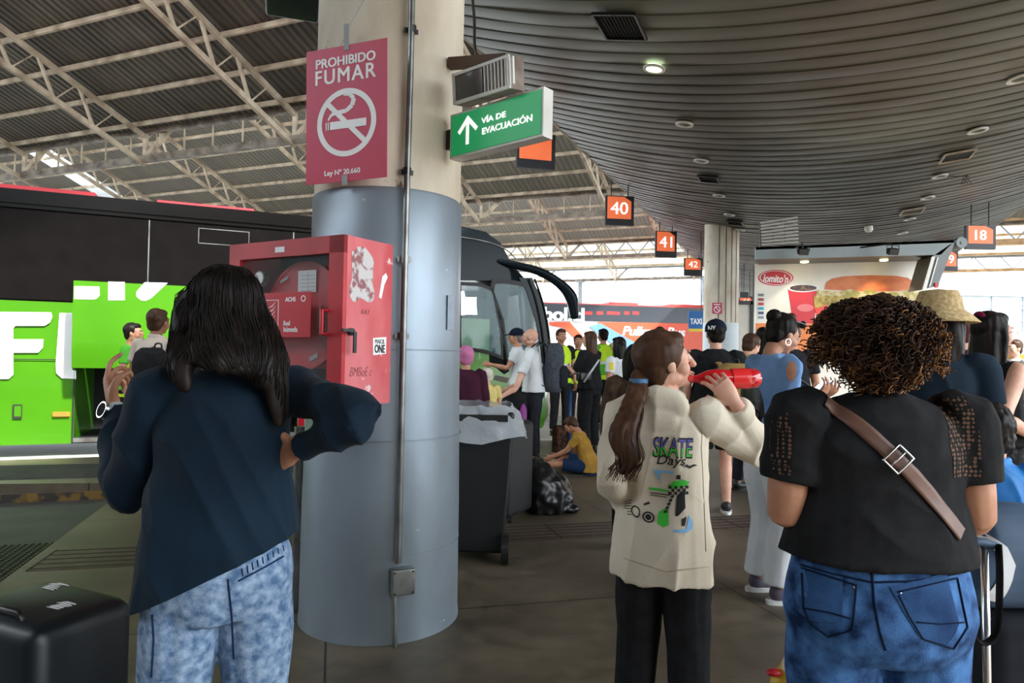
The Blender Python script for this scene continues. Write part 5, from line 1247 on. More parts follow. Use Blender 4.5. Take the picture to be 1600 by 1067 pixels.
def backpack(t, c, face, w_, h_, d_, m, vox=.012, pocket=True, m2=None, name='pack_body'):
    """rounded pack; c = centre (world), face = heading of the wearer; parts go under thing t"""
    M = Matrix.Rotation(R(face), 3, 'Z'); inv = wm(t).inverted()
    def P(x, y, z): return inv @ (V(c) + M @ V((x, y, z)))
    k = inv.to_3x3()
    mb = MB(); secs = []
    for f, a in ((-.5, .78), (-.4, .96), (-.1, 1), (.25, .97), (.42, .82), (.5, .5)):
        secs.append((P(0, -.02 * f, h_ * f), k @ (M @ V((w_ / 2 * a, 0, 0))), k @ (M @ V((0, d_ / 2 * a, 0)))))
    mb.loft(secs, 20); b = rag(mb, m, name, vox, t, .006, 9)
    if pocket:
        mb = MB(); mb.loft([(P(0, -d_ * .42, h_ * f), k @ (M @ V((w_ * .38 * a, 0, 0))), k @ (M @ V((0, d_ * .28 * a, 0)))) for f, a in ((-.42, .8), (-.3, 1), (-.02, 1), (.04, .7))], 16); rag(mb, m2 or m, 'front_pocket', vox, t, .004, 12)
    mb = MB(); mb.tube([P(-.04, d_ * .3, h_ * .47), P(-.03, d_ * .32, h_ * .56), P(.03, d_ * .32, h_ * .56), P(.04, d_ * .3, h_ * .47)], .009, 8, sub=2); mb.build('grab_handle', m_dark, t, True, world=False)
    for sg in (-1, 1):
        mb = MB(); mb.tube([P(.3 * w_ * sg, d_ * .42, h_ * .42), P(.36 * w_ * sg, d_ * .5 + .06, h_ * .5), P(.42 * w_ * sg, d_ * .5 + .19, h_ * .3), P(.44 * w_ * sg, d_ * .5 + .17, -.05 * h_), P(.42 * w_ * sg, d_ * .45, -h_ * .38)], .024, 8, side=M @ V((1, 0, 0)), flatf=.35, sub=5); mb.build('shoulder_strap', m2 or m, t, True, world=False)
    return b
m_navy = mat('navy_jersey', srgb(16, 36, 52), .75, col2=srgb(11, 27, 41), scale=4, sheen=.05, bump=.15, bscale=250)
def denim(name, light, dark, sc=9, lo=.4, hi=.62):
    m = mat(name, light, .8, col2=dark, scale=sc, lo=lo, hi=hi, bump=.25, bscale=260, detail=9); return m
m_acid = denim('acid_wash_denim', srgb(146, 166, 190), srgb(74, 102, 136), 42, .34, .66)
m_jean = denim('blue_denim', srgb(78, 122, 178), srgb(22, 42, 78), 14, .34, .64)
m_jeanb = denim('mid_denim', srgb(96, 124, 156), srgb(58, 80, 112), 7)
m_cream_f = mat('cream_fleece', srgb(222, 210, 190), .85, col2=srgb(208, 194, 172), scale=3, sheen=.2, bump=.15, bscale=200)
m_blk = mat('black_cloth', (.012, .012, .013), .85, col2=(.018, .018, .02), scale=20, bump=.15, bscale=200)
m_blk2 = mat('charcoal_cloth', srgb(40, 42, 48), .85, scale=20)
m_white_c = mat('white_cloth', srgb(226, 228, 230), .8, col2=srgb(208, 212, 216), scale=4)
m_blue_top = mat('pale_blue_cloth', srgb(124, 156, 200), .8, col2=srgb(104, 138, 184), scale=5, bump=.15, bscale=150)
m_hivis = mat('hi_vis_yellow', srgb(206, 244, 30), .7, col2=srgb(186, 226, 24), scale=5, emit=srgb(206, 244, 30), estr=.0)
m_mustard = mat('mustard_cloth', srgb(182, 140, 62), .8, col2=srgb(160, 120, 52), scale=6)
m_maroon = mat('maroon_cloth', srgb(66, 30, 48), .85, scale=6); m_pinkc = mat('pink_cloth', srgb(200, 120, 160), .85, scale=6)
m_blue_j = mat('bright_blue_jacket', srgb(18, 126, 200), .6, col2=srgb(12, 108, 182), scale=4)
m_brown_j = mat('brown_jacket', srgb(84, 66, 52), .8, col2=srgb(60, 46, 38), scale=18)
m_tan_p = mat('tan_canvas', srgb(168, 136, 84), .8, col2=srgb(146, 116, 70), scale=9, bump=.2, bscale=120)
m_greyp = mat('grey_pack', srgb(78, 84, 92), .8, col2=srgb(60, 64, 72), scale=40)
m_shoeb = flat('black_shoe', (.015, .015, .016), .5); m_solew = flat('white_sole', srgb(222, 222, 218), .6)
m_greysh = mat('grey_trainer', srgb(86, 78, 92), .7, scale=20); m_leather = mat('dark_leather', srgb(48, 40, 38), .35, col2=srgb(32, 27, 26), scale=14, bump=.4, bscale=30)
m_strap = mat('brown_leather_strap', srgb(112, 78, 64), .5, col2=srgb(96, 66, 54), scale=20); m_chrome = flat('chrome', (.75, .75, .76), .2, metal=1.0)
m_green_t = mat('green_shirt', srgb(96, 190, 60), .8, scale=5); m_bluesk = mat('deep_blue_cloth', srgb(26, 62, 128), .8, scale=6)
m_straw = mat('straw', srgb(206, 182, 138), .8, col2=srgb(170, 142, 98), scale=60, bump=.5, bscale=90)
def strands(mb, n, fn, rad=.0016, seg=10):
    for i in range(n):
        pts = fn(random.random(), random.random(), i)
        mb.tube(pts, [rad * (1 - .5 * k / len(pts)) for k in range(len(pts))], 4)
def link_to(mb, r, name, m, smooth=True):   # world-space geometry attached to a person
    return mb.build(name, m, r['root'], smooth)

# ---------------------------------------------------------------- 1. woman in the navy top (foreground left)
random.seed(11)
a = lambda x, y, Y: at(x, y, Y)
r = person('person', 'woman in a long sleeved navy top and acid washed jeans, one hand raised', px=352, Y=1.72, face=22, H=1.615, bw=.98, hipw=1.02, bvox=.0044, vox=.0065, skin=m_skin,
    hair=('custom', m_hairb, {}), shirt=('long', m_navy, {'hem': .80, 'loose': 1.08, 'fold': (.5, .15, 1), 'name': 'navy_top', 'sleeve_r': 1.02}), pants=('pants', m_acid, {'top': 1.0, 'fit': 1.12}), shoes=(m_shoeb, m_solew),
    armL=('w', a(196, 772, 1.74), a(180, 640, 1.90)), armR=('w', a(568, 650, 1.60), a(470, 700, 1.70)), yaw=20, pitch=-4,
    handL={'f': (a(158, 560, 1.95) - a(180, 640, 1.90)), 'n': (1, .5, 0), 't': (.3, -.6, .5), 'curls': [.3, .75, .85, .9], 'thumb': .9},
    handR={'f': (-.8, .5, -.3), 'n': (-.4, -.6, 0), 't': (0, -.2, 1), 'curl': .2},
    hemcut=[(a(230, 950, 1.6), (a(445, 852, 1.6) - a(230, 950, 1.6)).cross(V((0, -1, 0))))], wr=.008, wfreq=6, features=False, lean=(.0, .0))
W1 = r
C, M = r['HC'], r['HM']; h = lambda x, y, z: C + M @ V((x, y, z))
mb = MB(); mb.ell(h(0, -.02, .035), (.095, .108, .098), M, 24); mb.ell(h(0, -.06, -.03), (.098, .07, .09), M, 20)
secs = []
for z, w_, d_, xo in ((.03, .085, .06, 0), (-.04, .108, .07, .0), (-.09, .122, .066, .0), (-.135, .122, .052, .0), (-.158, .1, .04, .01), (-.175, .06, .034, .055), (-.21, .036, .026, .08), (-.26, .026, .02, .088), (-.3, .012, .01, .088)):
    secs.append((h(xo, -.05 - .105 * min(1, max(0, -z) / .16), z), M @ V((w_, 0, 0)), M @ V((0, d_, 0))))
mb.loft(secs, 24)
mb.tube([h(-.085, .02, .05), h(-.1, -.01, -.05), h(-.118, -.06, -.11), h(-.13, -.1, -.16), h(-.125, -.12, -.2)], [.03, .036, .038, .03, .012], 12, sub=3, dome=.5)
me = remesh(mb, .006, 5); wrinkle(me, lambda c, n: .006 * nz(c, (40, 40, 3), 3) + .008 * nz(c, (12, 12, 3)))
hair = mesh_obj(me, 'hair', m_hairb, r['root'])
bv = BVHTree.FromPolygons([v.co for v in me.vertices], [tuple(p.vertices) for p in me.polygons])
mb = MB()
for i in range(340):      # loose strands hugging the hair mass
    ang = random.uniform(-2.9, 2.9) - math.pi / 2; pts = []; z = random.uniform(.09, .13) if random.random() < .6 else random.uniform(-.1, .08); end = random.uniform(-.3, -.14)
    while z > end:
        q0 = h(.0 - .3 * min(0, z + .15), -.05 - .105 * min(1, max(0, -z) / .16), z); d = M @ V((math.cos(ang), math.sin(ang), 0)); hit = bv.ray_cast(q0 + d * .5, -d)[0]
        if hit is None or (hit - q0).dot(d) < -.02: break
        if pts and (hit - pts[-1]).length > .06: break
        pts.append(hit + d * random.uniform(.0005, .004)); z -= .03; ang += random.uniform(-.03, .03)
    if len(pts) > 2: mb.tube(pts, .0013, 4)
mb.build('loose_strands', m_hairb, hair, True, world=False)
# keyhole at the back of the neck of the top
c = a(400, 622, 1.6); kk = [(-.014, .03), (.004, .036), (.02, .02), (.024, -.005), (.018, -.028), (.008, -.036), (-.004, -.02), (-.012, .0)]
k = decal(r['shirt'], kk, [tuple(range(8))], c, (1, 0, 0), (0, 0, 1), m_skin, 'keyhole_opening', .01, .0015); k['label'] = 'bare skin seen through the teardrop opening'
# smartwatch
w0 = wm(r['root']) @ r['AR'][-1][2]; e0 = wm(r['root']) @ r['AR'][-1][1]; d = (w0 - e0).normalized(); wc = w0 - d * .012
sx = d.cross(V((0, -1, 0))).normalized(); sy = d.cross(sx)
mb = MB(); mb.tube([wc - d * .012, wc + d * .012], .033, 24); wt = link_to(mb, r, 'watch_band', flat('pale_band', srgb(196, 206, 214), .4), 'auto')
dn2 = (V((-.35, -1, 0)) - d * V((-.35, -1, 0)).dot(d)).normalized(); du = d.cross(dn2)
mb = MB(); mb.disc(wc + dn2 * .03, du * .023, d * .023, dn2 * .01, 28); cs_ = mb.build('watch_case', m_chrome, wt, 'auto'); mb = MB(); mb.disc(wc + dn2 * .0402, du * .019, d * .019, dn2 * .001, 28); mb.build('watch_face', m_blk, cs_)
# waistband and seams of the jeans
def seamline(r, part, pts, m, name, rad=.0022, back=.3, off=.001):
    bvv = wbvh(r[part]); out_ = []
    for i in range(len(pts) - 1):
        for k_ in range(8):
            q = pts[i].lerp(pts[i + 1], k_ / 8); dd = (q - CAM).normalized(); hh = bvv.ray_cast(q - dd * back, dd)[0]
            if hh is not None: out_.append(hh - dd * off)
    if len(out_) > 2:
        mb = MB(); mb.tube(out_, rad, 5); return mb.build(name, m, r[part], True)
m_dseam = flat('denim_seam', srgb(24, 44, 76), .8)
seamline(r, 'pants', [a(238, 960, 1.5), a(240, 1000, 1.5), a(236, 1066, 1.5)], m_dseam, 'side_seam')
seamline(r, 'pants', [a(356, 905, 1.5), a(362, 960, 1.5), a(366, 1040, 1.5)], m_dseam, 'centre_seam')
mb = MB()
for i in range(9):
    x_ = 378 + i * 8; seamline(r, 'pants', [a(x_, 888 - i * 4.5, 1.5), a(x_ + 2, 902 - i * 5, 1.5)], m_dseam, 'waist_gather', .0015)
seamline(r, 'pants', [a(372, 908, 1.5), a(410, 888, 1.5), a(448, 866, 1.5)], m_dseam, 'waist_seam')

# ---------------------------------------------------------------- 2. girl in the cream hoodie
random.seed(5)
Yg = 2.35
r = person('person', 'girl with a ponytail in a cream graphic hoodie drinking from a red bottle', px=1040, Y=Yg, face=-24, H=1.50, bw=.98, hipw=.9, bvox=.0042, vox=.0065, skin=m_skinl,
    hair=('custom', m_hairbr, {}), shirt=('long', m_cream_f, {'hem': .76, 'loose': 1.14, 'hood': True, 'name': 'hoodie', 'sleeve_r': 1.2, 'fold': (-.3, .3, 1)}), pants=('pants', m_blk, {'fit': 1.15, 'cuff': 1.2}), shoes=(m_shoeb, m_solew),
    armR=('w', a(1182, 704, 2.42), a(1150, 632, 2.265)), armL=('w', a(957, 750, 2.30), a(992, 800, 2.52)), handL={'n': (0, 1, 0), 't': (0, 0, 1), 'curl': .3}, yaw=-62, pitch=8,
    handR={'f': (-.62, .12, .78), 'n': (.1, 1, -.05), 't': (-1, 0, -.6), 'curls': [.42, .45, .48, .52], 'thumb': .9}, wr=.009, wfreq=6)
G = r; C, M = r['HC'], r['HM']; h = lambda x, y, z: C + M @ V((x, y, z)); WR = wm(r['root']); iv = r['inv']
hm = hair_mesh(C, M, 'short', vol=1.1)
me = remesh(hm, .006, 3); wrinkle(me, lambda c, n: .004 * nz(c, (30, 30, 12), 3)); hb = mesh_obj(me, 'hair', m_hairbr, r['root'])
tail = [h(0, -.1, -.02), iv @ a(988, 640, 2.22), iv @ a(975, 680, 2.17), iv @ a(984, 715, 2.15), iv @ a(972, 742, 2.15)]
mb = MB(); mb.tube(tail, [.03, .045, .056, .042, .008], 16, sub=6, side=iv.to_3x3() @ V((1, 0, 0)), flatf=.6, dome=.5); me = remesh(mb, .006, 3); wrinkle(me, lambda c, n: .007 * nz(c, (45, 45, 5), 3)); pt = mesh_obj(me, 'ponytail', m_hairbr, hb)
mb = MB()
for i in range(90):
    a_ = random.uniform(0, 6.28); rr = random.uniform(.02, .055); o_ = V((math.cos(a_) * rr, math.sin(a_) * rr * .6, 0)); pts = [tail[0]] + [q + o_ * f_ for q, f_ in zip(tail[1:], (.8, 1.05, 1, .8))]
    pts[-1] = pts[-1] + V((random.uniform(-.03, .03), 0, random.uniform(-.03, .02))); mb.tube(pts, .0014, 4, sub=4)
mb.build('loose_strands', m_hairbr, pt, True, world=False)
mb = MB(); p = tail[0].lerp(tail[1], .3); mb.tube([p + V((0, 0, .012)), p - V((0, 0, .012))], .036, 14); mb.build('hair_tie', flat('tie_blue', srgb(70, 110, 150), .6), pt, True, world=False)
# back print
sh = r['shirt']; cN = V((math.sin(R(0)), -1, 0)); X0 = V((1, 0, 0)); Y0 = V((0, 0, 1)); pc = a(1056, 755, 2.2); u = 2.2 / F
m_pg = flat('print_green', srgb(64, 200, 60), .7); m_pp = flat('print_violet', srgb(92, 92, 170), .7); m_pk = flat('print_black', srgb(24, 24, 26), .7); m_pb = flat('print_blue', srgb(132, 184, 226), .7); m_pw = flat('print_white', srgb(238, 238, 236), .7)
def pxy(x, y): return ((x - 1056) * u, (755 - y) * u)
vs, fs = flat_text('SKATE', 62 * u, 33 * u, .035, 0.1, (1055 - 1056) * u, (755 - 702) * u)
decal(sh, vs, fs, pc, X0, Y0, m_pk, 'print_outline', .012, .002)
vs, fs = flat_text('SKATE', 59 * u, 28 * u, .0, 0.1, (1055 - 1056) * u, (755 - 702) * u)
mh = [0 if sum(vs[i][1] for i in f) / len(f) > 53 * u else 1 for f in fs]
def halfsplit(vs, fs, y):
    me = bpy.data.meshes.new('x'); me.from_pydata([(q[0], q[1], 0) for q in vs], [], fs); bm = bmesh.new(); bm.from_mesh(me)
    bmesh.ops.bisect_plane(bm, geom=bm.verts[:] + bm.edges[:] + bm.faces[:], plane_co=(0, y, 0), plane_no=(0, 1, 0)); bm.verts.index_update()
    o = [(q.co.x, q.co.y) for q in bm.verts]; f = [tuple(v.index for v in ff.verts) for ff in bm.faces]; bm.free(); bpy.data.meshes.remove(me); return o, f
vs, fs = halfsplit(vs, fs, 53 * u); mh = [0 if sum(vs[i][1] for i in f) / len(f) > 53 * u else 1 for f in fs]
decal(sh, vs, fs, pc, X0, Y0, [m_pp, m_pg], 'print_word', .012, .0035, mi=mh)
vs, fs = flat_text('Days', 44 * u, 20 * u, .01, .25, (1052 - 1056) * u, (755 - 724) * u); decal(sh, vs, fs, pc, X0, Y0, m_pk, 'print_word', .012, .003)
def dpoly(pts, m, name, off=.002): decal(sh, [pxy(*q) for q in pts], [tuple(range(len(pts)))], pc, X0, Y0, m, name, .012, off)
dpoly([(1070, 731), (1076, 727), (1080, 730), (1088, 727), (1094, 729), (1087, 731), (1080, 734), (1076, 731)], m_pk, 'print_stroke')
dpoly([(1025, 738), (1056, 739), (1055, 743), (1036, 743), (1037, 758), (1033, 752)], m_pb, 'print_corner')
dpoly([(1054, 829), (1075, 827), (1080, 806), (1087, 818), (1085, 828), (1076, 833), (1054, 832)], m_pb, 'print_corner')
dpoly([(1048, 762), (1056, 754), (1070, 751), (1081, 755), (1076, 760), (1066, 764), (1054, 766)], m_pg, 'print_spray_cap')
dpoly([(1060, 744), (1066, 744), (1066, 751), (1059, 751)], m_pk, 'print_nozzle')
dpoly([(1061, 776), (1073, 768), (1074, 795), (1062, 808), (1058, 808)], m_pk, 'print_can_shade')
ck = []; 
for i in range(7):
    for j in range(3):
        if (i + j) % 2 == 0:
            x_ = 1048 + i * 4.4; y_ = 762 + j * 4.6 - (i * .3); dpoly([(x_, y_), (x_ + 4.4, y_), (x_ + 4.4, y_ + 4.6), (x_, y_ + 4.6)], m_pk, 'print_check', .003)
for i in range(5):
    x_ = 1052 - i * 2.6; y_ = 777 + i * 6; dpoly([(x_, y_), (x_ + 5, y_ - 2), (x_ + 4, y_ + 3), (x_ - 1, y_ + 4)], m_pk, 'print_check', .003)
dpoly([(1034, 804), (1042, 798), (1048, 799), (1048, 822), (1040, 827), (1031, 822)], m_pg, 'print_splash')
dpoly([(1020, 767), (1049, 769), (1049, 772), (1020, 771)], m_pg, 'print_bar'); dpoly([(1022, 775), (1050, 776), (1050, 777.5), (1022, 776.5)], m_pk, 'print_line'); dpoly([(1022, 779), (1046, 780), (1046, 781.2), (1022, 780.2)], m_pk, 'print_line')
def dring(cx_, cy_, rx, ry, inner, m, off=.003):
    n = 24; vs = [];
    for i in range(n):
        a_ = 2 * math.pi * i / n; vs += [pxy(cx_ + rx * math.cos(a_), cy_ + ry * math.sin(a_)), pxy(cx_ + rx * inner * math.cos(a_), cy_ + ry * inner * math.sin(a_))]
    decal(sh, vs, [(2 * i, 2 * ((i + 1) % n), 2 * ((i + 1) % n) + 1, 2 * i + 1) for i in range(n)], pc, X0, Y0, m, 'print_wheel', .012, off)
dring(1019, 814, 9, 8.5, .72, m_pk); dring(1019, 814, 4.5, 4.5, .05, m_pk); dring(1001, 808, 6, 9, .7, m_pk)
for i in range(6): dpoly([(986, 797 + i * 4), (996, 792 + i * 4.4), (996, 793.4 + i * 4.4), (986, 798.2 + i * 4)], m_pk, 'print_line')
dpoly([(1012, 794), (1020, 790), (1022, 793), (1013, 797)], m_pk, 'print_stroke'); dpoly([(1068, 812), (1076, 808), (1073, 822), (1068, 823)], m_pk, 'print_stroke')
# hem rib and centre seam
seamline(r, 'shirt', [a(975, 872, 2.1), a(1040, 893, 2.1), a(1118, 884, 2.1)], flat('cream_seam', srgb(186, 172, 150), .9), 'hem_seam', .002)
seamline(r, 'shirt', [a(1098, 665, 2.1), a(1096, 700, 2.1), a(1098, 735, 2.1), a(1104, 880, 2.1)], flat('cream_seam', srgb(186, 172, 150), .9), 'side_seam', .0015)
# bottle held to her mouth
b0 = a(1080, 592, 2.35); b1 = a(1187, 591, 2.35); d = (b1 - b0).normalized(); bx = d.cross(UP).normalized(); by = bx.cross(d)
t = thing('drink_bottle', b0, 'red soft drink bottle held sideways at the girl\'s mouth', 'bottle')
prof = [(0, .012), (.02, .013), (.03, .018), (.06, .031), (.09, .034), (.13, .031), (.16, .033), (.2, .034), (.222, .032), (.232, .022)]
k = (b1 - b0).length / .232
mb = MB(); mb.loft([(b0 + d * q * k, bx * r_, by * r_) for q, r_ in prof], 28); mb.build('bottle', mat('red_drink', srgb(226, 34, 44), .12, col2=srgb(200, 20, 34), scale=4, coat=1.0), t, 'auto')
mb = MB(); mb.loft([(b0 - d * .012, bx * .011, by * .011), (b0 + d * .004, bx * .0135, by * .0135)], 20); mb.build('neck_finish', flat('clear_red', srgb(232, 80, 84), .1), t)
mb = MB(); mb.loft([(b0 + d * .135 * k, bx * .0345, by * .0345), (b0 + d * .195 * k, bx * .0355, by * .0355)], 28); mb.build('label_wrap', mat('label_red', srgb(236, 50, 50), .25, col2=srgb(250, 150, 140), scale=14, lo=.6, hi=.7), t, 'auto')

# ---------------------------------------------------------------- 3. woman with big curly hair (foreground right)
random.seed(9)
m_lace = mat('black_lace', (.012, .012, .012), .8)
def lace(m):
    t = m.node_tree; b = t.nodes['Principled BSDF']; tc = t.nodes.new('ShaderNodeTexCoord'); v = t.nodes.new('ShaderNodeTexVoronoi'); v.inputs['Scale'].default_value = 95; v.inputs['Randomness'].default_value = .25
    t.links.new(tc.outputs['Object'], v.inputs['Vector']); mr = t.nodes.new('ShaderNodeMapRange'); mr.inputs['From Min'].default_value = .36; mr.inputs['From Max'].default_value = .44
    t.links.new(v.outputs['Distance'], mr.inputs['Value']); mx = t.nodes.new('ShaderNodeMix'); mx.data_type = 'RGBA'; mx.inputs['A'].default_value = (*srgb(112, 84, 68), 1); mx.inputs['B'].default_value = (.012, .012, .012, 1)
    t.links.new(mr.outputs[0], mx.inputs['Factor']); t.links.new(mx.outputs['Result'], b.inputs['Base Color'])
lace(m_lace)
Yc = 1.62
r = person('person', 'woman with big curly brown hair, black top and blue jeans, seen from behind', px=1374, Y=Yc, face=0, H=1.58, bw=1.24, hipw=1.28, vox=.0065, skin=m_skin,
    hair=('custom', m_hairbr, {}), shirt=('short', m_blk, {'hem': 1.035, 'loose': 1.06, 'slen': .66, 'name': 'black_top', 'sleeve_r': 1.02, 'fold': (0, 1.5, 1)}), pants=('pants', m_jean, {'top': 1.06, 'fit': 1.12}), shoes=(m_shoeb, m_solew),
    armL=('w', a(1228, 800, 1.63), a(1262, 760, 1.86)), armR=('w', a(1524, 806, 1.60), a(1490, 790, 1.84)), wr=.004, wfreq=5, depth=1.12, features=False)
CW = r; C, M = r['HC'], r['HM']; iv = r['inv']; HCw = wm(r['root']) @ C
c0 = a(1364, 527, Yc - .0); rx, rz = 56 * Yc / F, 76 * Yc / F
mb = MB(); mb.ell(iv @ (c0 + V((0, .0, .0))), (rx * 1.05 / r['s'], .12 / r['s'], rz * .88 / r['s']), None, 24); me = remesh(mb, .008, 1)
wrinkle(me, lambda c, n: .022 * nz(c, (22, 22, 22), 3) + .01 * nz(c, (50, 50, 50), 5)); hb = mesh_obj(me, 'hair', m_hairbr, r['root'])
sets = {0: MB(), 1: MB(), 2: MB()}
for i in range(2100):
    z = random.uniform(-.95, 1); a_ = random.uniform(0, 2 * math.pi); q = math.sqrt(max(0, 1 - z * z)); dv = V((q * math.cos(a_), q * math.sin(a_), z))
    if dv.y > .55 and z < .3: continue
    if z < -.4 and dv.y > .0: continue
    S0 = c0 + V((dv.x * rx * .74, dv.y * .11, dv.z * rz * .74)); L = random.uniform(.03, .075) * (.5 if dv.z < -.3 else 1); tn = V((dv.x * .8, dv.y * .6, dv.z * .5 - .75)).normalized()
    e1 = tn.orthogonal().normalized(); e2 = tn.cross(e1); rad = random.uniform(.004, .010); turns = random.uniform(1.4, 3.2); ph = random.uniform(0, 6.28); pts = []
    n_ = 15
    for k_ in range(n_):
        f = k_ / (n_ - 1); c_ = S0 + dv * (.034 * math.sin(f * 1.6)) + tn * L * f; w_ = ph + turns * 6.28 * f; pts.append(c_ + (e1 * math.cos(w_) + e2 * math.sin(w_)) * rad)
    pr = .04 + 1.1 * max(0, dv.x - .15) * (z < .5) + .35 * max(0, -dv.x - .3) * (z < .1) + (.12 if z < -.3 else 0)  # gold gathers on the right: rim light painted as colour, partly dyed ends
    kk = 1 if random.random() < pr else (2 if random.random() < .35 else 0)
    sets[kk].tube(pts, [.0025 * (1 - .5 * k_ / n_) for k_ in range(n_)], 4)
for k_, m_ in ((0, m_hairbr), (1, m_hairrim), (2, mat('hair_dark_brown', srgb(40, 28, 24), .35))): 
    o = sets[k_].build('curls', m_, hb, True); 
    if k_ == 1: o['label'] = 'golden brown curls with rim light in their colour'
# lace panels on the sleeves
sh = r['shirt']
for sg, cx_ in ((-1, 1228), (1, 1527)):
    c = a(cx_, 700, 1.5); vs = [(-.032, .1), (.02, .11), (.038, .02), (.036, -.07), (-.034, -.07), (-.045, 0)]
    o = decal(sh, vs, [tuple(range(6))], c, (1, 0, 0), (0, 0, 1), m_lace, 'lace_panel', .012, .0015)
# scoop of bare neck
o = decal(r['body'], [(-.05, .02), (.05, .02), (.03, -.01), (-.03, -.01)], [(0, 1, 2, 3)], a(1375, 612, 1.5), (1, 0, 0), (0, 0, 1), m_skin, 'nape', .02, .001) if False else None
# jeans pockets and seams
pa = r['pants']
m_dpock = denim('pocket_denim', srgb(62, 100, 148), srgb(24, 46, 84), 8, .3, .7)
def px_poly(pts, part, m, name, Yp=1.45, off=.003, grid=.015):
    cx_ = sum(p[0] for p in pts) / len(pts); cy_ = sum(p[1] for p in pts) / len(pts); c = at(cx_, cy_, Yp); uu = Yp / F
    return decal(r[part], [((p[0] - cx_) * uu, (cy_ - p[1]) * uu) for p in pts], [tuple(range(len(pts)))], c, (1, 0, 0), (0, 0, 1), m, name, grid, off)
pockL = [(1252, 887), (1338, 914), (1332, 985), (1294, 995), (1266, 975), (1255, 950)]; pockR = [(1402, 925), (1496, 903), (1512, 980), (1490, 1014), (1442, 998), (1420, 962)]
m_ds = flat('denim_dark_seam', srgb(16, 30, 56), .8)
for P_ in (pockL, pockR):
    po = px_poly(P_, 'pants', m_dpock, 'back_pocket')
    Q = P_ + [P_[0]]; seamline(r, 'pants', [a(x, y, 1.45) for x, y in Q], m_ds, 'pocket_stitching', .0022, off=.003)
seamline(r, 'pants', [a(1256, 950, 1.45), a(1300, 958, 1.45), a(1334, 968, 1.45)], m_ds, 'pocket_seam', .0018, off=.004)
seamline(r, 'pants', [a(1432, 972, 1.45), a(1470, 975, 1.45), a(1512, 972, 1.45)], m_ds, 'pocket_seam', .0018, off=.004)
seamline(r, 'pants', [a(1362, 888, 1.45), a(1366, 940, 1.45), a(1374, 985, 1.45), a(1385, 1020, 1.45)], m_ds, 'centre_seam', .0028)
seamline(r, 'pants', [a(1250, 882, 1.45), a(1300, 896, 1.45), a(1362, 910, 1.45), a(1430, 908, 1.45), a(1518, 892, 1.45)], m_ds, 'yoke_seam', .0024)
for px_, py_ in ((1336, 918), (1407, 927)): mb = MB(); q = a(px_, py_, 1.4); dd = (q - CAM).normalized(); hh = wbvh(pa).ray_cast(q - dd * .3, dd)[0]; mb.ell(hh, (.005, .003, .005), None, 10); mb.build('rivet', m_chrome, pa, True)
# strap over the shoulder with buckle: bag belongs to her outfit, laid over the top
def strap_on(r, part, pts, halfw, m, name, parent, off=.006):
    bvv = wbvh(r[part]); L_ = []; 
    for i in range(len(pts) - 1):
        for k_ in range(10):
            q = pts[i].lerp(pts[i + 1], k_ / 10); L_.append((q, (pts[i + 1] - pts[i]).normalized()))
    mb = MB(); rows = []
    for q, dr in L_:
        row = []; sd2 = dr.cross(V((0, 1, 0))).normalized()
        for s_ in (-1, -.5, 0, .5, 1):
            x = q + sd2 * halfw * s_; dd = V((0, 1, 0)); hh = bvv.ray_cast(x - dd * .5, dd)[0]; row.append((hh - dd * off) if hh is not None else V((x.x, 99, x.z)))
        if any(x_.y > q.y + .25 for x_ in row) or (rows and (row[2] - rows[-1][2]).length > .12) or len(set(round(x_.x, 4) for x_ in row)) < 4: continue
        rows.append(row)
    k = 0; vs = [p for row in rows for p in row]; n5 = 5; vs2 = [p + V((0, .004, 0)) for p in vs]; fs = []
    for i in range(len(rows) - 1):
        for j in range(4): fs.append((i * 5 + j, i * 5 + j + 1, (i + 1) * 5 + j + 1, (i + 1) * 5 + j)); 
    N_ = len(vs); fs += [tuple(N_ + x for x in reversed(f)) for f in fs]
    for i in range(len(rows) - 1): fs += [(i * 5, (i + 1) * 5, N_ + (i + 1) * 5, N_ + i * 5), (i * 5 + 4, N_ + i * 5 + 4, N_ + (i + 1) * 5 + 4, (i + 1) * 5 + 4)]
    mb.add(vs + vs2, fs); return mb.build(name, m, parent, True), rows
t = thing('shoulder_strap', a(1405, 722, 1.45), 'brown leather bag strap with a silver buckle running across the black top', 'bag strap')
o, rows = strap_on(r, 'shirt', [a(1302, 612, 1.495), a(1352, 665, 1.495), a(1405, 722, 1.495), a(1450, 768, 1.495), a(1515, 845, 1.495)], .0165, m_strap, 'strap', t)
tgt_ = a(1405, 722, 1.48); bi = min(range(2, len(rows) - 2), key=lambda i_: (V((rows[i_][2].x, 0, rows[i_][2].z)) - V((tgt_.x, 0, tgt_.z))).length); q = rows[bi][2] + V((0, -.008, 0)); dr = (rows[bi + 2][2] - rows[bi - 2][2]).normalized(); sd2 = dr.cross(V((0, 1, 0))).normalized()
mb = MB(); A4 = [q + dr * .02 + sd2 * .024, q + dr * .02 - sd2 * .024, q - dr * .02 - sd2 * .024, q - dr * .02 + sd2 * .024, q + dr * .02 + sd2 * .024]
for i in range(4): mb.tube([A4[i], A4[i + 1]], .0026, 8, dome=.8)
mb.tube([q + sd2 * .024, q - sd2 * .024], .002, 8); mb.build('buckle', m_chrome, t, True)
# ================================================================== THE CROWD
def bags(name, label, cat, base): return thing(name, base, label, cat)
tee = lambda m, **k: ('short', m, dict(hem=.90, loose=1.08, **k))
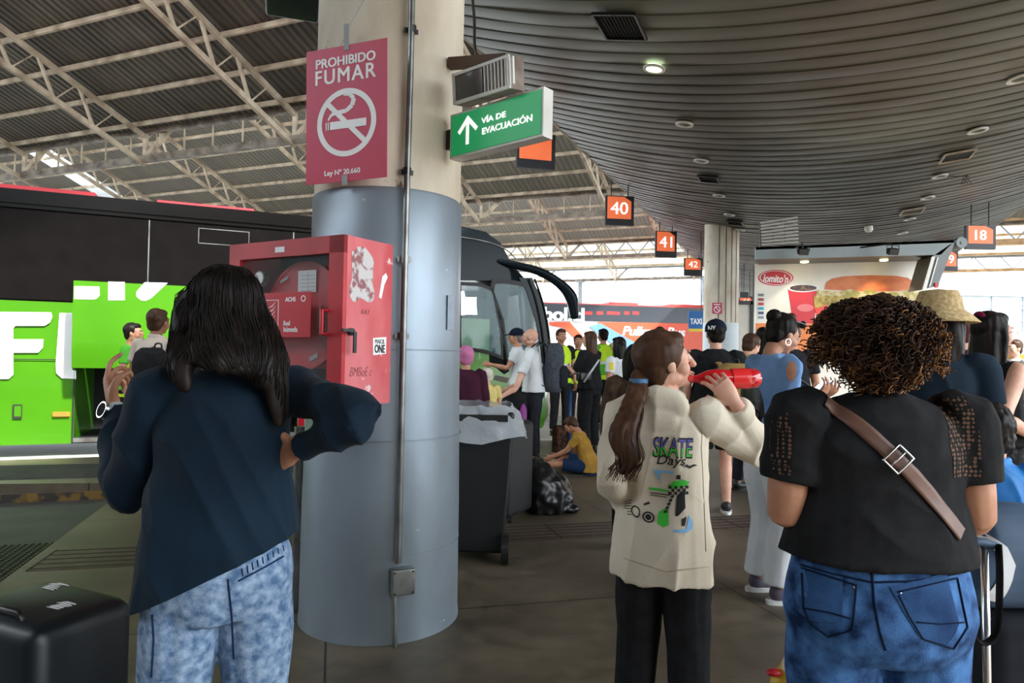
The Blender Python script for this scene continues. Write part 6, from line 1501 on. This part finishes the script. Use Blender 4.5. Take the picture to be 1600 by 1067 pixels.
# woman in the pale blue cold shoulder top, looking at her phone
random.seed(21)
Yb = 4.1
r = person('person', 'woman in a pale blue cold shoulder top and white trousers looking down at a phone', px=1208, Y=Yb, face=-78, H=1.70, bw=1.16, hipw=1.1, vox=.008, skin=m_skin, hair=('halfback', m_hairb, {}),
    shirt=tee(m_blue_top, name='blue_top', slen=.78, sleeve_r=1.05), pants=('pants', m_white_c, {'fit': 1.25, 'cuff': 1.5}), shoes=(m_greysh, m_solew), belly=.03,
    armR=('w', a(1218, 642, 3.98), a(1264, 622, 3.84)), armL=('w', a(1262, 640, 4.4), a(1290, 618, 4.1)), pitch=-24, yaw=4, handR={'n': (0, .3, 1), 't': (0, -1, .2), 'curl': .45}, handL={'n': (0, -.2, 1), 't': (0, 1, .2), 'curl': .4})
BL = r; C, M = r['HC'], r['HM']; h = lambda x, y, z: C + M @ V((x, y, z))
mb = MB(); mb.ell(h(0, -.1, .07), (.048, .048, .045), M, 14); hb = [o for o in r['root'].children if o.name.startswith('hair')][0]; mb.build('hair_bun', m_hairb, hb, True, world=False)
vs = [(.024 * math.cos(i * math.pi / 8), .058 * math.sin(i * math.pi / 8)) for i in range(16)]
decal(r['shirt'], vs, [tuple(range(16))], a(1243, 580, 3.8), (1, 0, 0), (0, 0, 1), m_skin, 'shoulder_cut_out', .01, .007)['label'] = 'bare shoulder in an oval cut-out'
mb = MB(); mb.ring(h(.082, -.005, -.055), M @ V((0, .02, 0)), M @ V((0, 0, .02)), M @ V((.003, 0, 0)), .86, 20); mb.build('hoop_earring', m_chrome, r['body'], world=False)
mb = MB()
for s_ in (-1, 1): mb.disc(h(.033 * s_, .078, .1), M @ V((.028, 0, 0)), M @ V((0, -.008, .022)), M @ V((0, .004, .001)), 18)
mb.tube([h(-.07, .0, .085), h(-.065, .08, .1), h(.065, .08, .1), h(.07, .0, .085)], .003, 6); mb.build('sunglasses', mat('sunglass', (.1, .14, .18), .05), hb, world=False)
wr_ = wm(r['root']); w0 = wr_ @ r['AR'][1][2]; e0 = wr_ @ r['AR'][1][1]; d = (w0 - e0).normalized()
mb = MB(); mb.tube([w0 - d * .05, w0 - d * .03], .033, 16); wb_ = mb.build('watch_band', m_blk, r['root'], 'auto'); n = V((-.1, -1, 0)); n = (n - d * n.dot(d)).normalized(); mb = MB(); mb.disc(w0 - d * .04 + n * .03, d * .02, d.cross(n) * .02, n * .008, 20); mb.build('watch_face', m_pupil, wb_)
t = bags('smartphone', 'dark smartphone held by the woman in the pale blue top', 'phone', a(1282, 606, 3.92)); mb = MB(); mb.box(a(1282, 606, 3.92), (.075, .15, .009), rotm(-70, 35), bev=.003); mb.build('case', m_dark, t); mb = MB(); mb.box(a(1282, 606, 3.92) + rotm(-70, 35) @ V((0, 0, .0052)), (.068, .138, .001), rotm(-70, 35)); mb.build('screen', mat('phone_screen', (.02, .02, .03), .05, emit=(.6, .7, .9), estr=.4), t)
t = bags('backpack', 'dark brown leather backpack on the back of the woman in the pale blue top', 'bag', a(1190, 660, 4.1)); backpack(t, a(1184, 640, 4.15), -78, .3, .42, .16, m_leather, .01)

# man in the black cap with a tan pack
random.seed(22)
r = person('person', 'man in a navy cap with white monogram, black tee and shorts, carrying a tan backpack', px=1118, Y=6.3, face=-12, top_py=501, bw=1.12, vox=.009, skin=m_skinl, hair=('short', m_hairb, {}), shirt=tee(m_blk), pants=('shorts', m_blk, {'len': .8}), shoes=(m_shoeb, m_solew), yaw=8)
C, M = r['HC'], r['HM']; h = lambda x, y, z: C + M @ V((x, y, z)); m_cap = mat('navy_cap', srgb(24, 32, 46), .8, scale=20)
def cap(r, m, brim=True, logo=None):
    C, M = r['HC'], r['HM']; h = lambda x, y, z: C + M @ V((x, y, z)); mb = MB(); mb.ell(h(0, -.012, .045), (.094, .108, .088), M, 24)
    mb.v = [q if (M.inverted() @ (q - C)).z > .02 else C + M @ V(((M.inverted() @ (q - C)).x, (M.inverted() @ (q - C)).y, .02)) for q in mb.v]
    c = mb.build('cap', m, r['root'], True, world=False)
    if brim: mb = MB(); mb.loft([(h(0, .11, .03), M @ V((.07, 0, 0)), M @ V((0, .075, -.02))), (h(0, .11, .038), M @ V((.07, 0, 0)), M @ V((0, .075, -.02)))], 20); mb.build('brim', m, c, True, world=False)
    mb = MB(); mb.ell(h(0, -.012, .134), (.008, .008, .005), M, 8); mb.build('button', m, c, True, world=False); return c
c_ = cap(r, m_cap)
vs, fs = flat_text('NY', .055, .055, .03); decal(c_, vs, fs, a(1124, 512, 6.0), (1, 0, .0), (0, 0, 1), m_ink, 'lettering', .02, .004)
t = bags('backpack', 'tan canvas backpack on the man in the navy cap', 'bag', a(1140, 640, 6.15)); backpack(t, a(1148, 612, 5.98), -12, .36, .5, .2, m_tan_p, .012)
# shorter brown haired person, black haired person behind
random.seed(23)
person('person', 'short haired brunette with a tan hood looking down, behind the man in the navy cap', px=1168, Y=7.3, face=-60, top_py=521, vox=.012, skin=m_skinl, hair=('short', m_hairbr, {'vol': 1.08}), shirt=('long', m_tan_p, {'hem': .88, 'hood': True, 'name': 'jacket'}), pants=('pants', m_blk2, {}), shoes=(m_shoeb, None), pitch=-22)
person('person', 'person with long straight black hair and wide blue trousers, behind the red bottle', px=1192, Y=7.7, face=-20, top_py=512, vox=.012, skin=m_skin, hair=('long', m_hairb, {'length': .42}), shirt=tee(m_maroon), pants=('pants', m_bluesk, {'fit': 1.6, 'cuff': 2.2}), shoes=(m_white_c, m_solew))
person('person', 'person with a dark high bun in front of the kiosk logo', px=1236, Y=6.6, face=-8, H=1.78, vox=.012, skin=m_skin, hair=('bun', m_hairbr, {}), shirt=tee(m_blk2), pants=('pants', m_blk, {}), shoes=(m_shoeb, None), yaw=-30)
# right side group
random.seed(24)
r = person('person', 'person in a wide straw hat and navy tee, turned away behind the curly haired woman', px=1466, Y=3.1, face=-28, H=1.72, bw=.98, vox=.009, skin=m_skin, hair=('long', m_hairb, {'length': .26}), shirt=tee(mat('navy_tee', srgb(30, 44, 58), .8, scale=5), slen=.62), pants=('pants', m_blk, {}), shoes=(m_shoeb, None), yaw=0, armL=((.02, .1, -.27), (.0, .3, -.3)))
C, M = r['HC'], r['HM']; h = lambda x, y, z: C + M @ V((x, y, z)); mb = MB(); n = 36; vs = []; fs = []
pr = [(.16, -.005), (.12, .035), (.098, .05), (.09, .1), (.075, .135), (.0, .145)]
for q_, z_ in pr:
    for i in range(n): vs.append(h(q_ * 1.0 * math.cos(6.2832 * i / n), q_ * 1.12 * math.sin(6.2832 * i / n) - .01, z_))
for j in range(len(pr) - 1):
    for i in range(n): fs.append((j * n + i, j * n + (i + 1) % n, (j + 1) * n + (i + 1) % n, (j + 1) * n + i))
mb.add(vs, fs); mb.v += []; hat = mb.build('straw_hat', m_straw, r['root'], True, world=False); sl = hat.modifiers.new('s', 'SOLIDIFY'); sl.thickness = .004
r = person('person', 'woman in thin gold glasses, sleeveless black top and dark shorts, hand on hip, maroon scrunchie', px=1548, Y=3.8, face=-82, top_py=489, bw=1.08, vox=.008, skin=m_skinl, hair=('long', m_hairb, {'length': .4, 'spread': .95, 'vol': 1.04}), shirt=('vest', m_blk, {'hem': .98}), pants=('shorts', mat('speckled_shorts', srgb(34, 34, 36), .85, col2=srgb(70, 70, 70), scale=40, lo=.5, hi=.6), {'len': .45}), shoes=(m_shoeb, m_solew),
    armR=((.12, -.2, -.24), (.03, .05, -.34)), armL=((.1, .02, -.26), (.05, .2, -.3)), pitch=2)
C, M = r['HC'], r['HM']; h = lambda x, y, z: C + M @ V((x, y, z)); mb = MB()
for s_ in (-1, 1): mb.ring(h(.033 * s_, .102, .005), M @ V((.024, 0, 0)), M @ V((0, 0, .02)), M @ V((0, .002, 0)), .9, 18); mb.tube([h(.057 * s_, .1, .008), h(.076 * s_, .0, .0)], .0015, 5)
mb.build('glasses', flat('gold_wire', srgb(200, 160, 90), .3, metal=1.0), r['body'], world=False)
hb = [o for o in r['root'].children if o.name.startswith('hair')][0]; mb = MB()
for i in range(14): a_ = 6.2832 * i / 14; mb.ell(h(.0 + .028 * math.cos(a_), -.085, .085 + .028 * math.sin(a_)), (.016, .016, .016), None, 8)
me = remesh(mb, .006, 2); o = mesh_obj(me, 'scrunchie', flat('scrunchie', srgb(120, 26, 60), .8), hb)
person('person', 'small distant man in a white shirt at the far right edge', px=1586, Y=9.5, face=100, top_py=531, vox=.013, skin=m_skinl, hair=('short', m_hairbr, {}), shirt=tee(m_white_c), pants=('pants', m_blk2, {}), shoes=(m_shoeb, None))
person('person', 'dark reddish haired person half hidden behind the woman in glasses', px=1502, Y=5.4, face=-30, top_py=494, vox=.013, skin=m_skin, hair=('short', mat('hair_auburn', srgb(84, 40, 40), .4), {'vol': 1.05}), shirt=tee(m_maroon), pants=('pants', m_blk, {}), shoes=(m_shoeb, None))
r = person('person', 'child with short black hair in a bright blue jacket at the right edge', px=1552, Y=2.42, face=-14, top_py=638, bw=1.06, vox=.008, skin=m_skin, hair=('custom', m_hairb, {}), shirt=('long', m_blue_j, {'hem': .86, 'loose': 1.25, 'collar': True, 'name': 'jacket', 'sleeve_r': 1.25}), pants=('pants', m_blk, {}), shoes=(m_shoeb, m_solew), pitch=-10)
C, M = r['HC'], r['HM']; mb = hair_mesh(C, M, 'short', vol=1.2); mb.ell(C + M @ V((0, -.05, -.05)), (.085, .06, .06), M); me = remesh(mb, .006, 3); wrinkle(me, lambda c, n: .007 * nz(c, (28, 28, 28), 3) + .005 * nz(c, (60, 60, 40))); mesh_obj(me, 'hair', m_hairb, r['root'])
# brown jacket person mostly hidden by the girl, and small figures behind her
random.seed(25)
person('person', 'person in a shaggy brown jacket mostly hidden behind the girl in cream', px=992, Y=5.0, face=0, H=1.50, vox=.012, skin=m_skin, hair=('long', m_hairb, {'length': .3}), shirt=('long', m_brown_j, {'hem': .85, 'loose': 1.15, 'name': 'jacket', 'sleeve_r': 1.25}), pants=('pants', m_blk2, {}), shoes=(m_shoeb, None))
person('person', 'distant person with brown hair above the head of the girl in cream', px=1030, Y=9.6, face=170, top_py=511, vox=.013, skin=m_skinl, hair=('short', m_hairbr, {}), shirt=tee(m_greyp), pants=('pants', m_blk2, {}), shoes=(m_shoeb, None))
r = person('person', 'person with straight black hair in a white tee with yellow badge and jeans', px=967, Y=9.0, face=40, top_py=527, vox=.012, skin=m_skin, hair=('long', m_hairb, {'length': .26}), shirt=tee(m_white_c), pants=('pants', m_jeanb, {}), shoes=(m_shoeb, m_solew))
decal(r['shirt'], [(-.03, -.05), (.03, -.05), (.03, .05), (-.03, .05)], [(0, 1, 2, 3)], a(956, 572, 8.8), (1, 0, 0), (0, 0, 1), flat('badge_yellow', srgb(226, 206, 50), .6), 'badge', .03, .004)
# woman in black with folded arms
r = person('person', 'woman all in black with long brown hair and a white trimmed bag strap, arms forward', px=922, Y=9.9, face=52, top_py=518, bw=1.14, vox=.011, skin=m_skinl, hair=('long', m_hairbr, {'length': .34}), shirt=('short', m_blk, {'hem': .9, 'slen': .9}), pants=('pants', m_blk, {'fit': 1.35, 'cuff': 1.5}), shoes=(m_shoeb, None), armL=((.04, .1, -.26), (-.12, .3, -.2)), armR=((.04, .08, -.26), (-.1, .28, -.24)))
t = bags('waist_bag', 'black waist bag with a white trimmed strap worn by the woman in black', 'bag', a(912, 588, 9.7)); mb = MB(); mb.box(a(912, 588, 9.66), (.24, .1, .14), rotm(40, 0), bev=.03); mb.build('pouch', m_dark, t, True); mb = MB(); mb.tube([a(936, 562, 9.7), a(924, 580, 9.62), a(912, 597, 9.58)], .022, 8, flatf=.3, side=(1, 0, 1)); mb.build('strap', m_white_c, t, True)
hv = lambda **k: ('vest', m_hivis, dict(hem=.88, loose=1.12, name='hi_vis_vest', **k))
# three workers in hi-vis
def worker(label, px, Y, face, top, under, hairm=m_hairb, hk='short', **k):
    r = person('person', label, px=px, Y=Y, face=face, top_py=top, bw=1.05, vox=.012, skin=m_skin, hair=(hk, hairm, {}), shirt=('short', under, {'hem': .92, 'name': 'undershirt'}), pants=('pants', m_blk, {}), shoes=(m_shoeb, None), **k)
    mb = MB(); ln = [(.84, .195, .142), (1.05, .172, .132), (1.2, .178, .13), (1.32, .175, .128), (1.39, .14, .1), (1.43, .1, .075)]
    mb.loft([(V((0, 0, z)), V((x, 0, 0)), V((0, y, 0))) for z, x, y in ln], 24); me = remesh(mb, .012, 3); v = mesh_obj(me, 'hi_vis_vest', m_hivis, r['root'])
    mb = MB(); mb.ring(V((0, 0, 1.1)), (.178, 0, 0), (0, .138, 0), (0, 0, .05), .97, 28); mb.build('reflective_band', flat('reflective', srgb(206, 210, 206), .4), v, world=False); return r
worker('brown haired worker in hi-vis over black, leftmost of the three', 876, 12.0, 200, 514, m_blk, m_hairbr, armR=((.04, .1, -.25), (-.1, .3, -.3)))
worker('black haired worker in hi-vis facing the camera between two others', 903, 12.6, 182, 523, m_blk)
worker('worker in hi-vis with a dark cap of hair, partly behind the woman in black', 942, 13.2, 30, 514, m_green_t)
# seated boy
random.seed(26)
r = person('person', 'boy in a mustard shirt sitting on the floor with his legs stretched to the left', loc=V((at(924, 735, 8.2).x, 8.2, -.72)), face=72, H=1.42, vox=.011, skin=m_skin, hair=('short', m_hairbr, {}), shirt=('short', m_mustard, {'hem': .9, 'loose': 1.1}), pants=('shorts', mat('navy_shorts', srgb(30, 52, 84), .8), {'len': .9}), shoes=(None, None), lean=(0, .42), pitch=-42,
    legs=[[(-.09, .02, .96), (-.2, .42, 1.0), (-.22, .8, .95)], [(.09, .02, .96), (.24, .4, 1.02), (-.05, .62, .95)]], armL=((.02, .16, -.2), (-.02, .36, -.3)), armR=((.02, .16, -.2), (-.02, .36, -.3)), facep=False)
t = bags('shopping_trolley', 'brown checked trolley bag with a blue pole beside the seated boy', 'bag', a(890, 712, 8.9)); b_ = gnd(884, 722)
mb = MB(); mb.box(V((b_.x, b_.y, .26)), (.34, .26, .44), rotm(10, 0), bev=.05); mb.build('bag_body', mat('brown_check', srgb(96, 66, 50), .8, col2=srgb(60, 44, 40), scale=18, lo=.48, hi=.52), t, True)
mb = MB(); mb.tube([V((b_.x + .04, b_.y - .15, .03)), V((b_.x + .03, b_.y - .14, .95))], .02, 10); mb.build('blue_pole', flat('pole_blue', srgb(34, 70, 130), .4), t, True); mb = MB(); mb.fbox(V((b_.x - .2, b_.y - .16, .0)), (.42, 0, 0), (0, .3, 0), UP * .05); mb.build('base', m_white, t)
# backpack man and capped man at the coach door
random.seed(27)
r = person('person', 'bald man in a white polo and dark trousers with a large grey backpack', px=836, Y=8.9, face=80, top_py=513, bw=1.06, vox=.009, skin=m_skinl, hair=('none', m_hairb, {}), shirt=tee(m_white_c, collar=True, name='polo_shirt'), pants=('pants', m_blk2, {'fit': 1.2}), shoes=(m_shoeb, None), armL=('w', a(806, 606, 8.55), a(786, 618, 8.4)), armR=('w', a(812, 600, 9.25), a(782, 612, 9.0)), lean=(0, .1))
t = bags('backpack', 'large black and grey travel backpack on the man in the white polo', 'bag', a(862, 615, 8.9)); backpack(t, a(866, 574, 8.9), 80, .34, .64, .26, m_greyp, .012, m2=m_blk2)
r = person('person', 'man in a flat dark cap and white shirt beyond the bald man', px=812, Y=10.2, face=84, top_py=514, bw=1.0, vox=.011, skin=m_skin, hair=('short', mat('hair_grey', srgb(120, 116, 112), .5), {}), shirt=tee(m_white_c), pants=('pants', m_blk, {}), shoes=(m_shoeb, None), armL=((.03, .12, -.24), (.0, .34, -.2)), lean=(0, .08)); cap(r, m_cap)
t = bags('papers', 'sheet of pale paper held out at the coach door', 'paper', a(783, 592, 9.2)); mb = MB(); mb.box(a(783, 592, 9.2), (.2, .14, .003), rotm(20, -30, 15)); mb.build('sheet', m_white_c, t)
t = bags('holdall', 'black bag with purple lining held low by the man in the white polo', 'bag', a(800, 660, 8.6)); mb = MB(); mb.ell(a(800, 640, 8.6), (.2, .14, .26)); rag(MB().add([wm(t).inverted() @ q for q in mb.v], mb.f), m_blk, 'bag_body', .015, t, .02, 6); mb = MB(); mb.ell(a(817, 650, 8.52), (.05, .1, .16)); mb.build('purple_lining', flat('purple', srgb(150, 60, 150), .6), t, True)
# near the bin
random.seed(28)
r = person('person', 'person in a maroon sweater with a lilac pink hood down, just right of the pillar', px=728, Y=6.9, face=14, top_py=542, bw=1.1, vox=.011, skin=m_skin, hair=('short', m_pinkc, {'vol': 1.12}), shirt=('long', m_maroon, {'hem': .85, 'loose': 1.1, 'name': 'sweater'}), pants=('pants', m_blk, {}), shoes=(m_shoeb, None))
for o in r['root'].children:
    if o.name.startswith('hair'): o.name = 'hood'; o['label'] = 'lilac pink hood'
person('person', 'small fair haired child in a yellow shirt beside the maroon sweater', px=762, Y=8.0, face=20, top_py=576, vox=.011, skin=m_skinl, hair=('short', mat('hair_white_blond', srgb(222, 214, 200), .6), {'vol': 1.1}), shirt=tee(flat('pale_yellow', srgb(226, 204, 130), .8)), pants=('pants', m_blk2, {}), shoes=(m_shoeb, None))
# left: loader in hi-vis and passenger with pack at the luggage hatch
random.seed(29)
worker('worker in a hi-vis vest over green, in profile at the raised luggage hatch', 205, 8.0, -80, 505, m_green_t)
r = person('person', 'passenger in a pale shirt with a black backpack, waiting at the luggage hatch', px=244, Y=6.4, face=-14, top_py=483, bw=1.1, vox=.011, skin=m_skind, hair=('short', m_hairbr, {}), shirt=tee(flat('beige_cloth', srgb(202, 186, 172), .8), collar=True), pants=('pants', m_blk, {}), shoes=(m_shoeb, None))
t = bags('backpack', 'black backpack on the passenger at the luggage hatch', 'bag', a(236, 650, 6.2)); backpack(t, a(236, 592, 6.1), -14, .36, .56, .24, m_blk, .012, m2=m_blk2)
t = bags('red_bag', 'red and white bag glimpsed under the bent arm of the woman in navy', 'bag', gnd(478, 770)); b_ = gnd(480, 778); mb = MB(); mb.box(V((b_.x, b_.y, .62)), (.2, .16, .5), None, bev=.05); mb.build('bag_body', flat('bag_white', srgb(210, 210, 206), .6), t, True); mb = MB(); mb.fbox(V((b_.x - .08, b_.y - .09, .4)), (.06, 0, 0), (0, .012, 0), UP * .46); mb.build('red_stripe', m_lred, t); mb = MB(); mb.fbox(V((b_.x - .1, b_.y - .08, 0)), (.2, 0, 0), (0, .16, 0), UP * .4); mb.build('trolley_base', m_dark, t)

# ================================================================== BIN, CASES, BAGS
t = thing('wheeled_bin', gnd(745, 880), 'black wheeled bin with a clear plastic liner beside the pillar', 'bin'); b_ = gnd(738, 882); BX, BYY = b_.x, b_.y + .28
zt_ = at(745, 640, b_.y + .2).z
mb = MB(); mb.loft([(V((BX, BYY, z)), V((w_, 0, 0)), V((0, d_, 0))) for z, w_, d_ in ((.05, .2, .22), (.5, .225, .26), (zt_ - .03, .25, .29), (zt_, .25, .29))], 4); mb.v = [V((BX + (q.x - BX) * .0 + (q.x - BX) * math.cos(.785) - (q.y - BYY) * math.sin(.785), BYY + (q.x - BX) * math.sin(.785) + (q.y - BYY) * math.cos(.785), q.z)) for q in mb.v]
mb.v = [V((BX + (q.x - BX) * 1.3, BYY + (q.y - BYY) * 1.3, q.z)) for q in mb.v]
bb = mb.build('tub', mat('bin_black', srgb(30, 32, 34), .45, scale=4), t, 'auto'); bvm = bb.modifiers.new('b', 'BEVEL'); bvm.width = .02; bvm.segments = 3
mb = MB()
for s_ in (-1, 1):
    c = V((BX + .19 * s_, BYY - .25, .1)); mb2 = MB(); mb2.disc(c, (0, .1, 0), UP * .1, (.05, 0, 0), 24); mb2.build('wheel', m_dark, t)
mb = MB(); mb.fbox(V((BX - .22, BYY - .31, zt_ - .06)), (.44, 0, 0), (0, .05, 0), UP * .045); mb.build('rim', m_dark, t)
m_liner = mat('clear_liner', (.75, .8, .85), .12, alpha=.5, bump=.8, bscale=18)
mb = MB(); n = 44; vs = []; fs = []; random.seed(8)
for j in range(6):
    for i in range(n):
        a_ = 6.2832 * i / n; sq = 1 / max(abs(math.cos(a_)), abs(math.sin(a_))) ** .8; rr = (.262 + .018 * j * (j > 1) + .018 * random.uniform(-1, 1) * (j > 0)) * sq; zz = zt_ + .01 + (.03 if j == 0 else 0) - (.04 * (j - 1) if j > 1 else 0) + random.uniform(-.01, .01) - (.05 if j == 5 else 0) * abs(math.sin(a_ * 2.3))
        vs.append(V((BX + rr * math.cos(a_) * (.94 if j == 0 else 1), BYY + rr * math.sin(a_) * (.94 if j == 0 else 1), zz)))
for j in range(5):
    for i in range(n): fs.append((j * n + i, j * n + (i + 1) % n, (j + 1) * n + (i + 1) % n, (j + 1) * n + i))
mb.add(vs, fs); mb.build('plastic_liner', m_liner, t, True)
mb = MB(); mb.ell(V((BX, BYY, zt_ - .12)), (.2, .22, .1), None, 14); me = remesh(MB().add([wm(t).inverted() @ q for q in mb.v], mb.f), .02, 1); wrinkle(me, lambda c, n: .03 * nz(c, (14, 14, 14))); mesh_obj(me, 'bagged_rubbish', m_dark, t)
# tall soft suitcase
b_ = gnd(790, 818); t = thing('suitcase', b_, 'tall black soft suitcase with grey zip piping beside the wheeled bin', 'suitcase'); Rm = rotm(-28, 0); H_ = at(790, 660, b_.y).z
sc_ = V((b_.x, b_.y + .16, H_ / 2 + .03)); 
mb = MB(); mb.box(sc_, (.30, .46, H_ - .06), Rm, bev=.05); mb.build('shell', mat('suitcase_black', srgb(26, 27, 30), .6, scale=20), t, True)
m_zip = flat('zip_grey', srgb(104, 104, 108), .5)
SP = lambda x, y, z: sc_ + Rm @ V((x, y, z)); hh_ = H_ / 2 - .04
mb = MB()
for x_ in (-.03, .03): mb.tube([SP(x_, -.233, -hh_), SP(x_, -.236, 0), SP(x_, -.233, hh_ - .01), SP(x_, -.1, hh_ + .012)], .004, 6)
mb.build('zip_piping', m_zip, t); mb = MB(); mb.tube([SP(-.15, -.2, -.02), SP(-.1, -.236, 0), SP(.1, -.236, 0)], .004, 6); mb.build('side_piping', m_zip, t)
mb = MB(); mb.tube([SP(-.155, .15, -.1), SP(-.16, .1, 0), SP(-.155, .0, .1)], .012, 8, sub=3); mb.tube([SP(-.02, -.15, hh_ + .01), SP(0, -.1, hh_ + .05), SP(0, .06, hh_ + .05), SP(-.02, .1, hh_ + .01)], .012, 8, sub=3); mb.build('carry_handle', m_dark, t, True)
for x_, z_ in ((-.1, .28), (.1, .24), (.1, -.24), (-.09, -.2)): mb = MB(); mb.ell(SP(x_, -.235, z_), (.01, .006, .016)); mb.build('zip_pull', m_chrome, t, True)
for s_ in (-1, 1): mb = MB(); c = SP(.1 * s_, -.15, -H_ / 2 + .01); mb.disc(c, (0, .03, 0), UP * .03, (.03, 0, 0), 16); mb.build('castor', m_dark, t)
# rubbish sack
b_ = gnd(852, 806); t = thing('rubbish_sack', b_, 'knotted black plastic rubbish sack standing by the suitcase', 'sack'); inv_ = wm(t).inverted(); hz_ = at(845, 722, b_.y).z
mb = MB(); mb.loft([(V((x_, b_.y + .2, z)), V((w_, 0, 0)), V((0, w_, 0))) for x_, z, w_ in ((b_.x + .02, .01, .2), (b_.x + .01, .12, .25), (b_.x - .02, .3, .22), (b_.x - .05, hz_ - .08, .14), (b_.x - .06, hz_, .05))], 20); mb.ell(V((b_.x + .2, b_.y + .12, .04)), (.1, .08, .035)); mb.v = [inv_ @ q for q in mb.v]
me = remesh(mb, .014, 2); wrinkle(me, lambda c, n: .035 * (1 - abs(nz(c, (6, 6, 4), 4))) ** 3 + .02 * nz(c, (16, 16, 12)) - .02); mesh_obj(me, 'sack', mat('bin_bag_black', (.01, .01, .011), .34), t, True)
# hard case bottom left
Yh = 1.9; p0 = at(-20, 958, Yh); p1 = at(143, 990, 1.78)
t = thing('suitcase', V((p0.x, 1.9, 0)), 'dark petrol blue hard shell suitcase with scuffed sticker marks, bottom left corner', 'suitcase'); zt_ = at(70, 948, 1.95).z
Rm = rotm(-24, 0); c = V((at(48, 1000, 1.95).x, 2.0, zt_ / 2 + .02)); mb = MB(); mb.box(c, (.40, .30, zt_ - .04), Rm, bev=.05); sh_ = mb.build('shell', mat('petrol_shell', srgb(16, 25, 32), .42, col2=srgb(11, 18, 24), scale=3), t, True)
TP = lambda x, y: V((c.x, c.y, zt_ + .0005)) + Rm @ V((x, y, 0))
for x_, y_ in ((.06, -.03), (-.12, .06)):
    mb = MB()
    for i in range(5): yy = y_ + i * .011; xx = x_ + random.uniform(-.01, .01); mb.prism([TP(xx, yy), TP(xx + random.uniform(.03, .07), yy + .002), TP(xx + .05, yy + .008), TP(xx + .01, yy + .009)], (0, 0, .0008))
    mb.build('torn_sticker', m_ink, sh_)
mb = MB(); mb.tube([TP(-.09, -.11) + V((0, 0, -.01)), TP(-.07, -.11) + V((0, 0, .012)), TP(.07, -.11) + V((0, 0, .012)), TP(.09, -.11) + V((0, 0, -.01))], .01, 8); mb.build('carry_handle', m_dark, t, True)
for sx in (-1, 1):
    for sy in (-1, 1): mb = MB(); q = V((c.x, c.y, .025)) + Rm @ V((.15 * sx, .1 * sy, 0)); mb.disc(q, (0, .025, 0), UP * .025, (.02, 0, 0), 14); mb.build('castor', m_dark, t)
# black case with long handle and blue duffel, bottom right
Yr = 1.95; c = at(1575, 1010, Yr + .1); t = thing('suitcase', V((c.x, Yr, 0)), 'black suitcase with raised metal pull handle at the right edge', 'suitcase'); zt_ = at(1570, 958, Yr).z
mb = MB(); mb.box(V((c.x + .04, Yr + .06, zt_ / 2 + .02)), (.36, .22, zt_ - .04), None, bev=.04); mb.build('shell', m_blk2, t, True)
mb = MB(); h0_ = at(1548, 1000, Yr - .06); h1_ = at(1537, 842, Yr - .06); mb.tube([V((h0_.x, h0_.y, .3)), V((h1_.x, h1_.y, h1_.z))], .011, 12); mb.build('handle_rod', m_chrome, t, True)
mb = MB(); mb.tube([at(1500, 855, Yr - .1), at(1502, 930, Yr - .12), at(1525, 1000, Yr - .12), at(1556, 990, Yr - .12), at(1562, 910, Yr - .1), at(1560, 850, Yr - .08)], .014, 8, sub=5, flatf=.35, side=(0, 1, 0)); mb.build('hanging_strap', m_blk, t, True)
t = thing('duffel_bag', V((c.x, Yr, zt_)), 'slate blue duffel bag with a curved white panel on top of the black suitcase', 'bag'); cc = at(1572, 900, Yr + .1); inv_ = wm(t).inverted()
mb = MB(); mb.loft([(V((cc.x - .17, Yr + .05, zt_ + .12)), V((0, .1, 0)), V((0, 0, .1))), (V((cc.x - .13, Yr + .05, zt_ + .15)), V((0, .11, 0)), V((0, 0, .15))), (V((cc.x + .1, Yr + .05, zt_ + .15)), V((0, .115, 0)), V((0, 0, .155))), (V((cc.x + .26, Yr + .05, zt_ + .13)), V((0, .12, 0)), V((0, 0, .12)))], 24, dome=.5); mb.v = [inv_ @ V((q.x, q.y, max(q.z, zt_ + .004))) for q in mb.v]
db = rag(mb, mat('slate_blue', srgb(62, 84, 110), .7, scale=6), 'bag_body', .008, t, .006, 10)
wp = [(1551, 842), (1572, 862), (1580, 895), (1572, 925), (1562, 950), (1590, 955), (1597, 925), (1604, 890), (1592, 862), (1566, 842)]
px_ = sum(p[0] for p in wp) / len(wp); py_ = sum(p[1] for p in wp) / len(wp); uu = 1.85 / F
decal(db, [((p[0] - px_) * uu, (py_ - p[1]) * uu) for p in wp], [tuple(range(len(wp)))], at(px_, py_, 1.85), (1, 0, 0), (0, 0, 1), m_white_c, 'white_panel', .012, .003)
mb = MB(); mb.tube([at(1488, 862, Yr - .05), at(1520, 846, Yr - .08), at(1552, 852, Yr - .05)], .022, 10, sub=5, flatf=.5); mb.build('carry_handle', mat('slate_blue', srgb(62, 84, 110)), t, True)
# colourful carrier bag at the floor between the girl and the curly haired woman
Yq = 2.6; c = gnd(1247, 1200); c = V((at(1248, 1030, Yq).x, Yq, 0)); t = thing('carrier_bag', c, 'crumpled yellow and white carrier bag low down left of the curly haired woman', 'bag'); zq = at(1248, 1008, Yq).z
mb = MB(); mb.loft([(V((0, 0, .01)), V((.1, 0, 0)), V((0, .08, 0))), (V((.0, 0, zq * .6)), V((.11, 0, 0)), V((0, .08, 0))), (V((.02, 0, zq)), V((.03, 0, 0)), V((0, .03, 0)))], 16); rag(mb, mat('carrier', srgb(222, 214, 196), .4, col2=srgb(222, 180, 40), scale=9, lo=.5, hi=.54), 'bag_body', .012, t, .02, 9)
mb = MB(); mb.ell(V((-.1, -.02, zq * .72)), (.03, .02, .015)); mb.build('red_wrapper', m_lred, t, True, world=False)
